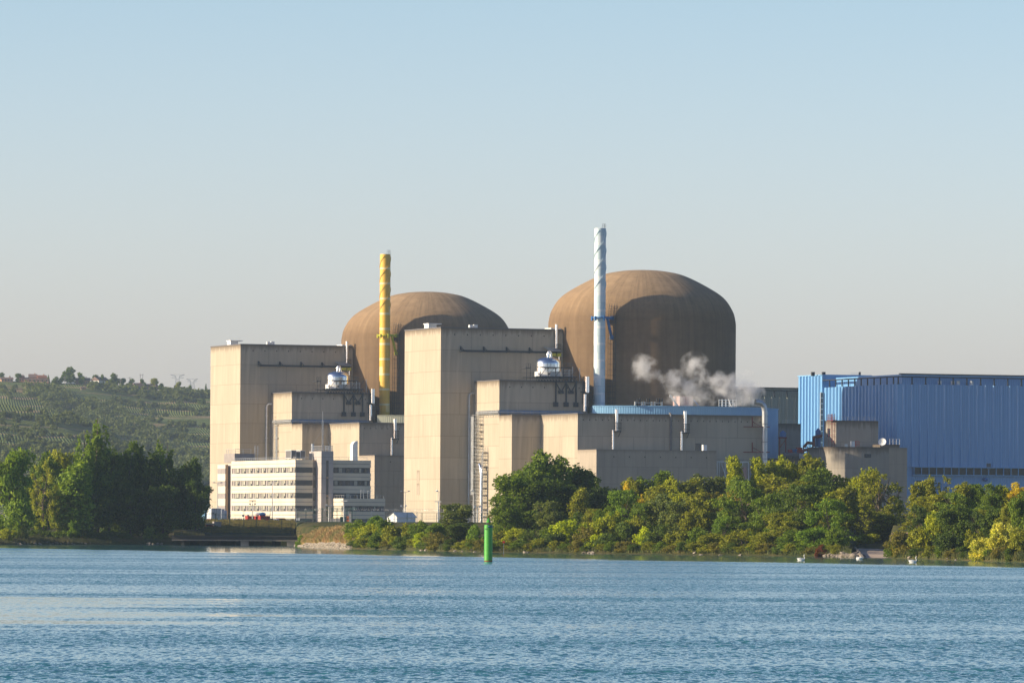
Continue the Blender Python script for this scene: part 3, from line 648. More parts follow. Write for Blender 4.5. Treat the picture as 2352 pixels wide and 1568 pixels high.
# items on the ring building roof
zr = 38.1
def rooftop():
    vv = DC[1]-36
    for i, px in enumerate((1466.9, 1488.6, 1511.7)):
        a = F2.hv(px, 929, vv); k = 3 if i == 2 else 2
        g = thing('vent_pipe_group', 'vent pipe pair on the blue band roof, %s' % ['nearest the pale blue stack', 'middle of the three', 'tripled and nearest the pink hut'][i], 'vent pipes', F2, (a[0], vv, zr), 'vent pipes on the blue band roof')
        mb = MB()
        for j in range(k): mb.tube([(a[0]-.4+j*.8, vv, zr), (a[0]-.4+j*.8, vv, zr+2.3)], .17, 8)
        mb.build('pipes', M['dark'], g); mb = MB(); mb.box(a[0]-1.2, a[0]+1.2, vv-.3, vv+.3, zr+.9, zr+1.05).box(a[0]-1.25, a[0]-.95, vv-.3, vv+.3, zr+.2, zr+1.3).box(a[0]+.95, a[0]+1.25, vv-.3, vv+.3, zr+.2, zr+1.3); mb.build('bracket', M['galv'], g)
    a, b, c = F2.hv(1547.6, 930, vv)[0], F2.hv(1570.7, 930, vv)[0], F2.hv(1593.7, 930, vv)[0]
    g = thing('clad_roof_hut', 'pale red clad hut with a leaning beam on the blue band roof', 'roof hut', F2, (a, vv, zr))
    mb = MB(); mb.prism([(a+1.3, vv+3.6), (a+1.8, vv), (c-.5, vv-.6), (c-.3, vv+5)], zr-.4, zr+3.0); mb.build('wall', M['pinkc'], g)
    mb = MB(); mb.bar((a+1.2, vv+2, zr), (a+1.2, vv+2, zr+3.2), .3); mb.bar((a-1.4, vv-.5, zr+3.3), (a+1.3, vv-.5, zr-.2), .4); mb.bar((a-1.4, vv-.5, zr+3.3), (a-1.4, vv-.5, zr+2.6), .35); mb.build('leaning_beam', M['galv'], g)
    mb = MB(); mb.bar((c-.3, vv-.6, zr+2.0), (c+2.0, vv, zr-.2), .25); mb.build('brace', M['bluest'], g)
    a, b = F2.hv(1658, 930, DC[1]-33)[0], F2.hv(1691, 930, DC[1]-33)[0]; vv = DC[1]-33
    g = thing('roof_scaffold', 'small pale scaffold frame on the blue band roof inside the steam', 'scaffolding', F2, (a, vv, zr))
    mb = MB()
    for u in np.linspace(a, b, 5):
        for v in (vv, vv+2): mb.bar((u, v, zr-.5), (u, v, zr+2.4), .12)
    for zz in (.7, 1.4, 2.2): mb.bar((a, vv, zr+zz), (b, vv, zr+zz), .1); mb.bar((a, vv+2, zr+zz), (b, vv+2, zr+zz), .1)
    mb.bar((a+1.5, vv-1.2, zr+2.4), (a+2.6, vv-3.6, 35.3), .12); mb.bar((a+3.3, vv-1.2, zr+1.4), (a+2.9, vv-3.6, 35.3), .12)
    mb.build('frame', M['white_p'], g)
    # steel frame right of the annex
    vz = vE-7; a, b = F2.hv(1647, 1075, vz)[0], F2.hv(1737, 1075, vz)[0]; zt = F2.hv(1690, 1060, vz)[2]
    g = thing('pipe_gantry', 'open galvanised steel gantry between the low annex and the bent exhaust pipe', 'steel frame', F2, (a, vz, GZ))
    mb = MB()
    for u in np.linspace(a, b, 6):
        for v in (vz, vz+4): mb.bar((u, v, GZ), (u, v, zt), .22)
    for v in (vz, vz+4):
        for zz in (zt, zt-5, zt-10): mb.bar((a, v, zz), (b, v, zz), .22)
    mb.bar((a+11, vz, zt-5), (a+15, vz, zt-.5), .2); mb.bar((a+3, vz, zt-5), (a+1, vz, zt), .18); mb.build('frame', M['galv'], g)
    mb = MB(); mb.box(a+6, a+9.4, vz+1, vz+3, GZ, zt-1.5); mb.box(a+12.5, a+14, vz+1, vz+3, GZ, zt-.8); mb.build('cabinet', M['pinkc'], g)
rooftop()

# ---------------------------------------------------------------- turbine halls
def hall(n, fr):
    u0, v0, z1 = 133.5, -19.5, 45.8
    mt = M['blue'] if n == 2 else M['olive']
    Lv = F2.hu(1893, 889, u0)[1]
    LU = 75 if n == 2 else 60
    t = thing('turbine_hall', {1: 'olive ribbed turbine hall behind the steam, left of the blue halls', 2: 'long blue ribbed turbine hall filling the right edge'}[n], 'industrial hall', fr, (u0, v0, GZ))
    zb = 21.9
    P = ribbed([(u0, v0), (u0+LU, v0), (u0+LU, Lv), (u0, Lv)], (0,), 2.62, .95, .34, .22)
    P = P[:-1]+ribbed([P[-1], (u0, v0), (u0+1, v0)], (0,), 2.3, 1.25, .5, .3)[:-2]
    MB().prism(P, zb, z1).build('wall', mt, t)
    if n == 2:
        mb = MB(); mb.prism([(u0+.4, v0+.4), (u0+LU-.4, v0+.4), (u0+LU-.4, Lv-.4), (u0+.4, Lv-.4)], GZ, zb-.003); mb.build('base_wall', mt, t)
        mb = MB(); mb.box(u0+5.0, u0+LU, v0-.6, v0+.35, zb-.02, zb+.25).box(u0+5.0, u0+LU, v0-.6, v0+.35, zb-2.35, zb-2.05); mb.build('sill', M['blueg'], t)
        # window band: glass part and mullions
        w0 = u0+5.2
        for k in range(27):
            a = w0+k*2.4
            if a > u0+LU-3: break
            f = MB(); f.box(a, a+.22, v0-.35, v0+.1, zb-2.04, zb-.03); f = f.build('window_frame', M['blueg'], t)
            q = MB(); q.box(a+.225, a+2.39, v0-.12, v0-.02, zb-2.03, zb-.04); q = q.build('window_pane', M['dglass'], t)
        for px, py, s in ((3953, 1862, 1.0),):
            a = F2.hv(px/1.7415, py/1.7415, v0); MB().box(a[0]-.6, a[0]+.6, v0-.45, v0+.1, a[2]-1, a[2]+.7).build('louvre', M['dkgrey'], t)
        a = F2.hv(1933/1.0, 1098, v0); a = F2.hv(2111, 1107, v0); MB().box(a[0]-.6, a[0]+.6, v0-.2, v0+.35, a[2]-.5, a[2]+.5).build('wall_vent', M['dark'], t)
        a = F2.hv(2265, 1100, v0-1); MB().tube([(a[0], v0+.3, a[2]), (a[0], v0-.9, a[2]), (a[0]+.1, v0-1.1, a[2]-.4)], .5, 10).build('outlet', M['bluest'], t)
    else:
        MB().prism([(u0+.3, v0+.3), (u0+LU-.3, v0+.3), (u0+LU-.3, Lv-.3), (u0+.3, Lv-.3)], GZ, zb-.003).build('base_wall', mt, t)
    # clerestory set back, roof slab on posts
    i = 2.6
    MB().prism([(u0+i, v0+i), (u0+LU, v0+i), (u0+LU, Lv-i), (u0+i, Lv-i)], z1+.002, z1+2.9).build('clerestory', mt, t)
    mb = MB(); mb.box(u0-.6, u0+LU, v0-.6, v0+.6, z1+2.0, z1+2.3); mb.box(u0-.6, u0+.6, v0+.6, Lv+16, z1+2.0, z1+2.3); mb.build('cable_tray', M['dark'], t)
    mb = MB()
    mb.box(u0+i-.5, u0+LU, v0+i-.5, v0+i+1, z1+2.92, z1+3.2); mb.build('roof_edge', M['dark'], t)
    nn = int(LU/4.4)
    mb = MB()
    for k in range(nn): mb.box(u0+.2+k*4.4, u0+.5+k*4.4, v0+.1, v0+.4, z1, z1+2.0); mb.box(u0+.05+k*4.4, u0+.65+k*4.4, v0+.0, v0+.5, z1, z1+.25)
    for k in range(int((Lv-v0)/4.4)+3): mb.box(u0+.1, u0+.4, v0+3+k*4.4, v0+3.3+k*4.4, z1, z1+2.0)
    mb.build('posts', M['dark'], t)
    if n == 2:
        for k, px in enumerate((3747, 3764, 3780, 3797, 3814, 3831, 3848, 3864)):
            x = px/1.7415; a = F2.hv(x, 872, v0+6); zt = F2.hv(x, (1440+138/2.315)/1.7415+k*.3, v0+6)[2]
            MB().tube([(a[0], v0+6, z1+2.0), (a[0], v0+6, zt)], .24, 8).build('roof_vent_pipe', M['dkred'], t, smooth=True)
        for px in (1572, 1692, 1742, 1866):
            x = (3080+px/2.315)/1.7415; a = F2.hv(x, 885, v0+1.2); MB().tube([(a[0], v0+1.2, z1+.05), (a[0], v0+1.2, z1+1.2)], .55, 10).build('roof_ventilator', M['white_p'], t, smooth=True)
    if n == 2:
        # tower block with the lit ribbed wall
        vT = Lv; q = F2.hv(1888.5, 862, vT); uT = q[0]; zT = q[2]; bl = F2.hu(1834, 864, uT)[1]; ur = F2.hv(2002.6, 864, vT)[0]
        t2 = thing('service_tower', 'taller blue ribbed block with one brightly lit wall, left of the long blue hall', 'industrial building', fr, (uT, vT, GZ))
        P = ribbed([(uT, vT+.003), (ur, vT+.003), (ur, bl), (uT, bl)], (3,), 2.2, 1.2, .5, .3)
        MB().prism(P, GZ, zT).build('wall', M['blue'], t2)
        mb = MB(); mb.box(uT-.1, ur+.1, vT-.02, vT+.4, zT, zT+.3).box(uT-.3, uT+.3, vT+.4, bl+.1, zT, zT+.3); mb.build('parapet', M['blueg'], t2)
        mb = MB()
        for k in range(22):
            zz = zT-6.5-k*1.65
            if zz < 8: break
            mb.box(u0-1.15, u0-.45, vT-.25, vT-.02, zz, zz+1.35)
        mb.build('stair_glazing', M['dkgrey'], t2)
        mb = MB(); mb.box(u0-1.3, u0-.32, vT-.2, vT-.01, 8, zT-5); mb.build('glazing_frame', M['whiter'], t2)
        for px in (388, 406, 488, 505, 826, 835):
            x = (3080+px/2.315)/1.7415; a = F2.hv(x, 862, vT+3); zt = F2.hv(x, 854, vT+3)[2]
            MB().tube([(a[0], vT+3, zT-.1), (a[0], vT+3, zt)], .32 if px < 800 else .2, 8).build('roof_vent_pipe', M['dark'], t2, smooth=True)
        mb = MB(); a = F2.hv(1955, 862, vT+3); rail(mb, [(a[0], vT+3, zT), (a[0]+2.8, vT+3, zT)], .9, .7, .07); mb.build('roof_rail', M['galv'], t2)
hall(1, F1); hall(2, F2)

# ---------------------------------------------------------------- small buildings between the hall and the dome
def between():
    g = 'concrete buildings in front of the blue hall'
    # K1
    v = 0.0; a, b = F2.hv(1785, 971, v), F2.hv(1839.3, 973, v)
    t = thing('concrete_building', 'grey concrete block in shade between the round blue building and the lit blue tower', 'concrete building', F2, (a[0], v, GZ), g)
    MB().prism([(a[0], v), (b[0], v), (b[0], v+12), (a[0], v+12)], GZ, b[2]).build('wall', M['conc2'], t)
    mb = MB(); rail(mb, [(a[0]+2, v+.5, b[2]), (b[0]-1, v+.5, b[2])], 1.0, 1.4, .06); mb.build('roof_rail', M['galv'], t)
    # K2
    v = -38.0; c = F2.hv(1920.8, 965, v); l = F2.hu(1893, 966, c[0]); r = F2.hv(2017.4, 968, v)
    t = thing('concrete_building', 'square concrete block with a red caged ladder in front of the blue hall', 'concrete building', F2, (c[0], v, GZ), g)
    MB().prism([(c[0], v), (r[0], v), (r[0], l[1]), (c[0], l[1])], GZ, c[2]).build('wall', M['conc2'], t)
    mb = MB(); rail(mb, [(c[0]+.2, l[1], c[2]), (c[0]+.2, v+.2, c[2]), (r[0]-1, v+.2, c[2])], 1.0, 1.5, .05); mb.build('roof_rail', M['galv'], t)
    q = F2.hu(1908, 1040, c[0]-.5); zt = F2.hu(1912, 950, c[0]-.5)[2]; zb = F2.hu(1912, 1030, c[0]-.5)[2]
    mb = MB(); vv = F2.hu(1913, 990, c[0]-.4)[1]; ladder(mb, (c[0]-.35, vv, zb-3), zt-zb+3, 2.2, True, dirv=(0, 1), out=(-1, 0)); mb.box(c[0]-1.3, c[0]-.05, vv-2.0, vv+2.0, c[2]-.1, c[2]+.1); rail(mb, [(c[0]-1.3, vv-2, c[2]), (c[0]-1.3, vv+2, c[2])], 1.6, .8, .08); mb.build('caged_ladder', M['redst'], t)
    w = F2.hu(1906, 990, c[0]); MB().box(c[0]-.03, c[0]+.1, w[1]-.3, w[1]+1.6, w[2]-1.6, w[2]+.8).build('window', M['glass'], t)
    # K3 with a rounded left end
    v = -52.0; a, r = F2.hv(1909.6, 1026, v+6), F2.hv(2083.6, 1028, v); st = F2.hv(2042, 1027, v)[0]; zt = F2.hv(1990, 1026, v)[2]
    t = thing('concrete_building', 'long concrete block rounded at its left end, satellite dish on its roof', 'concrete building', F2, (a[0], v, GZ), g)
    P = [(a[0], v+22), ]
    for k in range(13):
        aa = PI+k/12*PI/2; P.append((a[0]+9+9*math.cos(aa), v+9+9*math.sin(aa)))
    P += [(st, v), (st, v+22)]
    MB().prism(P, GZ, zt).build('wall', M['conc2'], t)
    MB().prism([(st+.003, v), (r[0], v), (r[0], v+22), (st+.003, v+22)], GZ, zt-.1).build('end_wall', M['conc3'], t)
    w = F2.hv(1985.6, 1042, v); w2 = F2.hv(2000.5, 1050.6, v); MB().box(w[0], w2[0], v-.06, v+.1, w2[2], w[2]).build('louvre', M['dark'], t)
    b0, b1 = F2.hv(2021.6, 1020, v+5), F2.hv(2066.3, 1020, v+5); MB().box(b0[0], b1[0], v+5, v+10, zt, b0[2]).build('roof_box', M['conc2'], t)
    mb = MB(); rail(mb, [(b0[0]+3, v+5, b0[2]), (b1[0], v+5, b0[2])], 1.6, 1.0, .09); mb.build('roof_rail', M['white_p'], t)
    d = F2.hv(2026.6, 1015.4, v+4)
    s = thing('satellite_dish', 'white satellite dish on the roof of the rounded concrete block', 'satellite dish', F2, (d[0], v+4, b0[2]-.5))
    mb = MB(); nrm = Vector((-.5, -.8, .33)).normalized(); tx = nrm.cross(Vector((0, 0, 1))).normalized(); ty = nrm.cross(tx)
    ctr = Vector((d[0], v+4, d[2])); rings = []
    for rr in (0.0, .3, .6, .85, 1.1): rings.append([ctr+(tx*math.cos(k*PI/10)+ty*math.sin(k*PI/10))*rr+nrm*(rr*rr*.35) for k in range(20)])
    for i in range(4):
        for k in range(20):
            j = (k+1) % 20; mb.face([rings[i][k], rings[i][j], rings[i+1][j], rings[i+1][k]] if i else [rings[0][0], rings[1][j], rings[1][k]][::-1])
    mb.build('dish', M['white_p'], s, smooth=True)
    mb = MB(); mb.bar(ctr, (ctr.x, ctr.y+.2, b0[2]-.6), .15); mb.bar(ctr, ctr+nrm*1.2, .07); mb.build('mount', M['galv'], s)
    for i, px in enumerate((1944, 1956)):
        q = F2.hv(px, 1022, v+2)
        s = thing('roof_cabin', ['small grey vent box on the rounded concrete block', 'red and white cage box on the rounded concrete block'][i], 'roof vent', F2, (q[0], v+2, zt))
        if i: MB().box(q[0], q[0]+1.0, v+2, v+3, zt, zt+1.6).build('box', M['white_p'], s); mb = MB(); ladder(mb, (q[0]+1.6, v+2, zt), 1.7, .8, False); rail(mb, [(q[0]+1.1, v+2, zt), (q[0]+2.4, v+2, zt)], 1.6, .4, .07); mb.build('cage', M['red'], s)
        else: MB().box(q[0]-.3, q[0]+.4, v+2, v+2.7, zt, zt+.8).build('box', M['galv'], s)
    # K4 low dark wall and machinery on it
    v = -30.0; a, b = F2.hv(1787, 1051, v), F2.hv(1913, 1053, v)
    t = thing('low_concrete_building', 'low dark concrete block carrying pipes, behind the tall poplars', 'concrete building', F2, (a[0], v, GZ), g)
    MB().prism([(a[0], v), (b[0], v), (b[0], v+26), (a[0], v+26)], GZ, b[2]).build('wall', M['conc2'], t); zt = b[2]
    p0, p1 = F2.hv(1797, 1044, v+3)[0], F2.hv(1868, 1044, v+3)[0]
    s = thing('large_pipe', 'thick blue grey horizontal pipe on the low dark block', 'pipe', F2, (p0, v+3, zt))
    MB().tube([(p0, v+3, zt+.8), (p1, v+3, zt+.8)], .85, 14).build('pipe', M['dkgrey'], s, smooth=True)
    mb = MB()
    for u in np.linspace(p0+1, p1-1, 5): mb.box(u-.2, u+.2, v+2.2, v+3.8, zt, zt+.8)
    mb.build('saddle', M['dark'], s)
    u = F2.hv(1838, 1048, v+1)[0]
    s = thing('site_cabin', 'white cabin with a dark opening beside the thick pipe', 'cabin', F2, (u, v+.3, zt)); MB().box(u, u+8, v+.3, v+1.8, zt, zt+1.3).build('body', M['cwhite'], s); MB().box(u+.9, u+4.4, v+.25, v+.4, zt+.3, zt+1.0).build('opening', M['black'], s)
    s = thing('red_steelwork', 'dark red steel frame and pipes at the foot of the lit blue tower', 'steel frame', F2, (F2.hv(1850, 1036, v+8)[0], v+8, zt))
    mb = MB(); a0, a1 = F2.hv(1846, 1036, v+8)[0], F2.hv(1891, 1036, v+8)[0]; zz = F2.hv(1870, 1035, v+8)[2]; zh = F2.hv(1870, 1026, v+8)[2]
    for u in np.linspace(a0, a1, 6): mb.bar((u, v+8, zt), (u, v+8, zh), .25)
    mb.box(a0+3, a1, v+8, v+10, zz, zh-.4); mb.bar((a0, v+8, zz+.4), (a1, v+8, zz+.4), .4); mb.tube([(a0-2, v+8, zz-1), (a0, v+8, zz-.2), (a0+3, v+8, zh)], .25, 8)
    mb.tube([(a1-3, v+8, zh), (a1-3, v+8, zh+2.8), (a1-.5, v+8, zh+3.2)], .5, 8); mb.tube([(a1-6, v+8, zh), (a1-5, v+8, zh+1.2), (a1-3, v+8, zh+1.0)], .45, 8)
    rail(mb, [(a0-1, v+8, zz+.2), (a0+3, v+8, zh)], 1.1, .8, .07); mb.build('frame', M['redst'], s)
    mb = MB(); mb.tube([(a1-1.2, v+9, zh), (a1-1.2, v+9, zh+4.6)], .75, 10); mb.tube([(a1-1.2, v+9, zh+4.6), (a1-1.2, v+9, zh+5.4)], .5, 10, rr=[.75, .15]); mb.build('vessel', M['bluest'], s, smooth=True)
    u = F2.hv(1798, 1020, v+6)[0]
    s = thing('pump_tower', 'small red framed pump unit beside the round blue building', 'pump unit', F2, (u, v+6, zt))
    mb = MB(); mb.bar((u-1, v+6, zt), (u-1, v+6, zt+6), .3); mb.bar((u+.9, v+6, zt), (u+.9, v+6, zt+6), .3); mb.bar((u-1, v+6, zt+3), (u+.9, v+6, zt+5.4), .2); mb.box(u-1.2, u+1.1, v+5.5, v+6.6, zt+5.7, zt+6.1); mb.build('frame', M['redst'], s)
    MB().tube([(u, v+6, zt+6.1), (u, v+6, zt+7.3), (u, v+6, zt+7.9)], .9, 12, rr=[.95, .95, .2]).build('housing', M['bluest'], s, smooth=True)
    for k, px in enumerate((1818, 1826, 1836)):
        u = F2.hv(px, 1032, v+6)[0]; s = thing('pump_motor', ['red pump motor on the low dark block', 'blue pump cabinet on the low dark block', 'small red valve set right of the blue pump cabinet'][k], 'pump', F2, (u, v+6, zt))
        mb = MB(); mb.box(u-.8, u+.8, v+5.6, v+6.6, zt+1.2, zt+2.2+.5*k % 2); mb.tube([(u-1.1, v+6, zt+2.1), (u+1.1, v+6, zt+2.1)], .5, 8); mb.bar((u, v+6, zt), (u, v+6, zt+2), .3); mb.build('body', M['red' if k != 1 else 'bluest'], s)
between()
# ================================================================= office block
_o = at(678.6, 1055.3, 1502.0); FO = Frame(Vector((_o.x, _o.y, 0)))
def office():
    zt = FO.hv(678.6, 1055.3, 0)[2]; pitch, bh, b0 = 3.38, 1.45, 1.95
    L0 = FO.hu(531.8, 1058.6, 0)[1]; R0 = FO.hv(718.8, 1056, 0)[0]; R1 = FO.hv(727.3, 1056, .6)[0]
    tw = FO.hv(727.3, 1056, 0)[0]
    # stair tower corner: straight towards the viewer from there
    tv = FO.hu(738.3, 1036, tw)[1]; twr = FO.hv(766, 1036, tv)[0]; twl = FO.hu(710.4, 1036, tw)[1]; ztw = FO.hv(738.3, 1035.5, tv)[2]
    wR = FO.hv(852.1, 1058, 0)[0]
    t = thing('office_building', 'cream and grey striped office block with ribbon windows in front of the left tall block', 'office building', FO, (0, 0, GZ))
    P = [(0, 0), (tw-.02, 0), (tw-.02, L0), (0, L0)]
    q = .28
    MB().prism([(q, q), (tw-.02, q), (tw-.02, L0-q), (q, L0-q)], GZ, zt-.25).build('core_wall', M['grpanel'], t)
    zs = [zt] + [zt-b0-bh-k*pitch for k in range(5)]
    for k in range(5):
        top = zs[k]; bot = zt-b0-k*pitch
        mid = (top+bot)/2
        mb = MB(); mb.prism([(0, 0), (R0, 0), (R0, L0-.02), (0, L0-.02)], mid+.05, top); mb.prism([(0, 0), (R0, 0), (R0, L0-.02), (0, L0-.02)], bot, mid-.05)
        mb.build('spandrel', M['cream'], t)
        MB().prism([(.1, .1), (R0-.1, .1), (R0-.1, L0-.2), (.1, L0-.2)], mid-.049, mid+.049).build('joint', M['dkgrey'], t)
    # right face: dark ribbon
    for k in range(5):
        top = zt-b0-k*pitch; MB().box(q+.02, R0-.05, .03, q-.01, top-bh+.01 if k < 4 else GZ, top-.01).build('dark_ribbon', M['glass'], t)
    MB().box(R0+.05, tw-.05, .3, 1.0, GZ, zt-.02).build('recess_wall', M['tan'], t)
    for k in range(5):
        top = zt-b0-k*pitch; MB().box(R0+.2, tw-.3, .15, .29, top-bh-.6, top).build('dark_ribbon', M['glass'], t)
    # window of the long face (plane u = q), master then copies
    def window(bl, w=2.35, kind=0):
        mb = MB(); mb.box(q-.12, q-.01, 0, w, 0, bh-.04); o = mb.build('window', M['dkgrey'], None)
        mb = MB(); mb.box(q-.18, q-.125, .08, w-.55, .1, bh-.12); g = mb.build('pane', M['glass'], None); g.parent = o
        mb = MB()
        sp = [(.1, .55), (.7, 1.0), (1.15, 1.32), (1.5, 1.72)] if kind == 0 else ([(.12, 1.0), (1.2, 1.5), (1.6, 1.78)] if kind == 1 else [(.2, .5), (.62, .8), (1.0, 1.6)])
        for a, b in sp: mb.box(q-.21, q-.185, a, b, .12+(bl if (a < .5) else 0), bh-.14)
        c = mb.build('blind', M['blind'], None); c.parent = o
        mb = MB(); mb.box(q-.16, q-.121, w-.5, w-.02, .02, bh-.06); d = mb.build('shutter', M['grpanel'], None); d.parent = o
        return o
    masters = [window(.45, 2.6, 0), window(.15, 2.6, 1), window(.6, 2.6, 2)]
    random.seed(5); used = [0, 0, 0]; nb = 14
    nb = 10; sp = (L0-1.0)/9.45
    for k in range(5):
        top = zt-b0-k*pitch
        for j in range(nb):
            # bay 0 starts at the near corner
            v = .3+(j-.55)*sp
            mi = random.randrange(3); m = masters[mi]
            sc = 1.0
            if used[mi] == 0: o = m; kids = list(m.children)
            else:
                o = m.copy(); COL.objects.link(o); kids = []
                for ch in masters[mi].children: c = ch.copy(); COL.objects.link(c); c.parent = o; kids.append(c)
            used[mi] += 1
            o.parent = t; wv = 2.6
            s = sp*.86/wv
            if j == 0: v = .32; s = sp*.38/wv
            o.scale = (1, s, 1); o.location = (0, v, top-bh+.02-GZ)
    mb = MB(); rail(mb, [(.3, .5, zt), (.3, L0-.5, zt)], .75, 1.7, .07, True); rail(mb, [(.4, .5, zt), (R0, .5, zt)], .75, 1.6, .06, True); mb.build('roof_rail', M['galv'], t)
    # roof huts and cooling units
    a = FO.hu(539, 1041, 3.0); l = FO.hu(514.9, 1042, 3.0); r = FO.hv(585.2, 1042, a[1]); z2 = a[2]
    MB().prism([(3.0, a[1]), (r[0], a[1]), (r[0], l[1]), (3.0, l[1])], zt-.2, z2).build('roof_plant_room', M['grpanel'], t)
    mb = MB(); rail(mb, [(3.3, l[1]-1, z2), (3.3, a[1]+.3, z2), (r[0]-1, a[1]+.3, z2)], 1.2, 1.7, .08); ladder(mb, (r[0]+.4, a[1], zt), z2-zt+2.2, .8, True); mb.build('plant_room_rail', M['galv'], t)
    # left gable: slightly lower, cream and grey squares with a tan return
    g0 = FO.hu(531.8, 1062, 0)[1]
    MB().box(.2, 5, g0+.02, FO.hu(523.6, 1070, .2)[1], GZ, zt-.7).build('gable_wall', M['tower'], t)
    s1 = FO.hv(517.3, 1064, L0+1.5)
    un = s1[0]; vn = L0+1.5
    lnx = FO.hu(499.5, 1060, un)[1]; rgt = FO.hv(523.5, 1062, vn)[0]
    for k in range(5):
        top = zt-.9 if k == 0 else zt-b0-bh-(k-1)*pitch; bot = zt-b0-k*pitch
        MB().prism([(un, vn), (rgt, vn), (rgt, lnx), (un, lnx)], bot, top).build('gable_panel', M['cream'], t)
        MB().prism([(un+.03, vn+.03), (rgt, vn+.03), (rgt, lnx-.03), (un+.03, lnx-.03)], bot-bh+.002 if k < 4 else GZ, bot-.002).build('gable_strip', M['grpanel'], t)
    MB().box(un+.3, rgt+.02, vn-.04, vn-.002, GZ, zt-.9).build('gable_return', M['tan'], t)
    # stair tower
    mb = MB(); mb.prism([(tw, tv), (twr, tv), (twr, max(twl, 1.0)), (tw, max(twl, 1.0))], GZ, ztw); mb.build('stair_tower', M['tower'], t)
    mb = MB()
    for zz in (ztw-1.6, zt-1.0, zt-4.9, zt-8.8): mb.box(tw-.012, twr+.012, tv-.012, tv+.02, zz, zz+.07).box(tw-.012, tw+.02, tv+.02, 8, zz, zz+.07)
    mb.build('tower_joint', M['dkgrey'], t)
    a, b = FO.hv(762.8-.5-9.6, 1060, tv)[0], FO.hv(754.5, 1060, tv)[0]; a = FO.hv(749.5, 1060, tv)[0]; zz = FO.hv(752, 1057, tv)[2]
    MB().box(a, b, tv-.05, tv+.1, GZ+1.5, zz).build('stair_window', M['glass'], t)
    for zq in (zz-9.6, zz-4.8, zz-13.2): MB().box(a+.02, b-.02, tv-.08, tv-.051, zq, zq+.5).build('stair_window_panel', M['tan'], t)
    mb = MB(); rail(mb, [(tw+.2, tv+.2, ztw), (twr-.2, tv+.2, ztw), (twr-.2, tv+6, ztw)], 1.4, .8, .09); rail(mb, [(tw+.2, tv+.2, ztw), (tw+.2, tv+8, ztw)], 1.3, .8, .08); mb.box(tw+.3, tw+.8, tv+8, tv+9, ztw, ztw+2.0); ladder(mb, (tw-.25, tv+6.5, zt), ztw-zt+1, .7, False, dirv=(0, 1)); mb.build('tower_rail', M['galv'], t)
    # right wing
    v = 0.0; ztR = FO.hv(852, 1058.5, v)[2]; WL = twr
    MB().prism([(twr+.003, .25), (wR-.1, .25), (wR-.1, 15), (twr+.003, 15)], GZ, zt-.2).build('wing_core', M['dkgrey'], t)
    for k in range(5):
        top = zs[k]; bot = zt-b0-k*pitch; mid = (top+bot)/2
        mb = MB(); mb.prism([(twr+.01, 0), (wR, 0), (wR, 15.2), (twr+.01, 15.2)], mid+.05, top); mb.prism([(twr+.01, 0), (wR, 0), (wR, 15.2), (twr+.01, 15.2)], bot, mid-.05); mb.build('spandrel', M['cream'], t)
    def wins(xs, v, k, par, zt_, mats=None):
        for i, (a, b) in enumerate(xs):
            ua, ub = FO.hv(a, 1080, v)[0], FO.hv(b, 1080, v)[0]; top = zt_-b0-k*pitch
            o = MB(); o.box(ua, ub, v-.10, v-.01, top-bh+.08, top-.06); o = o.build('window', M['dark'], par)
            ms = [M['glass'], M['blind'], M['glass']][(i+k) % 3] if mats is None else mats[i]
            g = MB(); g.box(ua+.1, ub-.1, v-.13, v-.105, top-bh+.16, top-.14); g.v = [(x-0, y, z) for x, y, z in g.v]
            gg = g.build('pane', ms, None)
            for vv in gg.data.vertices: vv.co.z -= GZ
            gg.data.transform(Matrix.Translation((-par['_o'][0], -par['_o'][1], 0))) if (par['_o'][0] or par['_o'][1]) else None
            gg.parent = o
    X = lambda c: 447.9+c*.2197
    for k in range(3):
        wins([(X(1452), X(1493)), (X(1496), X(1540)), (X(1575), X(1620)), (X(1657), X(1700)), (X(1712), X(1740)), (X(1752), X(1765)), (X(1768), X(1800))], .25, k, t, zt)
    mb = MB(); rail(mb, [(twr+.4, .4, zt), (wR-1, .4, zt)], .75, 2.2, .06, False); mb.build('roof_rail', M['galv'], t)
    # cooling units
    for i, px in enumerate((X(1028), X(1124))):
        a = FO.hv(px-5, 1050, 3.0+0*i)
        s = thing('cooling_unit', 'white framed roof cooling unit, %s of the pair on the office roof' % ['left', 'right'][i], 'cooling unit', FO, (a[0], 3, zt), 'cooling units on the office roof')
        u0 = a[0]
        mb = MB(); mb.box(u0, u0+1.4, 3, 7.5, zt+.35, zt+2.55); mb.build('casing', M['cwhite'], s)
        mb = MB(); mb.box(u0-.03, u0-.004, 3.2, 7.3, zt+.5, zt+2.4); mb.box(u0+.1, u0+1.3, 2.97, 2.998, zt+.5, zt+2.4)
        mb.build('grille', M['dkgrey'], s); mb = MB()
        for v in (3.1, 7.4): mb.bar((u0+.2, v, zt), (u0+.2, v, zt+.35), .15); mb.bar((u0+1.2, v, zt), (u0+1.2, v, zt+.35), .15)
        mb.build('leg', M['galv'], s)
    # white curved duct behind the right wing
    a, b = FO.hv(X(1648), 1050, 12)[0], FO.hv(X(1700), 1050, 12)[0]; zc = FO.hv(X(1670), 1012, 12)[2]
    s = thing('curved_duct', 'tall white rounded duct standing behind the right office wing', 'duct', FO, (a, 12, zt-1))
    pr = [(a, zt-1), (b, zt-1), (b, zc)]; R = (b-a)
    for k in range(9): aa = PI/2+k/8*PI/2; pr.append((b+R*math.cos(aa), zc-R+R*math.sin(aa)))
    mb = MB(); n = len(pr)
    mb.face([(x, 12, z) for x, z in pr]); mb.face([(x, 14, z) for x, z in reversed(pr)])
    for i in range(n):
        p, q2 = pr[i], pr[(i+1) % n]; mb.face([(p[0], 14, p[1]), (q2[0], 14, q2[1]), (q2[0], 12, q2[1]), (p[0], 12, p[1])])
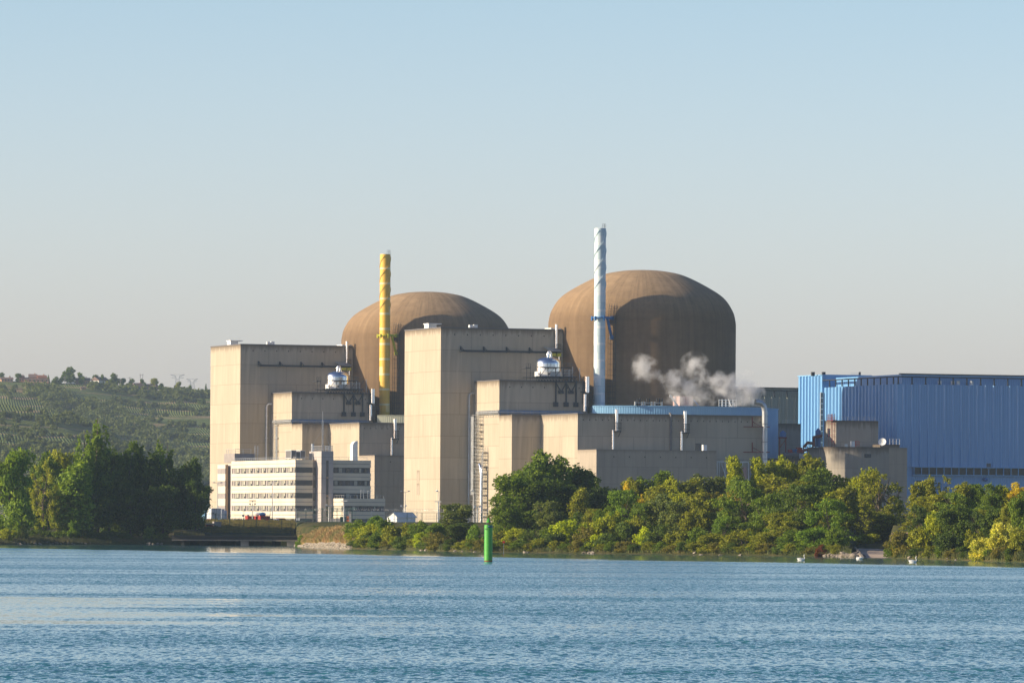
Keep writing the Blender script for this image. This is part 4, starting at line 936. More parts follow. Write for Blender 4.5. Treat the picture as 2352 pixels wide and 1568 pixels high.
    mb.build('casing', M['white_p'], s); MB().box(b+.002, b+.06, 12.3, 13.7, zt+.5, zc-1.2).build('grille', M['dark'], s)
    # lattice mast with stays
    m0 = FO.hv(741, 1035, tv+4)
    s = thing('radio_mast', 'thin guyed lattice mast on the office stair tower', 'mast', FO, (m0[0], tv+4, ztw)); x, y = m0[0], tv+4
    za, zb, zc2 = [FO.hv(741, p, tv+4)[2] for p in (944, 965, 1000)]
    mb = MB()
    for dx, dy in ((-.2, 0), (.2, 0), (0, .25)): mb.bar((x+dx, y+dy, ztw), (x+dx, y+dy, zb), .07)
    for i in range(int((zb-ztw)/.8)): mb.bar((x-.2, y, ztw+i*.8), (x+.2, y, ztw+.8+i*.8), .05)
    mb.bar((x, y, zb-.3), (x, y, za), .08); mb.build('lattice', M['galv'], s)
    mb = MB()
    for dx in (-3.8, 2.6):
        mb.bar((x+dx, y, ztw), (x, y, zb-2), .04); mb.bar((x+dx, y, ztw), (x, y, zc2+2), .04)
    mb.build('stays', M['galv'], s)
    # low wing
    lw0 = FO.hv(764.2, 1144, tv)[0]; c = FO.hu(788.4, 1144, lw0); cv = c[1]; zl = c[2]; rr = FO.hv(884.6, 1144, cv)[0]
    t = thing('office_wing', 'low two storey striped wing at the right foot of the offices', 'office building', FO, (lw0, cv, GZ))
    MB().prism([(lw0+q, cv+q), (rr-q, cv+q), (rr-q, -.5), (lw0+q, -.5)], GZ, zl-.2).build('core_wall', M['dkgrey'], t)
    top = zl
    for k in range(2):
        top = zl if k == 0 else zl-b0-bh; bot = zl-b0-(k)*pitch; 
        if k == 1: bot = zl-b0-pitch
        mid = (top+bot)/2; mb = MB()
        for z0, z1 in ((mid+.05, top), (bot, mid-.05)): mb.prism([(lw0, cv), (rr, cv), (rr, -.4), (lw0, -.4)], z0, z1)
        mb.build('spandrel', M['cream'], t)
    for k in range(2):
        tp = zl-b0-k*pitch; MB().box(lw0+.1, lw0+q, cv+1.5, -1.5, tp-bh+.1, tp-.1).build('side_window', M['blind'], t)
        wins([(X(1600), X(1638)), (X(1642), X(1680)), (X(1718), X(1765)), (X(1800), X(1850)), (X(1868), X(1890)), (X(1900), X(1942))], cv+q, k, t, zl)
    mb = MB(); rail(mb, [(lw0+.3, -.8, zl), (lw0+.3, cv+.3, zl), (rr-.3, cv+.3, zl)], .8, 1.7, .07, False); ladder(mb, (rr-5, cv+4, zl), 2.4, .8, True); ladder(mb, (rr-3, cv+4, zl), 2.3, .8, True); mb.build('roof_rail', M['galv'], t)
office()

# ================================================================= ground, water
SH = [(-900, 1090), (-300, 1120), (0, 1142), (200, 1172), (300, 1181), (400, 1186), (470, 1196), (676, 1204), (680, 1150), (684, 1128), (700, 1101), (740, 1070), (800, 1035), (900, 1010), (1000, 972), (1120, 936), (1300, 922), (1500, 903), (1700, 886), (1900, 862), (2100, 817), (2352, 749), (2700, 660), (3300, 560)]
def shore(px):
    px = px
    for (a, ya), (b, yb) in zip(SH, SH[1:]):
        if px <= b: 
            t = max(0, (px-a)/(b-a)); return ya+(yb-ya)*t
    return SH[-1][1]
def pxof(X, Y): return CX+X/Y*FX
PROF_B = [(-14, -2.2), (-3, -.5), (0, .03), (1.5, .35), (5, .7), (18, 1.2), (50, 2.6), (110, 4.85), (170, 4.97)]
PROF_I = [(-14, -2.2), (-3, -.5), (0, .05), (1.5, 1.0), (8, 2.0), (30, 3.9), (60, 4.75), (110, 4.9), (170, 4.97)]
PROF_P = [(-14, -2.0), (-3, -.5), (0, .03), (1.5, .6), (8, 1.8), (22, 3.0), (50, 3.4), (110, 4.85), (170, 4.97)]
def gz(px, Y):
    d = Y-shore(px); P = PROF_I if 400 < px < 679 else (PROF_P if 679 <= px < 815 else PROF_B)
    if d <= P[0][0]: return P[0][1]
    for (a, za), (b, zb) in zip(P, P[1:]):
        if d <= b: z = za+(zb-za)*(d-a)/(b-a); break
    else: z = GZ-.02
    if 679 <= px < 760 and d > 0: z *= min(1, .3+(px-680)/90) if d < 60 else 1
    if 1962 < px < 2050 and d > -3: z = min(z, -.5+d*.026 if d < 60 else 1.06+(d-60)*.02)
    if 1 < d < 100: z += .25*mn.noise(Vector((px*.05, Y*.08, 0)))
    return z

def land():
    cols = sorted(set(list(np.arange(-900, 3301, 12))+[676, 680, 684, 470, 400]))
    D = [-14, -6, -3, -1.5, 0, .8, 1.5, 3, 5, 8, 12, 18, 25, 33, 42, 52, 65, 80, 95, 110, 140, 170]
    V = []; Fc = []
    far = [1450, 1700, 2400, 4000, 9000]
    nr = len(D)+len(far)
    for px in cols:
        s = shore(px)
        for d in D: V.append((wX(px, s+d), s+d, gz(px, s+d)))
        for k, Yf in enumerate(far): V.append((wX(px, Yf), Yf, GZ-.02 if Yf < 3000 else GZ-1))
    for i in range(len(cols)-1):
        for j in range(nr-1): a = i*nr+j; Fc.append((a, a+nr, a+nr+1, a+1))
    me = bpy.data.meshes.new('ground'); me.from_pydata(V, [], Fc); me.polygons.foreach_set('use_smooth', [True]*len(Fc)); me.update()
    o = bpy.data.objects.new('ground', me); COL.objects.link(o); structure(o)
    m, nt, b = mat('bank_soil_and_grass'); geo = N(nt, 'ShaderNodeNewGeometry').outputs['Position']
    n1 = noise(nt, geo, .12, 5, .7); n2 = noise(nt, geo, 1.2, 4, .7)
    c = mixc(nt, ramp(nt, n1, (.42, 0), (.7, 1)), (.045, .06, .018), (.13, .10, .045))
    c = mixc(nt, mth(nt, 'MULTIPLY', n2, .5), c, (.05, .05, .02))
    L(nt, c, b.inputs['Base Color']); b.inputs['Roughness'].default_value = .95; b.inputs['Specular IOR Level'].default_value = .1
    bp = N(nt, 'ShaderNodeBump'); bp.inputs['Distance'].default_value = .3; L(nt, n2, bp.inputs['Height']); L(nt, bp.outputs[0], b.inputs['Normal'])
    me.materials.append(m)
land()

def water():
    m, nt, b = mat('river_water'); geo = N(nt, 'ShaderNodeNewGeometry').outputs['Position']
    b.inputs['Base Color'].default_value = (.034, .165, .195, 1); b.inputs['Roughness'].default_value = .06; b.inputs['IOR'].default_value = 1.33
    sep = N(nt, 'ShaderNodeSeparateXYZ'); L(nt, geo, sep.inputs[0])
    h1 = noise(nt, geo, 1.0, 3, .6, (.42, .62, 1)); h2 = noise(nt, geo, 1.0, 4, .65, (1.5, 2.2, 1)); h3 = noise(nt, geo, 1.0, 2, .5, (.05, .12, 1))
    # wind patches and the sheltered strip under the far bank
    pat = noise(nt, geo, 1.0, 4, .6, (.006, .022, 1)); wind = ramp(nt, pat, (.36, .40), (.58, 1.0))
    pat2 = noise(nt, geo, 1.0, 4, .65, (.012, .07, 1)); wind = mth(nt, 'MULTIPLY', wind, ramp(nt, pat2, (.34, .55), (.56, 1.0)))
    # calm water reaches from the far bank out to the wind line
    xx = mth(nt, 'MULTIPLY', sep.outputs[0], -2.3); ln = mth(nt, 'ADD', mth(nt, 'SUBTRACT', sep.outputs[1], xx), -925)
    mr = N(nt, 'ShaderNodeMapRange'); mr.inputs['From Min'].default_value = -135; mr.inputs['From Max'].default_value = -95; mr.inputs['To Min'].default_value = 1; mr.inputs['To Max'].default_value = .07; L(nt, mth(nt, 'ADD', ln, mth(nt, 'MULTIPLY', pat2, 60)), mr.inputs[0])
    wind = mth(nt, 'MULTIPLY', wind, mr.outputs[0])
    h = mth(nt, 'ADD', mth(nt, 'MULTIPLY', h1, .22), mth(nt, 'MULTIPLY', h2, .085)); h = mth(nt, 'MULTIPLY', h, wind)
    bp = N(nt, 'ShaderNodeBump'); bp.inputs['Strength'].default_value = 1.0; bp.inputs['Distance'].default_value = 1.0
    nt.nodes.remove(bp)
    def slope(sc, amp, det):
        mp = N(nt, 'ShaderNodeMapping'); mp.inputs['Scale'].default_value = sc; L(nt, geo, mp.inputs[0])
        n = N(nt, 'ShaderNodeTexNoise'); n.inputs['Scale'].default_value = 1; n.inputs['Detail'].default_value = det; n.inputs['Roughness'].default_value = .6; L(nt, mp.outputs[0], n.inputs['Vector'])
        a = N(nt, 'ShaderNodeVectorMath', operation='SUBTRACT'); L(nt, n.outputs[1], a.inputs[0]); a.inputs[1].default_value = (.5, .5, .5)
        m2 = N(nt, 'ShaderNodeVectorMath', operation='MULTIPLY'); L(nt, a.outputs[0], m2.inputs[0]); m2.inputs[1].default_value = (amp, amp, 0); return m2.outputs[0]
    sm = N(nt, 'ShaderNodeVectorMath', operation='ADD'); L(nt, slope((1.7, .32, 1), 1.4, 3), sm.inputs[0]); L(nt, slope((4.2, .9, 1), 1.25, 2), sm.inputs[1])
    # one slick of still water low on the left
    dx = mth(nt, 'DIVIDE', mth(nt, 'ADD', sep.outputs[0], 31), 22); dy = mth(nt, 'DIVIDE', mth(nt, 'ADD', sep.outputs[1], -300), 62)
    rr_ = mth(nt, 'SQRT', mth(nt, 'ADD', mth(nt, 'MULTIPLY', dx, dx), mth(nt, 'MULTIPLY', dy, dy)))
    rr_ = mth(nt, 'ADD', rr_, mth(nt, 'MULTIPLY', mth(nt, 'SUBTRACT', pat2, .5), 2.6)); wind = mth(nt, 'MULTIPLY', wind, ramp(nt, rr_, (.55, .22), (1.0, 1)))
    # wave faces turned to the viewer's side of the river hide the backs of the waves at this low angle
    sx = N(nt, 'ShaderNodeSeparateXYZ'); L(nt, sm.outputs[0], sx.inputs[0])
    yb = mth(nt, 'ADD', mth(nt, 'MULTIPLY', mth(nt, 'ABSOLUTE', sx.outputs[1]), -.85), -.03)
    cb = N(nt, 'ShaderNodeCombineXYZ'); L(nt, mth(nt, 'MULTIPLY', sx.outputs[0], .6), cb.inputs[0]); L(nt, yb, cb.inputs[1]); sm = cb
    sw = N(nt, 'ShaderNodeVectorMath', operation='SCALE'); L(nt, sm.outputs[0], sw.inputs[0]); L(nt, wind, sw.inputs['Scale'])
    ad = N(nt, 'ShaderNodeVectorMath', operation='ADD'); L(nt, sw.outputs[0], ad.inputs[0]); ad.inputs[1].default_value = (0, 0, 1)
    nz = N(nt, 'ShaderNodeVectorMath', operation='NORMALIZE'); L(nt, ad.outputs[0], nz.inputs[0]); L(nt, nz.outputs[0], b.inputs['Normal'])
    V = [(-4000, -300, 0), (4000, -300, 0), (4000, 1400, 0), (-4000, 1400, 0)]
    me = bpy.data.meshes.new('water'); me.from_pydata(V, [], [(0, 1, 2, 3)]); me.materials.append(m)
    o = bpy.data.objects.new('water', me); COL.objects.link(o); structure(o)
    V = [(-4000, -300, -3), (4000, -300, -3), (4000, 1400, -3), (-4000, 1400, -3)]
    me = bpy.data.meshes.new('river_bed'); me.from_pydata(V, [], [(0, 1, 2, 3)]); me.materials.append(M['stone'])
    o = bpy.data.objects.new('river_bed', me); COL.objects.link(o); structure(o)
water()

# ================================================================= buoy-like mark
def river_mark():
    Y = 702.0; p = at(1121.5, 1289, Y); r = .51; ztop = at(1121.5, 1204.5, Y).z; za = at(1121.5, 1187, Y).z; zc = at(1121.5, 1199, Y).z
    t = thing('river_mark', 'green cylindrical river mark with a cone top, standing in the water', 'river mark', None, (p.x, Y, 0)); t['_o'] = [p.x, Y, 0]
    c = (p.x, Y)
    mb = MB(); mb.lathe([(r, .12), (r, ztop-.02), (r-.02, ztop), (0, ztop)], 48, c); mb.build('column', M['green'], t, smooth=True)
    mb = MB(); mb.lathe([(r+.004, -1.5), (r+.004, .14)], 48, c); mb.build('waterline_band', M['rust'], t, smooth=True)
    mb = MB(); mb.lathe([(0, zc), (.31, zc), (0, za)], 36, c); mb.build('cone', M['green'], t, smooth=True)
    mb = MB(); mb.tube([(c[0], c[1], ztop), (c[0], c[1], zc+.02)], .055, 8); mb.bar((c[0]-.25, c[1], ztop), (c[0]-.25, c[1], zc-.05), .06); mb.box(c[0]-.3, c[0]-.12, c[1]-.1, c[1]+.1, ztop, ztop+.18); mb.build('post', M['dkgrey'], t)
    mb = MB()
    a0, a1 = math.radians(-102), math.radians(-20)
    mb.lathe([(r+.008, ztop-.35), (r+.008, ztop-.08)], 20, c, a0, a1); o = mb.build('name_plate', plain('teal_plate', (.01, .10, .13), .4), t, smooth=True)
    mb = MB(); mb.lathe([(r+.013, ztop-.21), (r+.013, ztop-.16)], 10, c, math.radians(-96), math.radians(-70)); mb.build('plate_line', M['galv'], t, smooth=True)
    # number 380, wrapped round the column
    cu = bpy.data.curves.new('number', 'FONT'); cu.body = '380'; cu.size = .27; cu.align_x = 'CENTER'; cu.extrude = .004
    tmp = bpy.data.objects.new('number', cu); COL.objects.link(tmp); dg = bpy.context.evaluated_depsgraph_get()
    me = bpy.data.meshes.new_from_object(tmp.evaluated_get(dg)); bpy.data.objects.remove(tmp)
    import bmesh
    bm = bmesh.new(); bm.from_mesh(me); bmesh.ops.subdivide_edges(bm, edges=bm.edges, cuts=1)
    for v in bm.verts:
        a = math.radians(-127)+v.co.x*1.15/r; rr = r+.012+v.co.z; z = ztop-.62+v.co.y
        v.co = Vector((rr*math.cos(a), rr*math.sin(a), z))
    bm.to_mesh(me); bm.free(); me.materials.clear(); me.materials.append(M['dark'])
    o = bpy.data.objects.new('number', me); COL.objects.link(o); o.parent = t
river_mark()

# ================================================================= swans
def swan(px, py, Y, face, upending=False, label=''):
    p = at(px, py, Y); t = thing('swan', label, 'bird', None, (p.x, Y, 0), 'white swans on the river'); t['_o'] = [0, 0, 0]
    t.scale = (face*.85, .85, .85)
    mb = MB(); B = [(-.62, .30, .03), (-.5, .24, .12), (-.3, .22, .24), (0, .2, .29), (.25, .2, .25), (.42, .22, .14), (.48, .26, .06)]
    mb.tube([(x, 0, z-.06) for x, z, r in B], .1, 12, rr=[r for x, z, r in B])
    neck = [(.40, .22), (.50, .34), (.50, .50), (.43, .66), (.42, .80), (.48, .92), (.57, .94)] if not upending else [(.36, .22), (.42, .34), (.36, .44), (.24, .42), (.12, .36), (.05, .32)]
    rr = [.12, .08, .06, .05, .05, .06, .05] if not upending else [.12, .08, .06, .055, .06, .04]
    mb.tube([(x, 0, z) for x, z in neck], .06, 8, rr=rr)
    mb.build('body', M['feather'], t, smooth=True)
    for s in (-1, 1):
        mb = MB(); W = [(-.72, .36, .02), (-.45, .34, .1), (-.1, .33, .14), (.25, .28, .05)]
        mb.tube([(x, s*.17, z) for x, z, r in W], .1, 8, rr=[r for *_, r in W]); mb.build('wing', M['feather'], t, smooth=True)
    hx, hz = neck[-1]; mb = MB(); d = 1 if not upending else -1
    mb.tube([(hx+d*.03, 0, hz), (hx+d*.16, 0, hz-.05)], .03, 6, rr=[.035, .012]); mb.build('beak', M['beak'], t, smooth=True)
swan(3205/1.7415, 2238/1.7415, 760, 1, False, 'white swan on open water left of the boat ramp, neck raised')
swan(3652/1.7415, 2245/1.7415, 728, 1, False, 'white swan with raised neck on the water right of the boat ramp')
swan(3437/1.7415, 2227/1.7415, 795, -1, True, 'white swan preening at the foot of the boat ramp')
# ================================================================= yard: lamps, containers, fence, bridge
def ground_at(px, Y): return max(gz(px, Y), 0)
def lamp(px, ytop, Y, kind, label, two=None):
    fxp = fix(px, ytop)[0]; g = ground_at(fxp, Y); p = at(px, ytop, Y); h = p.z-g
    t = thing('street_lamp', label, 'lamp post', None, (p.x, Y, g), 'lamp posts in the power plant yard'); t['_o'] = [0, 0, 0]
    mb = MB(); mb.tube([(0, 0, 0), (0, 0, h*.5), (0, 0, h-.1)], .12, 8, rr=[.15, .12, .075]); mb.build('pole', M['pole'], t, smooth=True)
    if kind == 'panel':
        MB().box(-.75, .75, -.3, .3, h-.1, h+.1).build('panel_head', M['dkgrey'] if px < 600 else M['white_p'], t)
        if two:
            hz = at(px, two, Y).z-g
            for s in (-1, 1):
                mb = MB(); mb.bar((0, 0, hz-.25), (s*.45, 0, hz-.25), .08); mb.bar((s*.45, 0, hz-.25), (s*.5, 0, hz), .07); mb.box(s*.35, s*.75, -.2, .1, hz-.05, hz+.3); mb.build('floodlight', M['galv'], t)
    elif kind == 'double':
        for s in (-1, 1):
            mb = MB(); mb.tube([(0, 0, h-.35), (s*.4, 0, h-.1), (s*.75, 0, h)], .04, 6); mb.tube([(s*.6, 0, h), (s*.85, 0, h+.04), (s*1.2, 0, h+.02)], .1, 8, rr=[.06, .15, .08]); mb.build('lamp_head', M['galv'], t, smooth=True)
    elif kind == 'single':
        s = two or -1; mb = MB(); mb.tube([(0, 0, h-.2), (s*.3, 0, h)], .05, 6); mb.tube([(s*.2, 0, h), (s*.5, 0, h+.08), (s*.85, 0, h+.02)], .1, 8, rr=[.08, .24, .1]); mb.build('lamp_head', M['white_p'], t, smooth=True)
    elif kind == 'flood':
        for s in (-1, 1):
            mb = MB(); mb.bar((0, 0, h-.3), (s*.55, 0, h-.3), .09); mb.box(s*.35, s*.8, -.25, .1, h-.25, h+.15); mb.build('floodlight', M['galv'], t)
lamp(580.2, 1149.3, 1262, 'panel', 'lamp post with a dark flat head in front of the red containers', 1158)
lamp(625.6, 1104.7, 1400, 'double', 'tall thin double armed lamp against the office front')
lamp(500, 1108, 1420, 'double', 'double armed lamp half hidden behind the left tree clump')
lamp(755.5, 1158.6, 1330, 'flood', 'short floodlight post in front of the office stair tower')
lamp(790.2, 1149.8, 1240, 'panel', 'lamp post with a pale flat head left of the bushes')
lamp(930.6, 1127.8, 1400, 'double', 'double armed lamp above the white tent')
lamp(926.8, 1160.8, 1395, 'flood', 'floodlight post just left of the double lamp by the white tent')
lamp(1008.2, 1127.5, 1420, 'single', 'lamp with one arm at the lit edge of the right tall block', -1)
lamp(1006.4, 1151.5, 1300, 'panel', 'lamp post with a pale flat head below the right tall block')
lamp(1088, 1127, 1420, 'single', 'round headed lamp left of the scaffold tower', -1)
lamp(1096, 1162, 1350, 'flood', 'floodlight post at the scaffold foot')
lamp(564, 1183, 1300, 'flood', 'small floodlight post beside the white shed')

def box_thing(name, label, cat, x0, x1, y0, Y, depth, m, ribs=True, group=None, y1=None, doors=False):
    """container or cabin with its left-front corner at pixel x0 and depth Y, facing the viewer"""
    g = ground_at(fix((x0+x1)/2, y0)[0], Y); a, b = at(x0, y0, Y), at(x1, y0, Y); zt = a.z; zb = g if y1 is None else at(x0, y1, Y).z
    w = b.x-a.x; ang = math.radians(10)
    t = thing(name, label, cat, None, (a.x, Y, zb), group); t['_o'] = [0, 0, 0]; t.rotation_euler = (0, 0, ang)
    P = [(0, 0), (w, 0), (w, depth), (0, depth)]
    if ribs: P = ribbed(P, (0, 1, 3), .42, .3, .06)
    MB().prism(P, 0, zt-zb).build('body', m, t)
    mb = MB()
    for x in (-.05, w-.1):
        for y in (-.09, depth-.06): mb.box(x, x+.15, y, y+.15, -.02, zt-zb+.03)
    for zz in (-.03, zt-zb-.1): mb.box(.1, w-.1, -.1, .02, zz, zz+.14); mb.box(-.08, .02, .06, depth-.06, zz, zz+.14)
    mb.build('frame', m, t)
    if doors:
        mb = MB()
        for k in (.12, .3, .47, .53, .7, .88): mb.bar((w*k, -.12, .1), (w*k, -.12, zt-zb-.1), .05)
        mb.box(w*.1, w*.22, -.14, -.08, (zt-zb)*.45, (zt-zb)*.62); mb.build('door_bars', M['dkgrey'], t)
    return t
gC = 'shipping containers in the yard'
# bank ground there is about 4.9 m
box_thing('shipping_container', 'white refrigerated container stacked on a dark red one', 'container', 485.6, 507.6, 1167, 1285, 8, M['cwhite'], True, gC, 1190.2, True)
box_thing('shipping_container', 'dark red container under the white refrigerated one', 'container', 485.6, 507.4, 1190.6, 1285.2, 8, M['dkred'], True, gC, None, True)
box_thing('shipping_container', 'pale grey container behind the white refrigerated one', 'container', 509, 515.3, 1168.5, 1300, 6, M['cwhite'], True, gC)
box_thing('shipping_container', 'narrow pale container right of the white refrigerated one', 'container', 515.8, 520.4, 1171.9, 1306, 5, M['cwhite'], True, gC)
box_thing('shipping_container', 'light blue container half hidden by the left trees', 'container', 470, 484.6, 1170, 1300, 6, M['blueg'], True, gC)
box_thing('shipping_container', 'blue container next to the dark red base container', 'container', 508.4, 515.8, 1191, 1272, 6, M['cblue'], True, gC)
box_thing('shipping_container', 'darker blue container left of the white shed', 'container', 516.5, 529.6, 1195, 1268, 5, M['cblue'], True, gC)
box_thing('white_shed', 'white site shed left of the red containers', 'shed', 530.5, 560.7, 1193.3, 1275, 6, M['white_p'], False)
for x0, x1, y0, yy, Y, lb, mm in ((570, 587, 1184.5, None, 1290, 'left one of the bright red upright containers', 'red'), (587.6, 598, 1184.7, None, 1288, 'middle one of the bright red upright containers', 'red'), (598.6, 619.3, 1184.3, None, 1284, 'right and widest of the bright red upright containers', 'red'), (562.6, 578, 1196.5, None, 1262, 'low red container in front of the upright red ones', 'red'), (642, 654.7, 1189.5, None, 1300, 'dark red container right of the white tank container', 'dkred')):
    box_thing('shipping_container', lb, 'container', x0, x1, y0, Y, 5, M[mm], True, gC, None, mm == 'red')
box_thing('shipping_container', 'grey container just right of the red ones', 'container', 620.3, 628, 1190, 1292, 5, M['grpanel'], True, gC)
t = thing('tank_container', 'white rounded tank unit right of the red containers', 'tank', None, (at(635.5, 1190, 1290).x, 1290, 4.9)); t['_o'] = [0, 0, 0]
zq = at(635.5, 1190.5, 1290).z-4.9; MB().tube([(0, 0, 0), (0, 0, .1), (0, 0, zq-.2), (0, 0, zq)], .7, 18, rr=[.62, .68, .68, .5]).build('shell', M['white_p'], t, smooth=True); MB().box(-.75, .75, -.7, .7, 0, .2).build('frame', M['galv'], t)
p = at(599, 1184, 1287); t = thing('tarpaulin_bundle', 'blue and white tarpaulin bundle on top of the red containers', 'tarpaulin', None, (p.x, 1287, p.z)); t['_o'] = [0, 0, 0]
mb = MB(); mb.tube([(-.3, 0, .3), (.4, 0, .42), (1.1, 0, .3)], .3, 8, rr=[.34, .42, .3]); mb.build('blue_cover', M['cblue'], t, smooth=True); mb = MB(); mb.tube([(-1.2, 0, .35), (-.8, 0, .4), (-.35, 0, .3)], .3, 8, rr=[.3, .4, .3]); mb.build('white_cover', M['white_p'], t, smooth=True)
box_thing('utility_box', 'light grey cabin at the left end of the fence', 'cabin', 492, 508, 1197.5, 1222, 3, M['tower'], False)
t = box_thing('brick_kiosk', 'dark brown kiosk with a pale roof beside the grey cabin', 'kiosk', 474.5, 489, 1204.5, 1220, 3, M['dkred'], False)
MB().box(-.2, 1.9, -.4, 3.2, at(474.5, 1204.5, 1220).z-ground_at(485, 1220)+.02, at(474.5, 1204.5, 1220).z-ground_at(485, 1220)+.3).build('roof', M['tower'], t)
# orange machine
p = at(799.5, 1211, 1330); t = thing('orange_lift', 'orange scissor lift parked left of the bushes', 'lift', None, (p.x, 1330, 4.85)); t['_o'] = [0, 0, 0]
MB().box(-.55, .45, -.6, .6, .25, .75).build('chassis', M['orange'], t); MB().box(-.5, .45, -.6, .6, 1.0, 1.5).build('basket', M['orange'], t)
mb = MB(); mb.bar((-.4, -.5, .75), (.4, -.5, 1.1), .12); mb.bar((.4, -.5, .75), (-.4, -.5, 1.1), .12); mb.build('scissor', M['dark'], t)
for x in (-.35, .3): MB().tube([(x, -.66, .2), (x, -.5, .2)], .2, 12).build('wheel', M['black'], t)
for k, px in enumerate((810, 757)):
    p = at(px, 1209, 1325); t = thing('yard_box', ['teal storage box left of the orange lift', 'pale crate stack beside the low wing'][k], 'storage box', None, (at([788, 770][k], 1209, 1325).x, 1325, 4.85)); t['_o'] = [0, 0, 0]
    w = [.7, 1.2][k]
    if k == 0: MB().box(-w, w, 0, 1.2, 0, 1.3).build('body', M['fence'], t); MB().box(-w-.05, w+.05, -.05, 1.25, 1.3, 1.38).build('lid', M['fence'], t)
    else: MB().box(-w, -.05, 0, 1.2, 0, 1.0).build('crate', M['tower'], t); MB().box(.05, w, 0, 1.2, 0, 1.05).build('crate', M['tower'], t)
# tent
p = at(889, 1186.5, 1380); q = at(912, 1186.5, 1380); ap = at(903.9, 1176.2, 1380)
t = thing('white_tent', 'white gable tent between the offices and the right tall block', 'tent', None, (p.x, 1380, 4.95)); t['_o'] = [0, 0, 0]; t.rotation_euler = (0, 0, math.radians(-30))
w = (q.x-p.x)*1.15; h = p.z-4.95; ha = ap.z-4.95; off = (2.0, 6)
mb = MB(); mb.prism([(0, 0), (w, 0), (w+off[0]-.3, off[1]), (off[0]-.3, off[1])], 0, h); mb.face([(0, 0, h), (w, 0, h), (w*.62, 0, ha)]); mb.build('wall', M['white_p'], t)
mb = MB(); A = [(-.15, -.2, h-.1), (w*.62, -.2, ha+.05), (w*.62+off[0], off[1], ha+.05), (off[0]-.15, off[1], h-.1)]; mb.face(A[::-1]); B = [(w*.62, -.2, ha+.05), (w+.15, -.2, h-.1), (w+off[0]+.15, off[1], h-.1), (w*.62+off[0], off[1], ha+.05)]; mb.face(B[::-1]); mb.build('roof', M['whiter'], t)
MB().box(w*.3, w*.68, -.03, .02, .1, h*.82).build('opening', M['galv'], t)

# fence along the intake, posts as parts, mesh wires as one part
def fence(nm, label, pts, h, post_step, wire, m=M['fence']):
    t = thing(nm, label, 'fence', None, tuple(pts[0])); t['_o'] = list(pts[0])
    P = [Vector(p) for p in pts]
    mbw = MB()
    for a, b in zip(P, P[1:]):
        k = max(1, int((b-a).length/post_step))
        for i in range(k):
            c = a.lerp(b, i/k); mb = MB(); mb.bar(c, c+Vector((0, 0, h)), .13); mb.build('post', m, t)
        for zz in wire: mbw.bar(a+Vector((0, 0, zz)), b+Vector((0, 0, zz)), .05)
        kk = int((b-a).length/.9)
        for i in range(kk): c = a.lerp(b, i/kk); mbw.bar(c, c+Vector((0, 0, h*.93)), .018)
    mbw.build('wire_mesh', m, t)
    return t
def gp(px, Y, dz=0): q = at(px, 1210, Y); return (q.x, Y, ground_at(fix(px, 1210)[0], Y)+dz)
fence('green_fence', 'dark green mesh fence on the grassy bank above the intake', [gp(462, 1224), gp(560, 1222), gp(676, 1218)], 3.0, 2.6, (.1, 1.0, 2.0, 2.7, 2.95))
fence('green_fence', 'dark green mesh fence behind the dry grass point', [gp(684, 1200), gp(740, 1190), gp(820, 1170)], 3.0, 2.9, (.1, 1.0, 2.0, 2.7, 2.95))
t = fence('security_fence', 'tall grey security fence with coiled wire crossing the yard', [gp(560, 1330), gp(800, 1335), gp(1010, 1340), gp(1140, 1335)], 2.6, 5.0, (.1, .8, 1.6, 2.5), M['galv'])
mb = MB(); o = Vector(gp(560, 1330)); e = Vector(gp(1140, 1335)); nn = 900; pts = []
for i in range(nn): 
    f = i/nn; c = o.lerp(e, f); c.y += 8*math.sin(f*3.1); pts.append(c+Vector((0, .28*math.sin(i*.9), 3.0+.28*math.cos(i*.9))))
mb.tube(pts, .022, 3, False); mb.build('coiled_wire', M['galv'], t)
t = fence('security_fence', 'fence with blue green screen at the far yard edge', [gp(935, 1290), gp(1140, 1285)], 2.2, 3.4, (.1, 1.1, 2.1), M['fence'])
# signs
for px, py, Y, lb in ((571.3, 1214, 1221, 'pink red warning sign on the green fence above the intake'), (754.1, 1215.8, 1187, 'pink red warning sign on the fence by the dry grass'), (1157, 1223, 930, 'small red and white sign on the bank right of the green mark')):
    p = at(px, py, Y); g = gz(fix(px, py)[0], Y); t = thing('warning_sign', lb, 'sign', None, (p.x, Y-.15, g), 'red warning signs'); t['_o'] = [0, 0, 0]; hh = p.z-g
    if Y < 1000: t.scale = (.6, .6, .6)
    MB().box(-.32, .32, -.03, .03, hh-.28, hh+.28).build('plate', M['pink'] if Y > 1000 else M['red'], t); MB().box(-.04, .04, .031, .1, 0, hh-.1).build('post', M['galv'], t)
for px, py, Y, lb in ((684.8, 1190, 1300, 'white notice board on a post in front of the offices'), (872/1.0, 1215, 1160, 'short pale concrete post right of the lamp by the bushes')):
    if Y > 1200:
        p = at(px, py, Y); t = thing('notice_board', lb, 'sign', None, (p.x, Y, 4.9)); t['_o'] = [0, 0, 0]; hh = p.z-4.9
        MB().box(-.4, .4, -.03, .03, hh-.45, hh+.1).build('board', M['white_p'], t); MB().box(-.05, .05, .031, .1, 0, hh-.1).build('post', M['galv'], t)
    else:
        p = at(804, 1218, 1175); g = gz(fix(804, 1218)[0], 1175); t = thing('concrete_post', lb, 'post', None, (p.x, 1175, g)); t['_o'] = [0, 0, 0]
        MB().box(-.25, .25, -.25, .25, 0, 2.0).build('post', M['tower'], t); MB().box(-.3, .3, -.3, .3, 2.0, 2.1).build('cap', M['tower'], t)

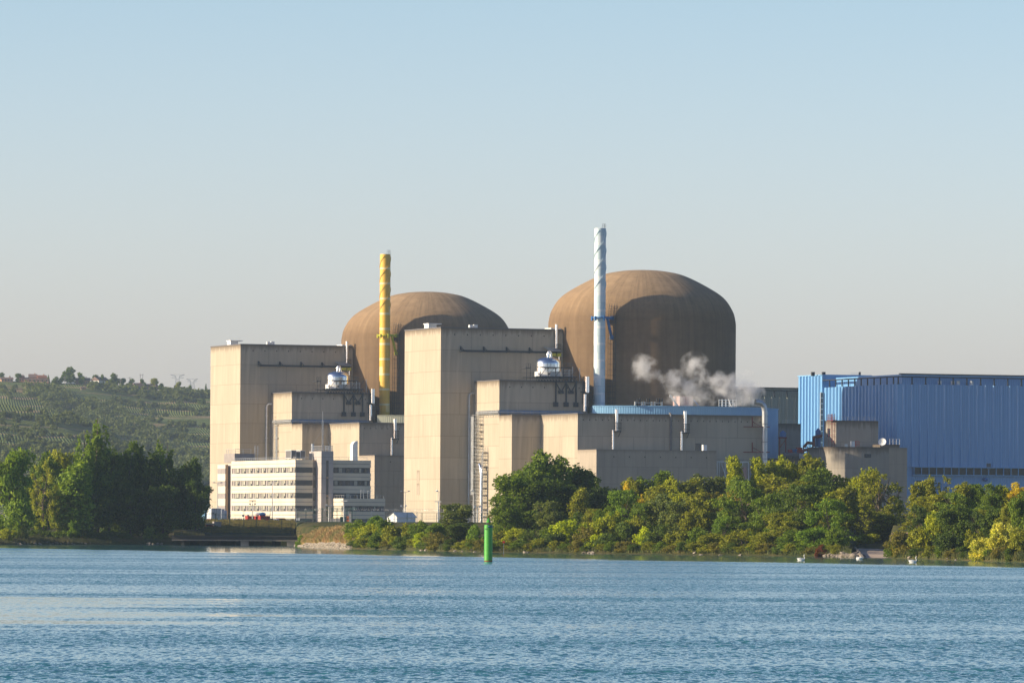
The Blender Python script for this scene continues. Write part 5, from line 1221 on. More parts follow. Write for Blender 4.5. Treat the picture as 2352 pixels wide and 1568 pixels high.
# intake bridge
def bridge():
    Y = 1168.0; a, b = at(395, 1240, Y), at(690, 1240, Y); t = thing('intake_bridge', 'low dark concrete intake deck over the water left of the dry grass point', 'bridge', None, (a.x, Y, 0)); t['_o'] = [0, 0, 0]
    w = b.x-a.x; zd = at(540, 1228, Y).z; zs = at(540, 1240.5, Y).z; dd = 34
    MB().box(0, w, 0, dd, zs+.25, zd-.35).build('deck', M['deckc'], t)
    MB().box(0, w, -.3, .3, zd-.345, zd-.1).build('kerb', M['deckc'], t)
    MB().box(0, w, -.5, -.05, zs-.1, zs+.18).build('ledge', M['conc3'], t)
    for px in (562, 668): 
        u = at(px, 1243, Y).x-a.x; MB().box(u-.8, u+.8, -.4, 3, -2, zs-.102).build('pier', M['conc3'], t)
    for k in range(7): 
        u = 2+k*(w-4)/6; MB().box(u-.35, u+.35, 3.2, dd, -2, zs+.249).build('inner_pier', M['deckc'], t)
    mb = MB(); rail(mb, [(0, 0, zd-.1), (w, 0, zd-.1)], 1.0, 2.0, .05, True); mb.build('handrail', M['dark'], t)
bridge()

# boat ramp
def boat_ramp():
    m = M['ramp']; V = []
    x0, x1 = 1966, 2044; Ya = shore(2010)-2
    A = [at(1984, 1281, Ya-3), at(2044, 1281, Ya-3), at(2029, 1256.5, 890), at(1966, 1257.5, 890), at(2043, 1254.5, 925), at(1980, 1255, 925)]
    zs = [-.3, -.3, 1.05, 1.05, 1.25, 1.25]
    P = [(v.x, v.y, z) for v, z in zip(A, zs)]
    me = bpy.data.meshes.new('boat_ramp'); low = [(x, y, z-1.0) for x, y, z in P]
    me.from_pydata(P+low, [], [(0, 1, 2, 3), (3, 2, 4, 5), (6, 7, 1, 0), (0, 3, 9, 6), (1, 7, 8, 2), (3, 5, 11, 9), (2, 8, 10, 4)]); me.materials.append(m)
    o = bpy.data.objects.new('boat_ramp', me); COL.objects.link(o); tag(o, 'pale concrete boat ramp sloping into the river at the right', 'boat ramp')
    a, b = Vector(P[0]), Vector(P[3]); mb = MB(); d = Vector((-.35, 0, 0))
    mb.face([a+Vector((0, 0, .5)), a+d+Vector((0, 0, .5)), b+d+Vector((0, 0, .45)), b+Vector((0, 0, .45))][::-1]); mb.face([a+Vector((0, 0, -1)), a+Vector((0, 0, .5)), b+Vector((0, 0, .45)), b+Vector((0, 0, -1))][::-1]); mb.face([a+Vector((0, 0, -1)), a+d+Vector((0, 0, -1)), a+d+Vector((0, 0, .5)), a+Vector((0, 0, .5))]); mb.face([a+d+Vector((0, 0, -1)), b+d+Vector((0, 0, -1)), b+d+Vector((0, 0, .45)), a+d+Vector((0, 0, .5))])
    o = mb.build('ramp_wall', M['conc3'], None); tag(o, 'low sloping side wall along the left of the boat ramp', 'wall')
boat_ramp()

# rocks
def rock_mesh(seed, flat=.6):
    import bmesh
    bm = bmesh.new(); bmesh.ops.create_icosphere(bm, subdivisions=2, radius=1)
    for v in bm.verts:
        n = mn.noise(v.co*1.3+Vector((seed*7.1, 0, 0))); v.co *= 1+n*.55; v.co.z *= flat
        v.co = Vector([round(c*2.6)/2.6*.5+c*.5 for c in v.co])
    me = bpy.data.meshes.new('boulder'); bm.to_mesh(me); bm.free(); me.materials.append(M['stone']); return me
RM = [rock_mesh(i) for i in range(5)]
random.seed(9)
rk = []
for px in list(np.linspace(1888, 1972, 26)): rk.append((px+random.uniform(-2, 2), 'grey boulder among those piled left of the boat ramp', 'boulders left of the boat ramp', .28+.32*(px-1888)/84))
for px in (1085, 1092, 1150, 1206, 1212, 1218, 1340, 1346, 1352, 1361, 1560, 1596, 1610, 1655, 1700, 2090, 2130, 2180, 2196, 968, 978, 1046, 1062): rk.append((px, 'lone rock at the waterline under the bushes', 'lone rocks along the bank', .3))
for px in np.linspace(32, 205, 22): rk.append((px+random.uniform(-2, 2), 'pale rock at the waterline under the left trees', 'rocks under the left trees', .28))
for px in (472/1, 482, 491, 500): rk.append((px-130, 'flat pale rock at the shore below the left poplars', 'flat rocks below the left poplars', .4))
for px, lb, gp_, s in rk:
    sp = shore(fix(px, 1270)[0]); dY = random.uniform(-.8, 2.0)*(1 if s < .6 else 2.2); Y = sp+dY
    o = bpy.data.objects.new('boulder', random.choice(RM)); COL.objects.link(o); sc = s*random.uniform(.7, 1.3); o.scale = (sc*1.3, sc, sc*1.1)
    q = at(px, 1270, Y); o.location = (q.x, Y, max(gz(fix(px, 1270)[0], Y), 0)+sc*.15); o.rotation_euler = (random.uniform(-.4, .4), random.uniform(-.4, .4), random.uniform(0, 6)); tag(o, lb, 'rock', gp_)
# riprap at the point: far too many stones to count
V = []; Fc = []
for i in range(900):
    px = random.uniform(682, 806); sp = shore(px); d = random.uniform(-.8, 3.2)*(1.0 if px > 705 else .6); Y = sp+d; z = max(gz(px, Y), -.1)
    me = random.choice(RM); s = random.uniform(.16, .42); a = random.uniform(0, 6.28); ca_, sa_ = math.cos(a), math.sin(a); n = len(V)
    for v in me.vertices: V.append((wX(px, Y)+s*1.5*(v.co.x*ca_-v.co.y*sa_), Y+s*(v.co.x*sa_+v.co.y*ca_), z+s*.2+s*v.co.z*.8))
    for p in me.polygons: Fc.append(tuple(n+k for k in p.vertices))
me = bpy.data.meshes.new('riprap'); me.from_pydata(V, [], Fc); me.materials.append(plain('riprap_stone', (.36, .31, .25), .9, 0, .25, .3, 2)); o = bpy.data.objects.new('riprap', me); COL.objects.link(o); tag(o, 'pale broken stones covering the shore of the dry grass point', 'riprap', None, 'stuff')
# ================================================================= trees
def leafmesh(name, pts, out, size, flat=0.0, droop=0.0):
    n = len(pts); r = RNG.normal(size=(n, 3)); r /= np.linalg.norm(r, axis=1)[:, None]
    nn = out*.75+r; nn[:, 2] += flat; nn /= np.linalg.norm(nn, axis=1)[:, None]
    t = np.cross(nn, RNG.normal(size=(n, 3))); t /= np.linalg.norm(t, axis=1)[:, None]
    if droop: t[:, 2] -= droop; t /= np.linalg.norm(t, axis=1)[:, None]
    b = np.cross(nn, t); s = (size*RNG.uniform(.6, 1.35, n))[:, None]
    v = np.empty((n, 4, 3)); v[:, 0] = pts+t*s; v[:, 1] = pts+b*s*.62; v[:, 2] = pts-t*s; v[:, 3] = pts-b*s*.62
    me = bpy.data.meshes.new(name); me.vertices.add(n*4); me.vertices.foreach_set('co', v.reshape(-1))
    me.loops.add(n*4); me.loops.foreach_set('vertex_index', np.arange(n*4, dtype=np.int32))
    me.polygons.add(n); me.polygons.foreach_set('loop_start', np.arange(0, n*4, 4, dtype=np.int32)); me.update(calc_edges=True)
    me.materials.append(M['leaf']); return me

def lobes_points(lobes, dens, seed, gap=.0, shell=.5):
    P = []; O = []
    for (c, r) in lobes:
        c = np.array(c); r = np.array(r); area = (r[0]*r[1]*r[2])**(2/3)*12.6; k = int(area*dens)
        d = RNG.normal(size=(k, 3)); d /= np.linalg.norm(d, axis=1)[:, None]
        rad = shell+(1.04-shell)*RNG.random(k)**.55
        q = np.array([mn.noise(Vector((x*1.9+seed, y*1.9, z*1.9+c[2]))) for x, y, z in d])
        q2 = np.array([mn.noise(Vector((x*4.6-seed, y*4.6, z*4.6+c[0]))) for x, y, z in d]); rad *= 1+.5*q+.35*q2
        p = c+d*r*rad[:, None]
        if gap:
            g = np.array([mn.noise(Vector((x*.75, y*.75+seed*3, z*.75))) for x, y, z in p]); keep = g > -gap; p = p[keep]; d = d[keep]
        P.append(p); O.append(d)
    return np.concatenate(P), np.concatenate(O)

def trunk_mesh(h, r, limbs, lean=0, split=None):
    mb = MB(); top = Vector((lean, 0, h))
    pts = [Vector((0, 0, -.6)), Vector((lean*.15, .05, h*.25)), Vector((lean*.5, -.1, h*.6)), top]
    mb.tube(pts, r, 7, rr=[r*1.25, r*.9, r*.55, r*.15])
    for (z0, ex, ey, ez) in limbs:
        b = Vector((lean*z0/h, 0, z0)); e = Vector((ex, ey, ez)); m = b.lerp(e, .5)+Vector((0, 0, -.05*h)); mb.tube([b, m, e], r, 5, rr=[r*.5, r*.34, r*.08])
    o = mb.build('trunk', M['wood'], None, smooth=True); me = o.data; bpy.data.objects.remove(o); return me

def rl(n, h0, h1, rad, rise=.25):
    return [(random.uniform(h0*.7, h1*.75), *(lambda a, q: (math.cos(a)*q, math.sin(a)*q))(random.uniform(0, 6.28), random.uniform(.5, 1)*rad), random.uniform(h0, h1)*1.08+rise) for _ in range(n)]

PROTO = {}
def proto(key, n, fn):
    PROTO[key] = []
    for i in range(n):
        cm, tm, h0, w0 = fn(i); v = np.empty(len(cm.vertices)*3); cm.vertices.foreach_get('co', v); v = v.reshape(-1, 3)
        PROTO[key].append((cm, tm, float(np.percentile(v[:, 2], 99.9)), float(np.percentile(np.abs(v[:, 0]), 98.5)+np.percentile(np.abs(v[:, 1]), 98.5))))

def p_poplar(i):                                     # upright, ragged, several rounded leaders; 8 m wide 15 m tall
    random.seed(100+i); lob = []
    for k in range(6):
        a = random.uniform(0, 6.28)+k; q = random.uniform(.3, 2.5); zt = 14.2-q*1.1-random.uniform(0, 2.2); z = random.uniform(1.2, 3); dx, dy = math.cos(a)*q, math.sin(a)*q
        while z < zt:
            s = 1.75-.75*(z/14.5)**2+random.uniform(-.3, .3); f = .75+.5*z/zt*(1 if z < zt*.6 else .8)
            lob.append(((dx*f+random.uniform(-.4, .4), dy*f+random.uniform(-.4, .4), z), (s, s, s*random.uniform(1.0, 1.35)))); z += s*1.05
    P, O = lobes_points(lob, 11, i*5.1, .24); return leafmesh('crown', P, O, .30), trunk_mesh(12.8, .24, rl(9, 5, 12, 2.4)), 15.0, 8.4
def p_broad(i):
    random.seed(200+i); lob = []
    for k in range(26):
        a = random.uniform(0, 6.28); u = random.random(); z = 2.2+u*10.8; q = math.sqrt(max(0, 1-((z-7.2)/7.4)**2))*4.9*random.uniform(.45, 1)
        s = random.uniform(1.1, 2.1); lob.append(((math.cos(a)*q, math.sin(a)*q, z), (s, s, s*random.uniform(.7, 1))))
    lob.append(((0, 0, 8), (3.0, 3.0, 4.5)))
    P, O = lobes_points(lob, 12, i*3.3, .25); return leafmesh('crown', P, O, .31), trunk_mesh(10, .32, rl(10, 6, 12.5, 4.2)), 15.0, 12.5
def p_column(i):
    random.seed(300+i); lob = []
    for k in range(15):
        a = random.uniform(0, 6.28); q = random.uniform(.2, 1.5); zt = random.uniform(9, 15.3-q*1.6); zb = zt-random.uniform(3.5, 6)
        lob.append(((math.cos(a)*q, math.sin(a)*q, (zt+zb)/2), (.55, .55, (zt-zb)/2)))
    for k in range(10): a = random.uniform(0, 6.28); lob.append(((math.cos(a)*1.3, math.sin(a)*1.3, random.uniform(2, 9)), (1, 1, 2.4)))
    P, O = lobes_points(lob, 22, i*2.3, .2); return leafmesh('crown', P, O, .24), trunk_mesh(14, .26, rl(6, 5, 13, 1.3)), 15.4, 4.6
def p_locust(i):                                      # layered, feathery, wide
    random.seed(400+i); lob = []
    for k in range(34):
        a = random.uniform(0, 6.28); z = random.uniform(.8, 8.6); q = math.sqrt(max(.05, 1-((z-2.5)/6.6)**2))*6.2*random.uniform(.35, 1)
        lob.append(((math.cos(a)*q, math.sin(a)*q, z), (random.uniform(1.3, 2.4), random.uniform(1.3, 2.4), random.uniform(.4, .85))))
    P, O = lobes_points(lob, 17, i*8.3, .18); return leafmesh('crown', P, O, .21, .5), trunk_mesh(7, .22, rl(12, 3, 8.4, 5)), 9.2, 14.5
def p_shrub(i):
    random.seed(500+i); lob = []
    for k in range(17):
        a = random.uniform(0, 6.28); z = random.uniform(.2, 4.2); q = math.sqrt(max(.02, 1-(z/5.2)**2))*3.1*random.uniform(.2, 1)
        s = random.uniform(.7, 1.35); lob.append(((math.cos(a)*q, math.sin(a)*q, z), (s, s, s*.9)))
    P, O = lobes_points(lob, 24, i*6.7, .2); return leafmesh('crown', P, O, .21), trunk_mesh(3.2, .1, rl(6, 1, 4, 1.8)), 5.2, 7.2
def p_sparse(i):
    random.seed(600+i); lob = []
    for k in range(44):
        a = random.uniform(0, 6.28); z = random.uniform(2.5, 14); q = math.sqrt(max(.02, 1-((z-7.5)/7.6)**2))*4.8*random.uniform(.4, 1)
        s = random.uniform(.6, 1.15); lob.append(((math.cos(a)*q, math.sin(a)*q, z), (s, s, s*.8)))
    P, O = lobes_points(lob, 15, i*4.3, .1, .3); return leafmesh('crown', P, O, .23), trunk_mesh(12.5, .24, rl(20, 5, 13, 4)), 15.0, 11.5
def p_far(i):
    random.seed(700+i); lob = []
    for k in range(9):
        a = random.uniform(0, 6.28); z = random.uniform(1.5, 8.5); q = math.sqrt(max(.02, 1-((z-4.5)/5.4)**2))*3.3*random.uniform(.3, 1)
        s = random.uniform(1.3, 2.2); lob.append(((math.cos(a)*q, math.sin(a)*q, z), (s, s, s)))
    P, O = lobes_points(lob, 4.5, i*4.3); return leafmesh('crown', P, O, .6), trunk_mesh(7, .3, []), 10.0, 9.0
def p_cone(i):
    random.seed(800+i); lob = [((0, 0, z), (2.6*(1-z/13)+.2, 2.6*(1-z/13)+.2, 1.1)) for z in np.linspace(1, 11.5, 8)]
    P, O = lobes_points(lob, 6, i); return leafmesh('crown', P, O, .45), trunk_mesh(10, .2, []), 12.3, 5.0
proto('poplar', 3, p_poplar); proto('broad', 3, p_broad); proto('column', 2, p_column); proto('locust', 2, p_locust)
proto('shrub', 4, p_shrub); proto('sparse', 2, p_sparse); proto('far', 3, p_far); proto('cone', 1, p_cone)

NAMES = dict(poplar='poplar_tree', broad='broadleaf_tree', column='lombardy_poplar', locust='locust_tree', shrub='shrub', sparse='willow_tree', far='broadleaf_tree', cone='conifer_tree')
_cnt = [0]
def plant(kind, px, ytop, wpx, Y, tint, label, group, g=None, cat=None, variant=None):
    fp = fix(px, ytop)[0]; g = (max(gz(fp, Y), -.1) if Y < 2000 else GZ) if g is None else g
    p = at(px, ytop, Y); H = p.z-g; Wm = wpx*Y/FX; i = _cnt[0]; _cnt[0] += 1
    k = PROTO[kind]; cm, tm, h0, w0 = k[(i if variant is None else variant) % len(k)]
    e = bpy.data.objects.new(NAMES[kind], None); COL.objects.link(e); e.location = (p.x, Y, g); sx = Wm/w0; e.scale = (sx, sx*.95, H/h0)
    random.seed(i*17+3); e.rotation_euler = (0, 0, random.uniform(0, 6.28)); e.empty_display_size = 1
    tag(e, label, cat or ('shrub' if kind == 'shrub' else 'tree'), group)
    c = bpy.data.objects.new('crown', cm); COL.objects.link(c); c.parent = e; c.color = tuple(tint)+(1,)
    t = bpy.data.objects.new('trunk', tm); COL.objects.link(t); t.parent = e
    return e
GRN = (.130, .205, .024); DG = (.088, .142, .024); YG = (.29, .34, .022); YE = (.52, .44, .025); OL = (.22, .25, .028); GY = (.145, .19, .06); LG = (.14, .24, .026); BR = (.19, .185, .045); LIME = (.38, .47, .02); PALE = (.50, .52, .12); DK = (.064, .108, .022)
# ---------------------------------------------------------------- the trees one by one (x, top y and width measured on the photo, depth in metres)
gL = 'trees of the left riverside clump'
for k, x, y, w, Y, c, lb in [
 ('broad', 30, 1030, 105, 1158, GRN, 'rounded tree at the far left edge, pale trunk showing'),
 ('broad', 112, 1040, 90, 1190, DG, 'darker tree second from the left edge'),
 ('sparse', 100, 1060, 70, 1172, OL, 'slim forked tree between the first two left trees'),
 ('broad', 140, 1034, 80, 1200, OL, 'yellowish broad tree left of the tall poplar'),
 ('poplar', 172, 1060, 85, 1185, GRN, 'olive green tree at the foot of the tall poplar, left side'),
 ('column', 194, 996, 52, 1205, GRN, 'smaller bent poplar leaning on the tallest one'),
 ('column', 224, 976, 66, 1208, DG, 'tallest dark columnar poplar of the left clump'),
 ('poplar', 252, 1034, 62, 1212, DK, 'dark leafy tree just right of the tallest poplar'),
 ('poplar', 285, 1036, 56, 1212, DG, 'first of three dark poplars right of the tallest'),
 ('poplar', 312, 1016, 56, 1215, DG, 'dark poplar with two lit tips'),
 ('poplar', 340, 1042, 60, 1214, DK, 'dark flat topped poplar left of the twin spires'),
 ('column', 368, 1017, 46, 1216, GRN, 'slim spire poplar, left of the twin spires'),
 ('column', 385, 1032, 36, 1218, DG, 'short spire poplar, right of the twin spires'),
 ('poplar', 404, 1078, 62, 1212, DK, 'dark tree under the twin spires'),
 ('poplar', 438, 1054, 58, 1214, DG, 'rightmost dark tree of the clump, with a lit top'),
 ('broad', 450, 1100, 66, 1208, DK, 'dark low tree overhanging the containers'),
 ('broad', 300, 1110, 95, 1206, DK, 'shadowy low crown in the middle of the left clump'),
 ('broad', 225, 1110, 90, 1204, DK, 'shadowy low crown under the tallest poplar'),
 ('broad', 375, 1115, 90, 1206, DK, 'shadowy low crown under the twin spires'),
 ('broad', 60, 1105, 95, 1182, GRN, 'lower leafy crown behind the left edge tree'),
 ('broad', 150, 1120, 90, 1186, OL, 'lower olive crown left of the tallest poplar'),
]: plant(k, x, y, w, Y, tuple(v*(1.3 if x < 260 else 1.15) for v in c), lb, gL)  # leaf tint raised more on the left, painting in the sunlight there
gS = 'shrubs under the left trees'
for x, y, w, Y, c, lb in [(14, 1212, 46, 1150, YG, 'yellow green shrub at the left edge shore'), (40, 1190, 44, 1158, GY, 'grey green shrub beside the left edge trunk'), (95, 1215, 60, 1172, DG, 'dark shrub below the second left tree'),
 (135, 1218, 50, 1178, GRN, 'low shrub left of the bright one'), (170, 1195, 38, 1178, LG, 'bright green shrub below the olive tree'), (200, 1215, 55, 1180, DK, 'dark shrub right of the bright green one'), (245, 1218, 60, 1184, DK, 'dark shrub under the tall poplar'), (290, 1222, 50, 1186, DK, 'low dark shrub right of the tall poplar foot'),
 (343, 1208, 34, 1190, GRN, 'rounded green shrub under the twin spires'), (372, 1222, 40, 1192, DG, 'low shrub right of the rounded green one'), (405, 1228, 40, 1196, OL, 'low olive shrub beside the intake deck')]:
    plant('shrub', x, y, w, Y, c, lb, gS)
gP = 'bushes on the dry grass point'
for x, y, w, Y, c, lb in [(690, 1228, 20, 1118, LG, 'small green bush at the tip of the dry grass point'), (712, 1232, 30, 1100, OL, 'olive bush on the point'), (736, 1212, 30, 1150, GRN, 'green bush behind the fence on the point'), (672, 1207, 40, 1235, OL, 'low bush on the bank above the intake, right end'), (775, 1236, 22, 1062, DG, 'small dark bush near the end of the stones'),
 (826, 1196, 66, 1068, GRN, 'tall green bush at the left end of the thicket'), (822, 1215, 52, 1045, YG, 'sunlit yellow green bush at the left end of the thicket'), (850, 1205, 60, 1050, YG, 'yellow green bush second in the thicket'), (858, 1188, 60, 1075, LG, 'bright green bush rising before the tent'), (884, 1192, 48, 1075, GRN, 'green bush just below the tent'), (838, 1232, 50, 1034, DG, 'dark low bush at the water under the yellow ones'),
 (880, 1228, 56, 1026, GRN, 'mid green low bush by the water'), (912, 1210, 60, 1046, OL, 'golden olive bush right of the tent'), (905, 1234, 26, 1022, YG, 'narrow bright bush in the middle of the thicket'), (945, 1205, 56, 1036, OL, 'olive bush under the double lamp'), (935, 1232, 50, 1016, DG, 'dark low bush left of the lime one'), (962, 1226, 40, 1008, LIME, 'lime green bush at the waterline'), (968, 1198, 50, 1030, GRN, 'green bush behind the lime one'),
 (1000, 1225, 52, 1000, BR, 'brownish bush left of the dark round tree'), (1000, 1204, 50, 1020, GRN, 'green bush behind the brownish one'), (1092, 1208, 40, 985, LG, 'bright green sapling bush left of the green mark'), (1080, 1240, 50, 960, OL, 'low olive bush left of the green mark'), (1142, 1222, 40, 965, OL, 'olive bush right behind the green mark'), (1178, 1216, 60, 975, YG, 'yellowish bush right of the green mark'), (1155, 1245, 66, 946, GRN, 'low green bush at the water right of the mark'), (1195, 1246, 60, 942, GRN, 'low green bush below the bare earth patch'),
 (1220, 1218, 46, 960, DG, 'dark bush right of the bare earth patch'), (1235, 1240, 50, 938, OL, 'low olive bush at the foot of the big tree')]:
    if x > 815: Y = shore(fix(x, 1270)[0])+max(2.5, (1250-y)*.22)
    plant('shrub', x, y-(4 if x > 815 else 0), w*1.1, Y, c, lb, gP)
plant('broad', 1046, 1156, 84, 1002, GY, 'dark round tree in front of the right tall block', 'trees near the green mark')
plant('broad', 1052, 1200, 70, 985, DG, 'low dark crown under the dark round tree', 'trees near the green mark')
plant('sparse', 1140, 1160, 40, 1000, OL, 'thin bare twigged tree between the scaffold and the big tree', 'trees near the green mark')
gB = 'trees of the big dark group'
for k, x, y, w, Y, c, lb in [('broad', 1180, 1090, 110, 985, GRN, 'left dome of the big dark green tree'), ('broad', 1215, 1062, 120, 1000, GRN, 'broad centre of the big dark green tree'), ('poplar', 1262, 1036, 92, 1005, GRN, 'highest top of the big dark green tree'), ('broad', 1240, 1100, 120, 985, DG, 'shaded front of the big dark green tree'), ('poplar', 1322, 1070, 82, 1010, DG, 'dark pointed tree right of the big one'), ('poplar', 1352, 1085, 60, 1018, DG, 'rightmost dark top of the big group'), ('broad', 1300, 1110, 110, 990, DK, 'dark mass right of the big tree'), ('broad', 1360, 1120, 90, 1000, DK, 'dark mass in front of the low annex'), ('broad', 1160, 1140, 80, 975, GRN, 'lower left skirt of the big tree'), ('broad', 1400, 1118, 70, 1012, GY, 'grey green crown left of the yellow tree'), ('poplar', 1332, 1120, 46, 975, OL, 'yellowish slim tree in front of the dark mass'), ('broad', 1262, 1150, 80, 965, GY, 'grey green tree standing at the shore, dark and upright')]:
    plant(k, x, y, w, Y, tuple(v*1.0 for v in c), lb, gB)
gM = 'front shrubs of the right bank'
for k, x, y, w, Y, c, lb in [
 ('shrub', 1310, 1200, 72, 945, LIME, 'brightest lime bush below the dark mass'), ('shrub', 1258, 1215, 50, 950, GRN, 'green bush left of the lime one'), ('shrub', 1282, 1228, 46, 940, DK, 'dark hollow bush left of the lime one'), ('shrub', 1350, 1215, 60, 945, BR, 'purplish brown bush right of the lime one'), ('shrub', 1375, 1195, 60, 948, YG, 'yellow green bush with a brown neighbour'), ('shrub', 1372, 1230, 46, 930, LIME, 'small lime bush at the water'), ('locust', 1430, 1130, 90, 965, LG, 'feathery green locust left of the long annex wall foot'), ('shrub', 1405, 1180, 60, 950, YG, 'yellow green bush under the feathery locust'), ('shrub', 1440, 1205, 66, 935, DG, 'dark bush under the feathery locust'), ('shrub', 1400, 1230, 60, 925, DG, 'dark bush with reddish twigs at the water'), ('shrub', 1462, 1190, 56, 940, OL, 'olive bush with orange leaves'), ('shrub', 1480, 1215, 50, 922, LIME, 'yellow lit bush at the waterline, middle'), ('locust', 1480, 1160, 80, 955, GRN, 'mid green layered tree with drooping sprays'), ('broad', 1515, 1140, 90, 945, GY, 'grey green round tree at the shore'), ('broad', 1560, 1155, 90, 940, GY, 'dull grey olive tree behind the shore reeds'), ('shrub', 1520, 1210, 66, 925, DG, 'deep green bush under the grey tree'), ('shrub', 1560, 1225, 60, 918, OL, 'low olive bush under the grey olive tree'), ('broad', 1605, 1150, 80, 938, OL, 'olive round tree beside the grey one'), ('shrub', 1600, 1215, 60, 920, GRN, 'green bush below the olive round tree'), ('locust', 1660, 1190, 60, 915, LG, 'bright fresh green sapling near the water'), ('shrub', 1640, 1230, 70, 908, OL, 'low feathery bush at the water'), ('locust', 1715, 1110, 150, 935, GRN, 'wide dark green locust with layered fronds'), ('locust', 1770, 1140, 120, 925, GRN, 'second wide locust, slightly lower'), ('shrub', 1705, 1220, 80, 902, OL, 'soft drooping bush right of the fresh sapling'), ('locust', 1850, 1118, 150, 915, DG, 'deep green locust left of the ramp'), ('locust', 1800, 1180, 110, 900, OL, 'olive fronded bush low on the bank'), ('shrub', 1755, 1228, 80, 893, OL, 'long low olive bush at the waterline'), ('shrub', 1820, 1222, 90, 885, GRN, 'tamarisk like bush at the waterline'), ('shrub', 1870, 1218, 80, 880, LG, 'bright green leafy bush left of the boulders'), ('locust', 1905, 1150, 110, 905, LG, 'spreading bright locust above the boulders'), ('shrub', 1915, 1215, 56, 880, GRN, 'green bush directly above the boulders'), ('shrub', 1886, 1256, 22, 862, (.16, .05, .02), 'small red leaved bush beside the boulders'),
 ('shrub', 2072, 1225, 70, 850, BR, 'brown tinged reed bush right of the boat ramp'), ('shrub', 2052, 1248, 36, 848, GRN, 'small green tuft at the right edge of the ramp'), ('shrub', 2110, 1215, 66, 845, OL, 'olive bush right of the brown reeds'), ('shrub', 2125, 1258, 46, 828, LIME, 'low yellow lime bush at the water, right'), ('shrub', 2140, 1180, 50, 850, YG, 'upright yellow green bush left of the dark round one'), ('broad', 2190, 1165, 90, 838, DG, 'very dark round bushy tree at the water'), ('shrub', 2175, 1228, 70, 822, DK, 'dark bush under the very dark round tree'), ('shrub', 2240, 1222, 60, 808, OL, 'olive bush left of the pale yellow one'), ('shrub', 2262, 1240, 60, 790, PALE, 'pale yellow bush at the waterline'), ('shrub', 2310, 1205, 66, 795, PALE, 'tall pale yellow green bush near the right edge'), ('shrub', 2345, 1215, 60, 775, OL, 'olive bush at the right edge shore'), ('broad', 2342, 1135, 60, 800, GRN, 'green tree cut by the right edge')]:
    Y = shore(fix(x, 1270)[0])+max(2.5, min(24, (1252-y)*.2)) if y < 1252 else Y
    plant(k, x, y-6, w*1.08, Y, c, lb, gM)
gT = 'back row trees of the right bank'
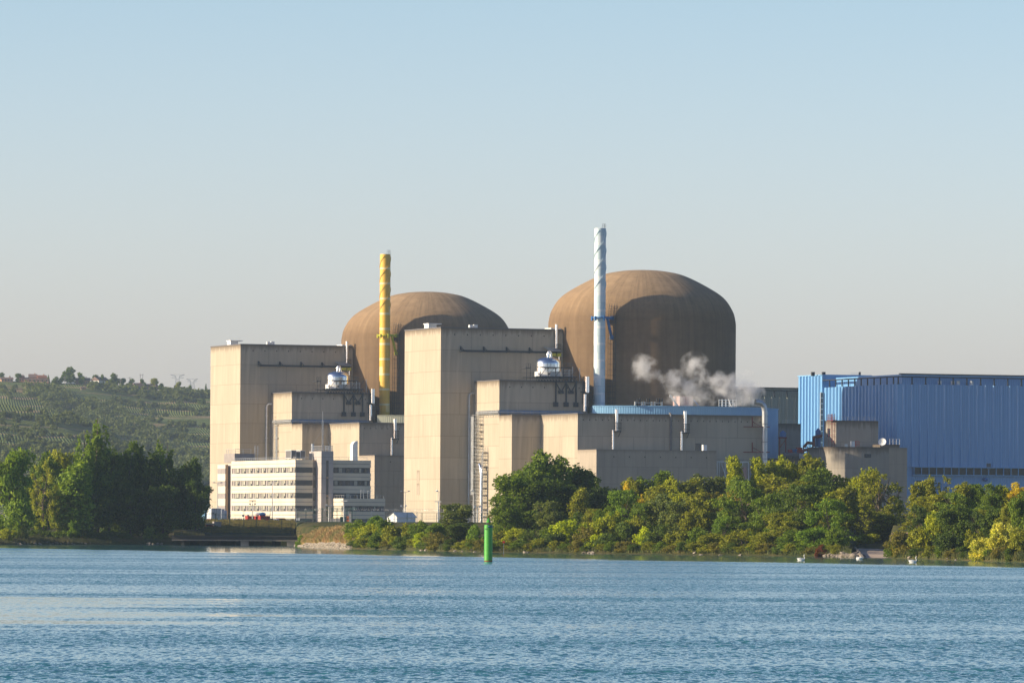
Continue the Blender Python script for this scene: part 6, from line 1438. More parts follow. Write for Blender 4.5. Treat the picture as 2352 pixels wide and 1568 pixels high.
for k, x, y, w, Y, c, lb in [
 ('poplar', 1452, 1098, 56, 1020, OL, 'olive poplar with a patch of yellow, left of the shrubby row'), ('shrub', 1440, 1105, 34, 1000, YE, 'bright yellow autumn crown in front of the low annex'), ('shrub', 1470, 1135, 26, 985, YE, 'small second yellow crown below the first'), ('poplar', 1482, 1096, 50, 1020, GRN, 'green poplar right of the yellow crown'), ('poplar', 1520, 1082, 66, 1018, GRN, 'dark topped poplar below the annex wall centre'), ('poplar', 1508, 1112, 60, 990, OL, 'olive tree with hanging sprays'), ('poplar', 1546, 1095, 46, 1000, YG, 'yellow green poplar below the annex wall centre'), ('broad', 1556, 1130, 60, 985, YG, 'yellow flecked small tree'), ('poplar', 1590, 1100, 56, 1000, OL, 'olive pointed tree right of the yellow flecked one'), ('poplar', 1616, 1090, 62, 1005, GY, 'grey green pointed tree, left of a pair'), ('poplar', 1648, 1095, 62, 1005, GY, 'grey green pointed tree, right of a pair'), ('poplar', 1600, 1130, 70, 975, OL, 'mid row olive tree under the grey pair'), ('sparse', 1640, 1130, 60, 975, (.24, .21, .03), 'orange brown thin tree in the mid row'), ('poplar', 1688, 1048, 56, 1000, YG, 'tall lit poplar before the open steel frame'), ('poplar', 1700, 1095, 66, 985, GRN, 'greener poplar just behind the tall lit one'), ('sparse', 1682, 1120, 70, 965, (.30, .27, .02), 'golden brown slender tree left of the wide locust'), ('poplar', 1742, 1051, 52, 1000, YG, 'first of four slim poplars before the blue round building'), ('poplar', 1775, 1060, 50, 1002, YG, 'second of four slim poplars before the blue round building'), ('poplar', 1803, 1048, 50, 1004, YG, 'third of four slim poplars before the blue round building'), ('poplar', 1836, 1066, 56, 1004, YG, 'fourth of four slim poplars, below the dark block'), ('poplar', 1780, 1090, 80, 985, OL, 'full leafy tree under the slim poplars'), ('poplar', 1866, 1044, 66, 1002, OL, 'pointed olive tree left of the rounded block'), ('broad', 1880, 1075, 76, 990, GRN, 'green crown in front of the rounded block'), ('poplar', 1830, 1105, 80, 965, OL, 'lit mid row tree left of the ramp trees'), ('poplar', 1912, 1085, 60, 1000, DG, 'dark tree at the foot of the rounded block'), ('poplar', 1945, 1098, 50, 990, OL, 'lit small top before the rounded block wall'), ('poplar', 1895, 1130, 70, 945, YG, 'yellow green poplar above the bright locust'), ('poplar', 1945, 1115, 66, 945, OL, 'upright olive tree left of the big willow'), ('broad', 1990, 1075, 66, 960, YG, 'yellow green top above the big willow'), ('sparse', 2020, 1082, 120, 955, OL, 'big open willow with pale trunk behind the boat ramp'), ('sparse', 2040, 1110, 100, 960, GY, 'grey thin crown right of the big willow'), ('sparse', 1985, 1160, 80, 945, OL, 'small crown low behind the ramp, left'), ('poplar', 2030, 1175, 80, 950, OL, 'yellowish undergrowth tree right behind the ramp'), ('shrub', 1990, 1225, 60, 940, YG, 'yellow bush just behind the ramp top'),
 ('poplar', 2105, 1108, 50, 900, OL, 'olive poplar right of the willow'), ('poplar', 2132, 1096, 40, 905, OL, 'narrow pointed poplar before the window band'), ('sparse', 2166, 1092, 52, 905, OL, 'wispy tall tree before the window band'), ('poplar', 2120, 1140, 70, 885, OL, 'full olive tree below the narrow poplar'), ('sparse', 2100, 1175, 80, 875, OL, 'yellowish thin tree right of the willow'), ('poplar', 2215, 1108, 60, 900, OL, 'poplar with fluttering top, left of a pair'), ('poplar', 2245, 1112, 56, 900, GRN, 'poplar right of the fluttering one'), ('locust', 2200, 1130, 110, 870, GRN, 'green locust with orange tips in the right thicket'), ('broad', 2278, 1110, 60, 885, GRN, 'bright green tree left of the yellow crowns'), ('poplar', 2305, 1116, 42, 890, YG, 'yellow topped small tree near the right edge'), ('broad', 2338, 1108, 52, 885, YE, 'yellow crown at the right edge'), ('locust', 2270, 1160, 120, 840, GRN, 'wide spreading green locust, right'), ('broad', 2240, 1170, 90, 830, OL, 'brown flecked crown under the right locust'), ('broad', 2325, 1160, 70, 830, GRN, 'green crown near the right edge'), ('poplar', 2160, 1130, 70, 880, OL, 'leafy tree under the wispy one')]:
    plant(k, x, y, w, Y, c, lb, gT)
gU = 'low undergrowth along the right shore'
ul = [('short dark', DG), ('short olive', OL), ('short green', GRN), ('short mixed', BR)]
for i, px in enumerate(np.arange(815, 2352, 27)):
    if 1945 < px < 2066: continue
    n, c = ul[i % 4]; Y = shore(fix(px, 1270)[0])+2.5
    plant('shrub', px, 1240+(px-815)*.014-(7 if i % 3 else 0), 42, Y, c, 'knee high undergrowth on the right waterline', gU)
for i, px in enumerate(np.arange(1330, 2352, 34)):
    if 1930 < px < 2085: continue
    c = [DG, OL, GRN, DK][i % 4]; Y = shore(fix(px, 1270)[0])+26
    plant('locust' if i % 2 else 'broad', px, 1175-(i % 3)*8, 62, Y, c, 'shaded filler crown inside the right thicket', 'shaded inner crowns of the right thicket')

# grasses: dry reeds on the point, intake bank and lower shore
def blades(name, label, regions, n, size, cols, seed):
    rg = np.random.default_rng(seed); P = []
    for _ in range(n):
        x0, x1, d0, d1 = regions[rg.integers(len(regions))]; px = rg.uniform(x0, x1); Y = shore(px)+rg.uniform(d0, d1); P.append((wX(px, Y), Y, max(gz(px, Y), 0), px))
    V = []; F_ = []; s = size
    for (x, y, z, px) in P:
        h = s*rg.uniform(.5, 1.4)*(1+.6*mn.noise(Vector((px*.12, y*.2, 0)))); a = rg.uniform(0, 6.28); w = s*.09*rg.uniform(.6, 1.4); lx, ly = rg.normal(0, .25*h, 2); k = len(V)
        V += [(x-w*math.cos(a), y-w*math.sin(a), z-.05), (x+w*math.cos(a), y+w*math.sin(a), z-.05), (x+lx+w*.6, y+ly, z+h), (x+lx-w*.6, y+ly, z+h*.96)]; F_.append((k, k+1, k+2, k+3))
    me = bpy.data.meshes.new(name); me.from_pydata(V, [], F_)
    m, nt, b = mat(name); g = N(nt, 'ShaderNodeNewGeometry'); n1 = noise(nt, g.outputs['Position'], .22, 3, .6)
    c = mixc(nt, ramp(nt, n1, (.38, 0), (.6, 1)), cols[0], cols[1]); c = mixc(nt, mth(nt, 'MULTIPLY', g.outputs['Random Per Island'], .6), c, cols[2])
    L(nt, c, b.inputs['Base Color']); b.inputs['Roughness'].default_value = .8; me.materials.append(m)
    o = bpy.data.objects.new(name, me); COL.objects.link(o); tag(o, label, 'grass', None, 'stuff')
blades('dry_grass', 'dry orange and green grass covering the point left of the thicket', [(688, 815, 2.5, 26), (700, 808, 3, 12)], 26000, .75, ((.50, .29, .11), (.26, .27, .06), (.60, .42, .20)), 5)
blades('bank_grass', 'yellowish rough grass on the bank above the intake deck', [(470, 676, 14, 60)], 24000, .55, ((.24, .21, .03), (.06, .085, .02), (.30, .19, .06)), 6)
blades('shore_grass', 'mixed green grass along the foot of the right bank', [(815, 1955, .6, 9), (2052, 2352, .6, 9), (1130, 1260, 1, 22)], 30000, .6, ((.10, .13, .025), (.17, .15, .03), (.07, .10, .02)), 8)
blades('shade_grass', 'dull grass under the left trees', [(-20, 470, .6, 16)], 12000, .5, ((.07, .09, .02), (.14, .11, .03), (.05, .07, .02)), 9)
# reed plumes right of the ramp
for i, px in enumerate((2062, 2076, 2090)):
    e = thing('reed_clump', 'pink plumed reed clump right of the ramp, %s' % ['nearest the ramp', 'middle', 'furthest from the ramp'][i], 'reeds', None, (at(px, 1270, 838).x, 838-i*3, .5), 'plumed reeds right of the ramp'); e['_o'] = [0, 0, 0]
    mb = MB(); mp = MB(); random.seed(i)
    for k in range(90):
        a = random.uniform(0, 6.28); q = random.uniform(0, .8); h = random.uniform(1.5, 2.9); x, y = math.cos(a)*q, math.sin(a)*q; tx, ty = x*1.8+random.uniform(-.3, .3), y*1.8
        mb.bar((x, y, 0), (tx, ty, h), .045); mp.bar((tx, ty, h), (tx*1.1+.1, ty*1.1, h+.4), .13)
    mb.build('stems', plain('reed_green', (.09, .11, .03), .8), e); mp.build('plumes', plain('reed_plume', (.34, .22, .16), .9), e)
# ================================================================= hills
def interp(T, x):
    if x <= T[0][0]: return T[0][1]
    for (a, ya), (b, yb) in zip(T, T[1:]):
        if x <= b: return ya+(yb-ya)*(x-a)/(b-a)
    return T[-1][1]
BR_T = [(-300, 862), (-60, 866), (0, 874), (100, 878), (200, 882), (300, 891), (400, 899), (480, 906), (560, 920), (650, 960), (760, 1040), (860, 1190)]
FR_T = [(-300, 905), (-60, 918), (0, 926), (70, 937), (150, 952), (220, 975), (280, 1003), (320, 1030), (360, 1065), (400, 1110), (450, 1190)]
def hill_fn(T, Y0, Y1, seed, amp, pw):
    def f(px, s):
        Y = Y0+(Y1-Y0)*s; X = wX(px, Y)
        yo = interp(T, px); zr = CH+(HY-fix(px, yo)[1])*Y1/FX
        e = s**pw if s <= 1 else 1-(s-1)*.25
        z = GZ-3+(zr-GZ+3)*e
        n = mn.noise(Vector((X*.006+seed, Y*.006, seed)))*amp+mn.noise(Vector((X*.02+seed, Y*.015, seed)))*amp*.35
        z += n*min(1, s*3)*max(0, min(1, (1.0-s)*5 if s < 1 else 0)) 
        return X, Y, z
    return f
back = hill_fn(BR_T, 3450, 4300, 3.3, 17, .82); front = hill_fn(FR_T, 2950, 3420, 9.1, 9, .75)
def locate(f, px, py):
    lo, hi = 0.02, .995
    x0, yt = fix(px, py)
    for _ in range(26):
        s = (lo+hi)/2; X, Y, z = f(x0, s); y = HY-(z-CH)*FX/Y
        if y > yt: lo = s
        else: hi = s
    return Vector(f(x0, s))
def hillmat(name, soil, seed):
    m, nt, b = mat(name); geo = N(nt, 'ShaderNodeNewGeometry').outputs['Position']
    vo = N(nt, 'ShaderNodeTexVoronoi'); vo.inputs['Scale'].default_value = 1; mp = N(nt, 'ShaderNodeMapping'); mp.inputs['Scale'].default_value = (.011, .008, .012); mp.inputs['Location'].default_value = (seed, 0, 0); L(nt, geo, mp.inputs[0])
    dn = N(nt, 'ShaderNodeTexNoise'); dn.inputs['Scale'].default_value = .8; L(nt, mp.outputs[0], dn.inputs['Vector']); ad = N(nt, 'ShaderNodeVectorMath', operation='ADD'); sc = N(nt, 'ShaderNodeVectorMath', operation='SCALE'); sc.inputs['Scale'].default_value = .8
    L(nt, dn.outputs[1], sc.inputs[0]); L(nt, mp.outputs[0], ad.inputs[0]); L(nt, sc.outputs[0], ad.inputs[1]); L(nt, ad.outputs[0], vo.inputs['Vector'])
    sp = N(nt, 'ShaderNodeSeparateColor'); L(nt, vo.outputs['Color'], sp.inputs[0])
    def rows(rot, per):
        mm = N(nt, 'ShaderNodeMapping'); mm.inputs['Rotation'].default_value = (0, 0, rot); L(nt, geo, mm.inputs[0]); w = N(nt, 'ShaderNodeTexWave'); w.inputs['Scale'].default_value = 6.2832/per*.0507; w.inputs['Distortion'].default_value = 4.5; w.inputs['Detail'].default_value = 3; w.inputs['Detail Scale'].default_value = .4; L(nt, mm.outputs[0], w.inputs[0]); return w.outputs[1]
    r = mixc(nt, ramp(nt, sp.outputs[0], (.45, 0), (.5, 1)), rows(.35, 2.1), rows(-.15, 1.9))
    n2 = noise(nt, geo, .35, 4, .7)
    vine = mixc(nt, ramp(nt, r, (.3, 0), (.7, 1)), (.14, .165, .065), (.09, .145, .045))
    vine2 = mixc(nt, ramp(nt, r, (.25, 0), (.7, 1)), (.17, .19, .065), (.13, .18, .05))
    c = mixc(nt, ramp(nt, sp.outputs[1], (.5, 0), (.55, 1)), vine, vine2)
    c = mixc(nt, ramp(nt, sp.outputs[2], (.76, 0), (.78, .8)), c, soil)
    c = mixc(nt, mth(nt, 'MULTIPLY', n2, .45), c, (.07, .085, .035))
    tn = N(nt, 'ShaderNodeTexWave', bands_direction='Z'); tn.inputs['Scale'].default_value = .055; tn.inputs['Distortion'].default_value = 5; tn.inputs['Detail Scale'].default_value = .25; L(nt, geo, tn.inputs[0])
    c = mixc(nt, ramp(nt, tn.outputs[1], (.93, 0), (.98, .75)), c, (.30, .22, .14))
    L(nt, c, b.inputs['Base Color']); b.inputs['Roughness'].default_value = 1; b.inputs['Specular IOR Level'].default_value = .05
    bp = N(nt, 'ShaderNodeBump'); bp.inputs['Distance'].default_value = 1.0; L(nt, mth(nt, 'ADD', r, n2), bp.inputs['Height']); L(nt, bp.outputs[0], b.inputs['Normal'])
    return m
def hill_mesh(name, f, x0, x1, m, s1=1.5):
    xs = np.arange(x0, x1, 8); ss = list(np.linspace(0, 1, 60))+[1.03, 1.1, 1.3, s1]; V = [f(x, s) for x in xs for s in ss]; n = len(ss); Fc = [(i*n+j, (i+1)*n+j, (i+1)*n+j+1, i*n+j+1) for i in range(len(xs)-1) for j in range(n-1)]
    me = bpy.data.meshes.new(name); me.from_pydata(V, [], Fc); me.polygons.foreach_set('use_smooth', [True]*len(Fc)); me.materials.append(m); me.update()
    o = bpy.data.objects.new(name, me); COL.objects.link(o); structure(o)
hill_mesh('hill', back, -420, 870, hillmat('vineyard_slope', (.36, .25, .16), 0)); hill_mesh('hill', front, -420, 452, hillmat('vineyard_spur', (.30, .21, .13), 4.4))
def far_fn(px, s):
    Y = 5600+900*s; T = [(1500, 1000), (1620, 930), (1700, 905), (1760, 899), (1800, 893), (1830, 888), (1870, 884), (1950, 890), (2080, 930), (2300, 1000)]
    zr = CH+(HY-fix(px, interp(T, px))[1])*6500/FX; X = wX(px, Y)
    return X, Y, GZ-3+(zr-GZ)*min(1, s)-max(0, s-1)*40+mn.noise(Vector((X*.01, Y*.01, 1)))*6*min(1, s*2)
hill_mesh('distant_hill', far_fn, 1500, 2300, plain('distant_woods', (.04, .06, .03), 1, 0, .3, .05, .02), 1.3)

# woodland of the ravine and hedges: uncountable, one object
def woodland():
    rg = random.Random(21); P = []; 
    def inside(x, y, poly):
        r = False
        for i in range(len(poly)):
            (x1, y1), (x2, y2) = poly[i], poly[i-1]
            if (y1 > y) != (y2 > y) and x < (x2-x1)*(y-y1)/(y2-y1)+x1: r = not r
        return r
    def scatter(f, poly, n, s):
        k = 0; t = 0; xs = [p[0] for p in poly]; ys = [p[1] for p in poly]
        while k < n and t < n*20:
            t += 1; x, y = rg.uniform(min(xs), max(xs)), rg.uniform(min(ys), max(ys))
            if inside(x, y, poly): P.append((locate(f, x, y), rg.uniform(.7, 1.3)*s)); k += 1
    scatter(back, [(90, 900), (140, 905), (180, 925), (235, 930), (275, 945), (310, 975), (345, 990), (372, 1015), (420, 1030), (480, 1062), (480, 1110), (300, 1110), (200, 1010), (100, 955)], 330, 7.0)
    scatter(back, [(350, 1040), (490, 1050), (490, 1140), (300, 1140)], 130, 7)
    scatter(back, [(60, 893), (130, 888), (150, 905), (120, 925), (60, 915)], 46, 6)
    scatter(back, [(210, 888), (300, 888), (420, 905), (430, 925), (330, 915), (260, 902), (205, 898)], 90, 5)
    scatter(back, [(400, 903), (490, 909), (490, 915), (400, 911)], 46, 5.5)
    scatter(front, [(0, 1028), (150, 1040), (260, 1052), (330, 1075), (330, 1110), (0, 1100)], 150, 6)
    scatter(front, [(150, 955), (160, 958), (330, 1050), (322, 1062), (200, 985)], 40, 5)
    scatter(back, [(230, 905), (480, 925), (480, 1030), (400, 1005), (300, 940)], 46, 3.6)
    scatter(back, [(0, 885), (120, 910), (150, 930), (0, 915)], 20, 3.6)
    scatter(front, [(0, 935), (150, 960), (300, 1045), (0, 1040)], 44, 3.8)
    for x0, y0, x1, y1, f in ((250, 925, 480, 948, back), (330, 965, 480, 985, back), (380, 1000, 480, 1015, back), (0, 955, 180, 972, front), (0, 990, 250, 1012, front), (60, 1020, 290, 1036, front)):
        for k in range(26):
            t_ = rg.random(); P.append((locate(f, x0+(x1-x0)*t_, y0+(y1-y0)*t_+rg.uniform(-2.5, 2.5)), rg.uniform(1.8, 4.2)))
    PT = []; OO = []; SZ = []
    for c, s in P:
        n = 60; d = RNG.normal(size=(n, 3)); d /= np.linalg.norm(d, axis=1)[:, None]; d[:, 2] = np.abs(d[:, 2])*1.1-.15
        q = d*s*.62*(RNG.random(n)**.4)[:, None]; q[:, 2] += s*.3; PT.append(np.array(c)+q); OO.append(d)
    me = leafmesh('woodland', np.concatenate(PT), np.concatenate(OO), 1.15); o = bpy.data.objects.new('woodland', me); COL.objects.link(o); o.color = (.095, .125, .045, 1)
    tag(o, 'hazy green woodland filling the ravine and hedges of the vineyard hill', 'woodland', None, 'stuff')
woodland()
def hplant(kind, px, ytop, w, yb, tint, label):
    s = locate(back, px, yb); plant(kind, px, ytop, w, s.y, tint, label, 'trees on the hill skyline', s.z)
for a in [('far', 160, 842, 34, 880, DG, 'tallest bushy tree on the skyline, left of the long brown roof'), ('far', 186, 855, 18, 880, GRN, 'thin crowned tree right of the tallest skyline tree'), ('far', 40, 857, 17, 876, DG, 'round tree between the two left skyline farms'), ('far', 4, 855, 18, 874, DG, 'tree at the left edge skyline'), ('cone', 23, 862, 6, 876, DG, 'small pointed tree on the far left skyline'), ('cone', 111, 861, 9, 878, DG, 'conical tree beside the red roofed farm'), ('far', 127, 864, 17, 882, DG, 'tree right of the red roofed farm'), ('far', 140, 867, 14, 882, GRN, 'small tree left of the tallest skyline tree'),
          ('far', 217, 860, 18, 884, DG, 'dark tree between the brown roof and the white house'), ('far', 233, 859, 12, 880, DG, 'tree behind the white house'), ('far', 260, 857, 26, 884, DG, 'broad tree right of the white house'), ('far', 283, 868, 20, 888, DG, 'tree left of the salmon house'), ('far', 300, 869, 20, 888, GRN, 'tree behind the salmon house, left'), ('far', 328, 870, 14, 888, DG, 'tree below the twin pole'), ('far', 352, 868, 20, 890, OL, 'pale tree right of the salmon house'), ('far', 372, 880, 18, 896, GRN, 'bush right of the salmon house'), ('far', 408, 876, 18, 900, OL, 'light tree at the pylon foot'), ('cone', 473, 881, 9, 902, DG, 'lone conical tree near the tall block'), ('far', 464, 914, 18, 928, DG, 'round dark tree on the dry field'), ('far', 72, 886, 22, 900, DG, 'tree beside the small salmon barn'), ('far', 95, 888, 24, 905, DG, 'dark tree on the slope below the farm'), ('far', 438, 884, 14, 902, GRN, 'small tree below the second pylon')]: hplant(*a)

def house(px0, px1, yt, yb, wall, roof, label, rot=.25, group=None, wins=4, cat='house'):
    s = locate(back, (px0+px1)/2, yb); Y = s.y; a, b = at(px0, yb, Y), at(px1, yb, Y); w = (b.x-a.x)*.92; h = (at(px0, yt, Y).z-s.z); hw = h*.66; d = min(w*.7, 9)
    t = thing('house', label, cat, None, (s.x, Y, s.z), group); t['_o'] = [0, 0, 0]; t.rotation_euler = (0, 0, rot)
    MB().prism([(-w/2, 0), (w/2, 0), (w/2, d), (-w/2, d)], -2.5, hw).build('wall', wall, t)
    mb = MB(); o = .5; A = [(-w/2-o, -o, hw-.15), (w/2+o, -o, hw-.15), (w/2+o, d/2, h), (-w/2-o, d/2, h)]; B = [(-w/2-o, d/2, h), (w/2+o, d/2, h), (w/2+o, d+o, hw-.15), (-w/2-o, d+o, hw-.15)]
    mb.face(A); mb.face(B); mb.face([(x, y, z-.25) for x, y, z in A][::-1]); mb.face([(x, y, z-.25) for x, y, z in B][::-1]); mb.face([A[0], A[3], B[3], B[3][:2]+(hw-.4,), A[0][:2]+(hw-.4,)]); mb.face([A[1], A[2], B[2]][::-1]); 
    mb.build('roof', roof, t); MB().face([(-w/2, 0, hw), (-w/2, d, hw), (-w/2, d/2, h-.2)][::-1]) 
    mb = MB(); mb.face([(-w/2, d, hw-.01), (-w/2, 0, hw-.01), (-w/2, d/2, h-.15)]); mb.face([(w/2, 0, hw-.01), (w/2, d, hw-.01), (w/2, d/2, h-.15)]); mb.build('gable', wall, t)
    for k in range(wins): x = -w/2+w*(k+.5)/wins; MB().box(x-.5, x+.5, -.06, .05, .9, 2.2).build('window', M['dkgrey'], t)
    MB().box(w*.2, w*.2+.7, d/2-.3, d/2+.4, h-.8, h+.8).build('chimney', wall, t)
gH = 'houses on the vineyard hill'
house(2, 31, 866, 877, M['salmon'], M['tilebr'], 'brown roofed farm at the far left of the skyline', .2, gH)
house(44, 56, 862, 876, M['salmon'], M['tilered'], 'small salmon house left of the red roofed farm', .3, gH, 2)
house(66, 85, 858.5, 872, M['salmon'], M['tilebr'], 'square salmon farmhouse beside the red roof', .1, gH)
house(86, 108, 861, 874, M['salmon'], M['tilered'], 'farm with the bright red tiled roof', .3, gH)
house(52, 114, 866, 879, M['salmon'], M['tilebr'], 'long low salmon farm building in front of the red roof', .05, gH, 6)
house(55, 81, 882, 896, M['salmon'], M['tilebr'], 'small salmon barn on the slope below the farm', -.5, gH, 1)
house(173, 208, 867, 881, M['tan'], M['tilebr'], 'long brown roofed house right of the tallest skyline tree', .1, gH, 6)
house(220, 257, 865, 883, M['whiter'], M['tilebr'], 'white gabled house on the skyline', .9, gH, 4)
house(308, 333, 879, 895, M['salmon'], M['tilebr'], 'salmon house wing, left part, near the twin pole', .5, gH, 3)
house(332, 359, 881, 896, M['salmon'], M['tilebr'], 'salmon house wing, right part, near the twin pole', -.2, gH, 3)
house(186, 198, 887, 895.6, M['tan'], M['tilebr'], 'tiny tan shed on the dry field', .2, gH, 1)
house(426, 441, 915.5, 922, M['grpanel'], M['tilebr'], 'small grey hut on the right slope', .6, gH, 1)
for i, (px, lb) in enumerate(((134, 'white car parked left of the long brown roof'), (144, 'second white car parked left of the long brown roof'))):
    s = locate(back, px+24, 878.5); t = thing('parked_car', lb, 'car', None, (at(px+24, 878, s.y).x, s.y-3, s.z), 'cars on the hill'); t['_o'] = [0, 0, 0]
    mb = MB(); mb.box(-2, 2, -.8, .8, .3, .9); mb.prism([(-1.2, -.7), (1.1, -.7), (1.1, .7), (-1.2, .7)], .9, 1.4); mb.build('body', M['white_p'], t)
    for x in (-1.2, 1.2): MB().tube([(x, -.85, .3), (x, .85, .3)], .3, 10).build('wheel', M['black'], t)
def pylon(px, yt, yb, wpx, label):
    s = locate(back, px, yb); Y = s.y+20; p = at(px, yt, Y); h = p.z-s.z; w = wpx*Y/FX/2
    t = thing('power_pylon', label, 'pylon', None, (p.x, Y, s.z), 'lattice pylons on the hill'); t['_o'] = [0, 0, 0]; mb = MB()
    for sx in (-1, 1):
        mb.bar((sx*2.6, 0, 0), (sx*1.2, 0, h*.8), .28); mb.bar((sx*1.2, 0, h*.8), (sx*1.6, 0, h*.93), .26)
        mb.bar((sx*1.3, 0, h*.88), (sx*w, 0, h), .26); mb.bar((sx*1.5, 0, h*.93), (sx*w, 0, h), .2); mb.bar((sx*1.2, 0, h*.8), (sx*w*.85, 0, h*.8+.4), .2); mb.bar((sx*1.4, 0, h*.86), (sx*w*.85, 0, h*.8+.4), .2)
    for k in range(6): z0, z1 = h*.8*k/6, h*.8*(k+1)/6; q = 2.6-1.4*k/6; q1 = 2.6-1.4*(k+1)/6; mb.bar((-q, 0, z0), (q1, 0, z1), .18); mb.bar((q, 0, z0), (-q1, 0, z1), .18)
    mb.bar((-w, 0, h), (w, 0, h), .15); mb.build('lattice', M['galv'], t)
pylon(408, 860, 888, 33, 'larger lattice pylon on the hill skyline'); pylon(441.6, 870, 896, 27, 'smaller lattice pylon right of the larger one')
for px, yt, yb, dbl, lb in ((149, 864, 888, 0, 'wooden power pole left of the long brown roof'), (277, 872, 893, 0, 'power pole right of the white house'), (298, 865.5, 885, 0, 'power pole left of the twin pole'), (325, 858.7, 884, 1, 'twin power pole above the salmon house')):
    s = locate(back, px, yb); p = at(px, yt, s.y); h = p.z-s.z; t = thing('power_pole', lb, 'power pole', None, (p.x, s.y, s.z), 'power poles on the hill'); t['_o'] = [0, 0, 0]; mb = MB()
    for x in ((-.9, .9) if dbl else (0,)): mb.bar((x, 0, 0), (x, 0, h), .32)
    mb.bar((-1.6, 0, h-.6), (1.6, 0, h-.6), .25); mb.build('pole', M['grpanel'], t)

# ================================================================= steam
def steam():
    bl = [(1478, 846, 26), (1500, 858, 15), (1524, 868, 13), (1549, 875, 24), (1580, 890, 26), (1595, 842, 26), (1612, 862, 14), (1643, 872, 20), (1660, 888, 28), (1690, 893, 30), (1712, 884, 26), (1722, 905, 26), (1705, 920, 22), (1738, 925, 16), (1610, 905, 34), (1560, 905, 30)]
    Y0 = 1593.0; C = [at(x, y, Y0) for x, y, r in bl]; R = [r*Y0/FX for _, _, r in bl]
    c0 = at(1605, 880, Y0); t = bpy.data.meshes.new('steam')
    mb = MB(); x0, x1 = min(c.x-r for c, r in zip(C, R))-1.5, max(c.x+r for c, r in zip(C, R))+1.5; z0, z1 = 38.2, max(c.z+r for c, r in zip(C, R))+1.5
    # a rounded low-poly hull that holds the vapour
    n = 24; 
    mb.prism([(x0-c0.x, -5.5), (x1-c0.x, -5.5), (x1-c0.x, 5.5), (x0-c0.x, 5.5)], z0-c0.z, z1-c0.z)
    m = bpy.data.materials.new('steam_vapour'); m.use_nodes = True; nt = m.node_tree; nt.nodes.remove(nt.nodes['Principled BSDF']); out = nt.nodes['Material Output']
    tc = N(nt, 'ShaderNodeTexCoord').outputs['Object']; cur = None
    n1 = N(nt, 'ShaderNodeTexNoise'); n1.inputs['Scale'].default_value = .34; n1.inputs['Detail'].default_value = 8; n1.inputs['Roughness'].default_value = .62; L(nt, tc, n1.inputs['Vector'])
    for i, (c, r) in enumerate(zip(C, R)):
        d = N(nt, 'ShaderNodeVectorMath', operation='DISTANCE'); L(nt, tc, d.inputs[0]); d.inputs[1].default_value = (c.x-c0.x, math.sin(i*2.1)*1.5, c.z-c0.z)
        f = mth(nt, 'SUBTRACT', 1, mth(nt, 'DIVIDE', d.outputs['Value'], r*1.5)); w = .55 if i in (14, 15) else (.8 if i in (1, 2, 6) else 1)
        f = mth(nt, 'MULTIPLY', f, w); cur = f if cur is None else mth(nt, 'MAXIMUM', cur, f)
    q = mth(nt, 'ADD', cur, mth(nt, 'MULTIPLY', mth(nt, 'SUBTRACT', n1.outputs[0], .5), 3.8))
    mr = N(nt, 'ShaderNodeMapRange'); mr.interpolation_type = 'SMOOTHSTEP'; mr.inputs['From Min'].default_value = .05; mr.inputs['From Max'].default_value = 1.25; mr.inputs['To Max'].default_value = .27; L(nt, q, mr.inputs[0])
    # nothing outside the puffs
    gate = mth(nt, 'MULTIPLY', mr.outputs[0], ramp(nt, cur, (0.0, 0), (.12, 1)))
    pv = N(nt, 'ShaderNodeVolumePrincipled'); pv.inputs['Color'].default_value = (1, 1, 1, 1); pv.inputs['Anisotropy'].default_value = .1; L(nt, gate, pv.inputs['Density']); L(nt, pv.outputs[0], out.inputs['Volume'])
    o = mb.build('steam', m, None); o.location = c0; tag(o, 'white steam drifting from the blue round building across the right dome', 'steam', None, 'stuff')
steam()

def haze():
    m = bpy.data.materials.new('haze_air'); m.use_nodes = True; nt = m.node_tree; nt.nodes.remove(nt.nodes['Principled BSDF'])
    pv = N(nt, 'ShaderNodeVolumePrincipled'); pv.inputs['Color'].default_value = (.62, .80, 1.0, 1); pv.inputs['Density'].default_value = HAZE; pv.inputs['Anisotropy'].default_value = .0
    L(nt, pv.outputs[0], nt.nodes['Material Output'].inputs['Volume']); m.cycles.homogeneous_volume = True
    mb = MB(); mb.prism([(-4100, -320), (4100, -320), (4100, 9600), (-4100, 9600)], -4.2, 185)
    o = mb.build('haze', m, None); o['kind'] = 'stuff'; tag(o, 'thin blue haze filling the river valley', 'haze')
HAZE = .000042
haze()

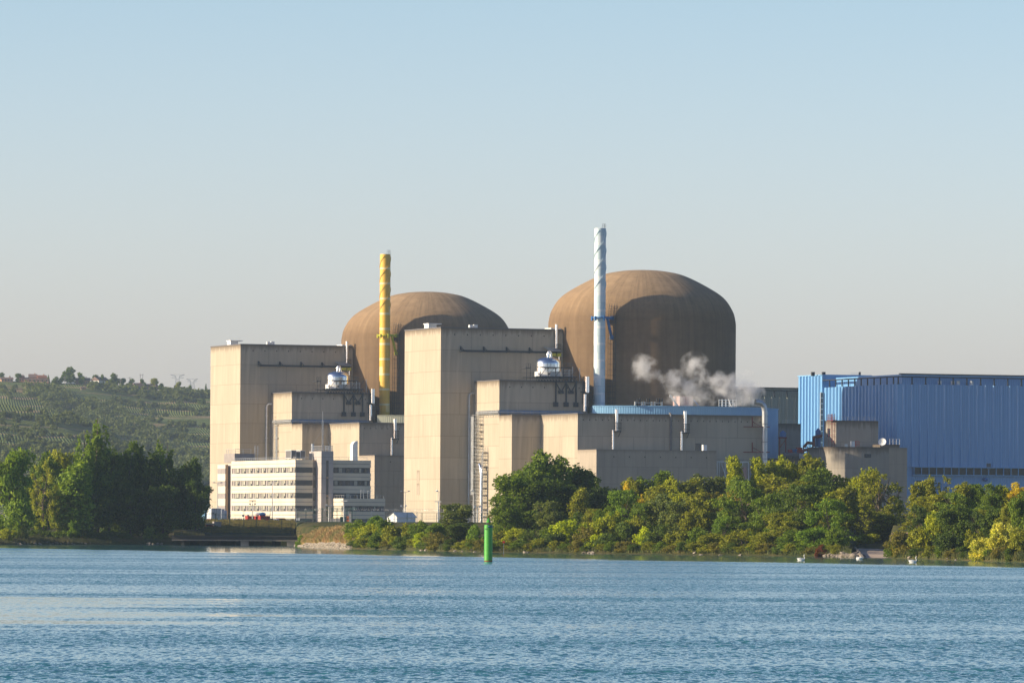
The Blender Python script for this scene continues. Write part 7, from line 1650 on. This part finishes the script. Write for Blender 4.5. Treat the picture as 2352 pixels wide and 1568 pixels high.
# ================================================================= light, sky, camera
EL, AZ = math.radians(19.5), math.radians(10.3)
S = Vector((-math.cos(AZ)*math.cos(EL), -math.sin(AZ)*math.cos(EL), math.sin(EL)))
sun = bpy.data.lights.new('sun', 'SUN'); sun.energy = 5.0; sun.angle = math.radians(.5); sun.color = (1, .84, .60)
so = bpy.data.objects.new('sun', sun); COL.objects.link(so); so.rotation_euler = S.to_track_quat('Z', 'Y').to_euler(); so.location = (-200, -50, 200)
w = bpy.data.worlds.new('World'); SC.world = w; w.use_nodes = True; nt = w.node_tree; bg = nt.nodes['Background']
sky = nt.nodes.new('ShaderNodeTexSky'); sky.sky_type = 'NISHITA'; sky.sun_disc = False; sky.sun_elevation = EL; sky.sun_rotation = math.atan2(S.x, S.y)
sky.air_density = 1.0; sky.dust_density = 1.6; sky.ozone_density = 2.0; sky.altitude = 150
tc = N(nt, 'ShaderNodeTexCoord').outputs['Generated']; sz = N(nt, 'ShaderNodeSeparateXYZ'); L(nt, tc, sz.inputs[0])
tint = ramp(nt, sz.outputs[2], (.0, (1.19, 1.06, 1.33)), (.05, (1.0, .955, 1.13)), (.10, (.77, .82, .93)), (.26, (.34, .39, .53)))
L(nt, mixc(nt, 1.0, sky.outputs[0], tint, 'MULTIPLY'), bg.inputs[0]); bg.inputs[1].default_value = .15
cam = bpy.data.cameras.new('camera'); cam.lens = FX/2352*36; cam.sensor_width = 36; cam.shift_y = (HY-784)/2352; cam.clip_start = 1; cam.clip_end = 40000
co = bpy.data.objects.new('camera', cam); COL.objects.link(co)
co.matrix_world = Matrix.Translation((0, 0, CH)) @ Matrix.Rotation(math.radians(90), 4, 'X') @ Matrix.Rotation(ROLL, 4, 'Z')
SC.camera = co
vs = SC.view_settings; vs.view_transform = 'Standard'; vs.look = 'None'; vs.exposure = .54; vs.gamma = 1
SC.render.engine = 'CYCLES'; SC.cycles.volume_step_rate = .3; SC.cycles.volume_max_steps = 200; SC.cycles.max_bounces = 6; SC.cycles.volume_bounces = 4; SC.cycles.transparent_max_bounces = 8
finish()
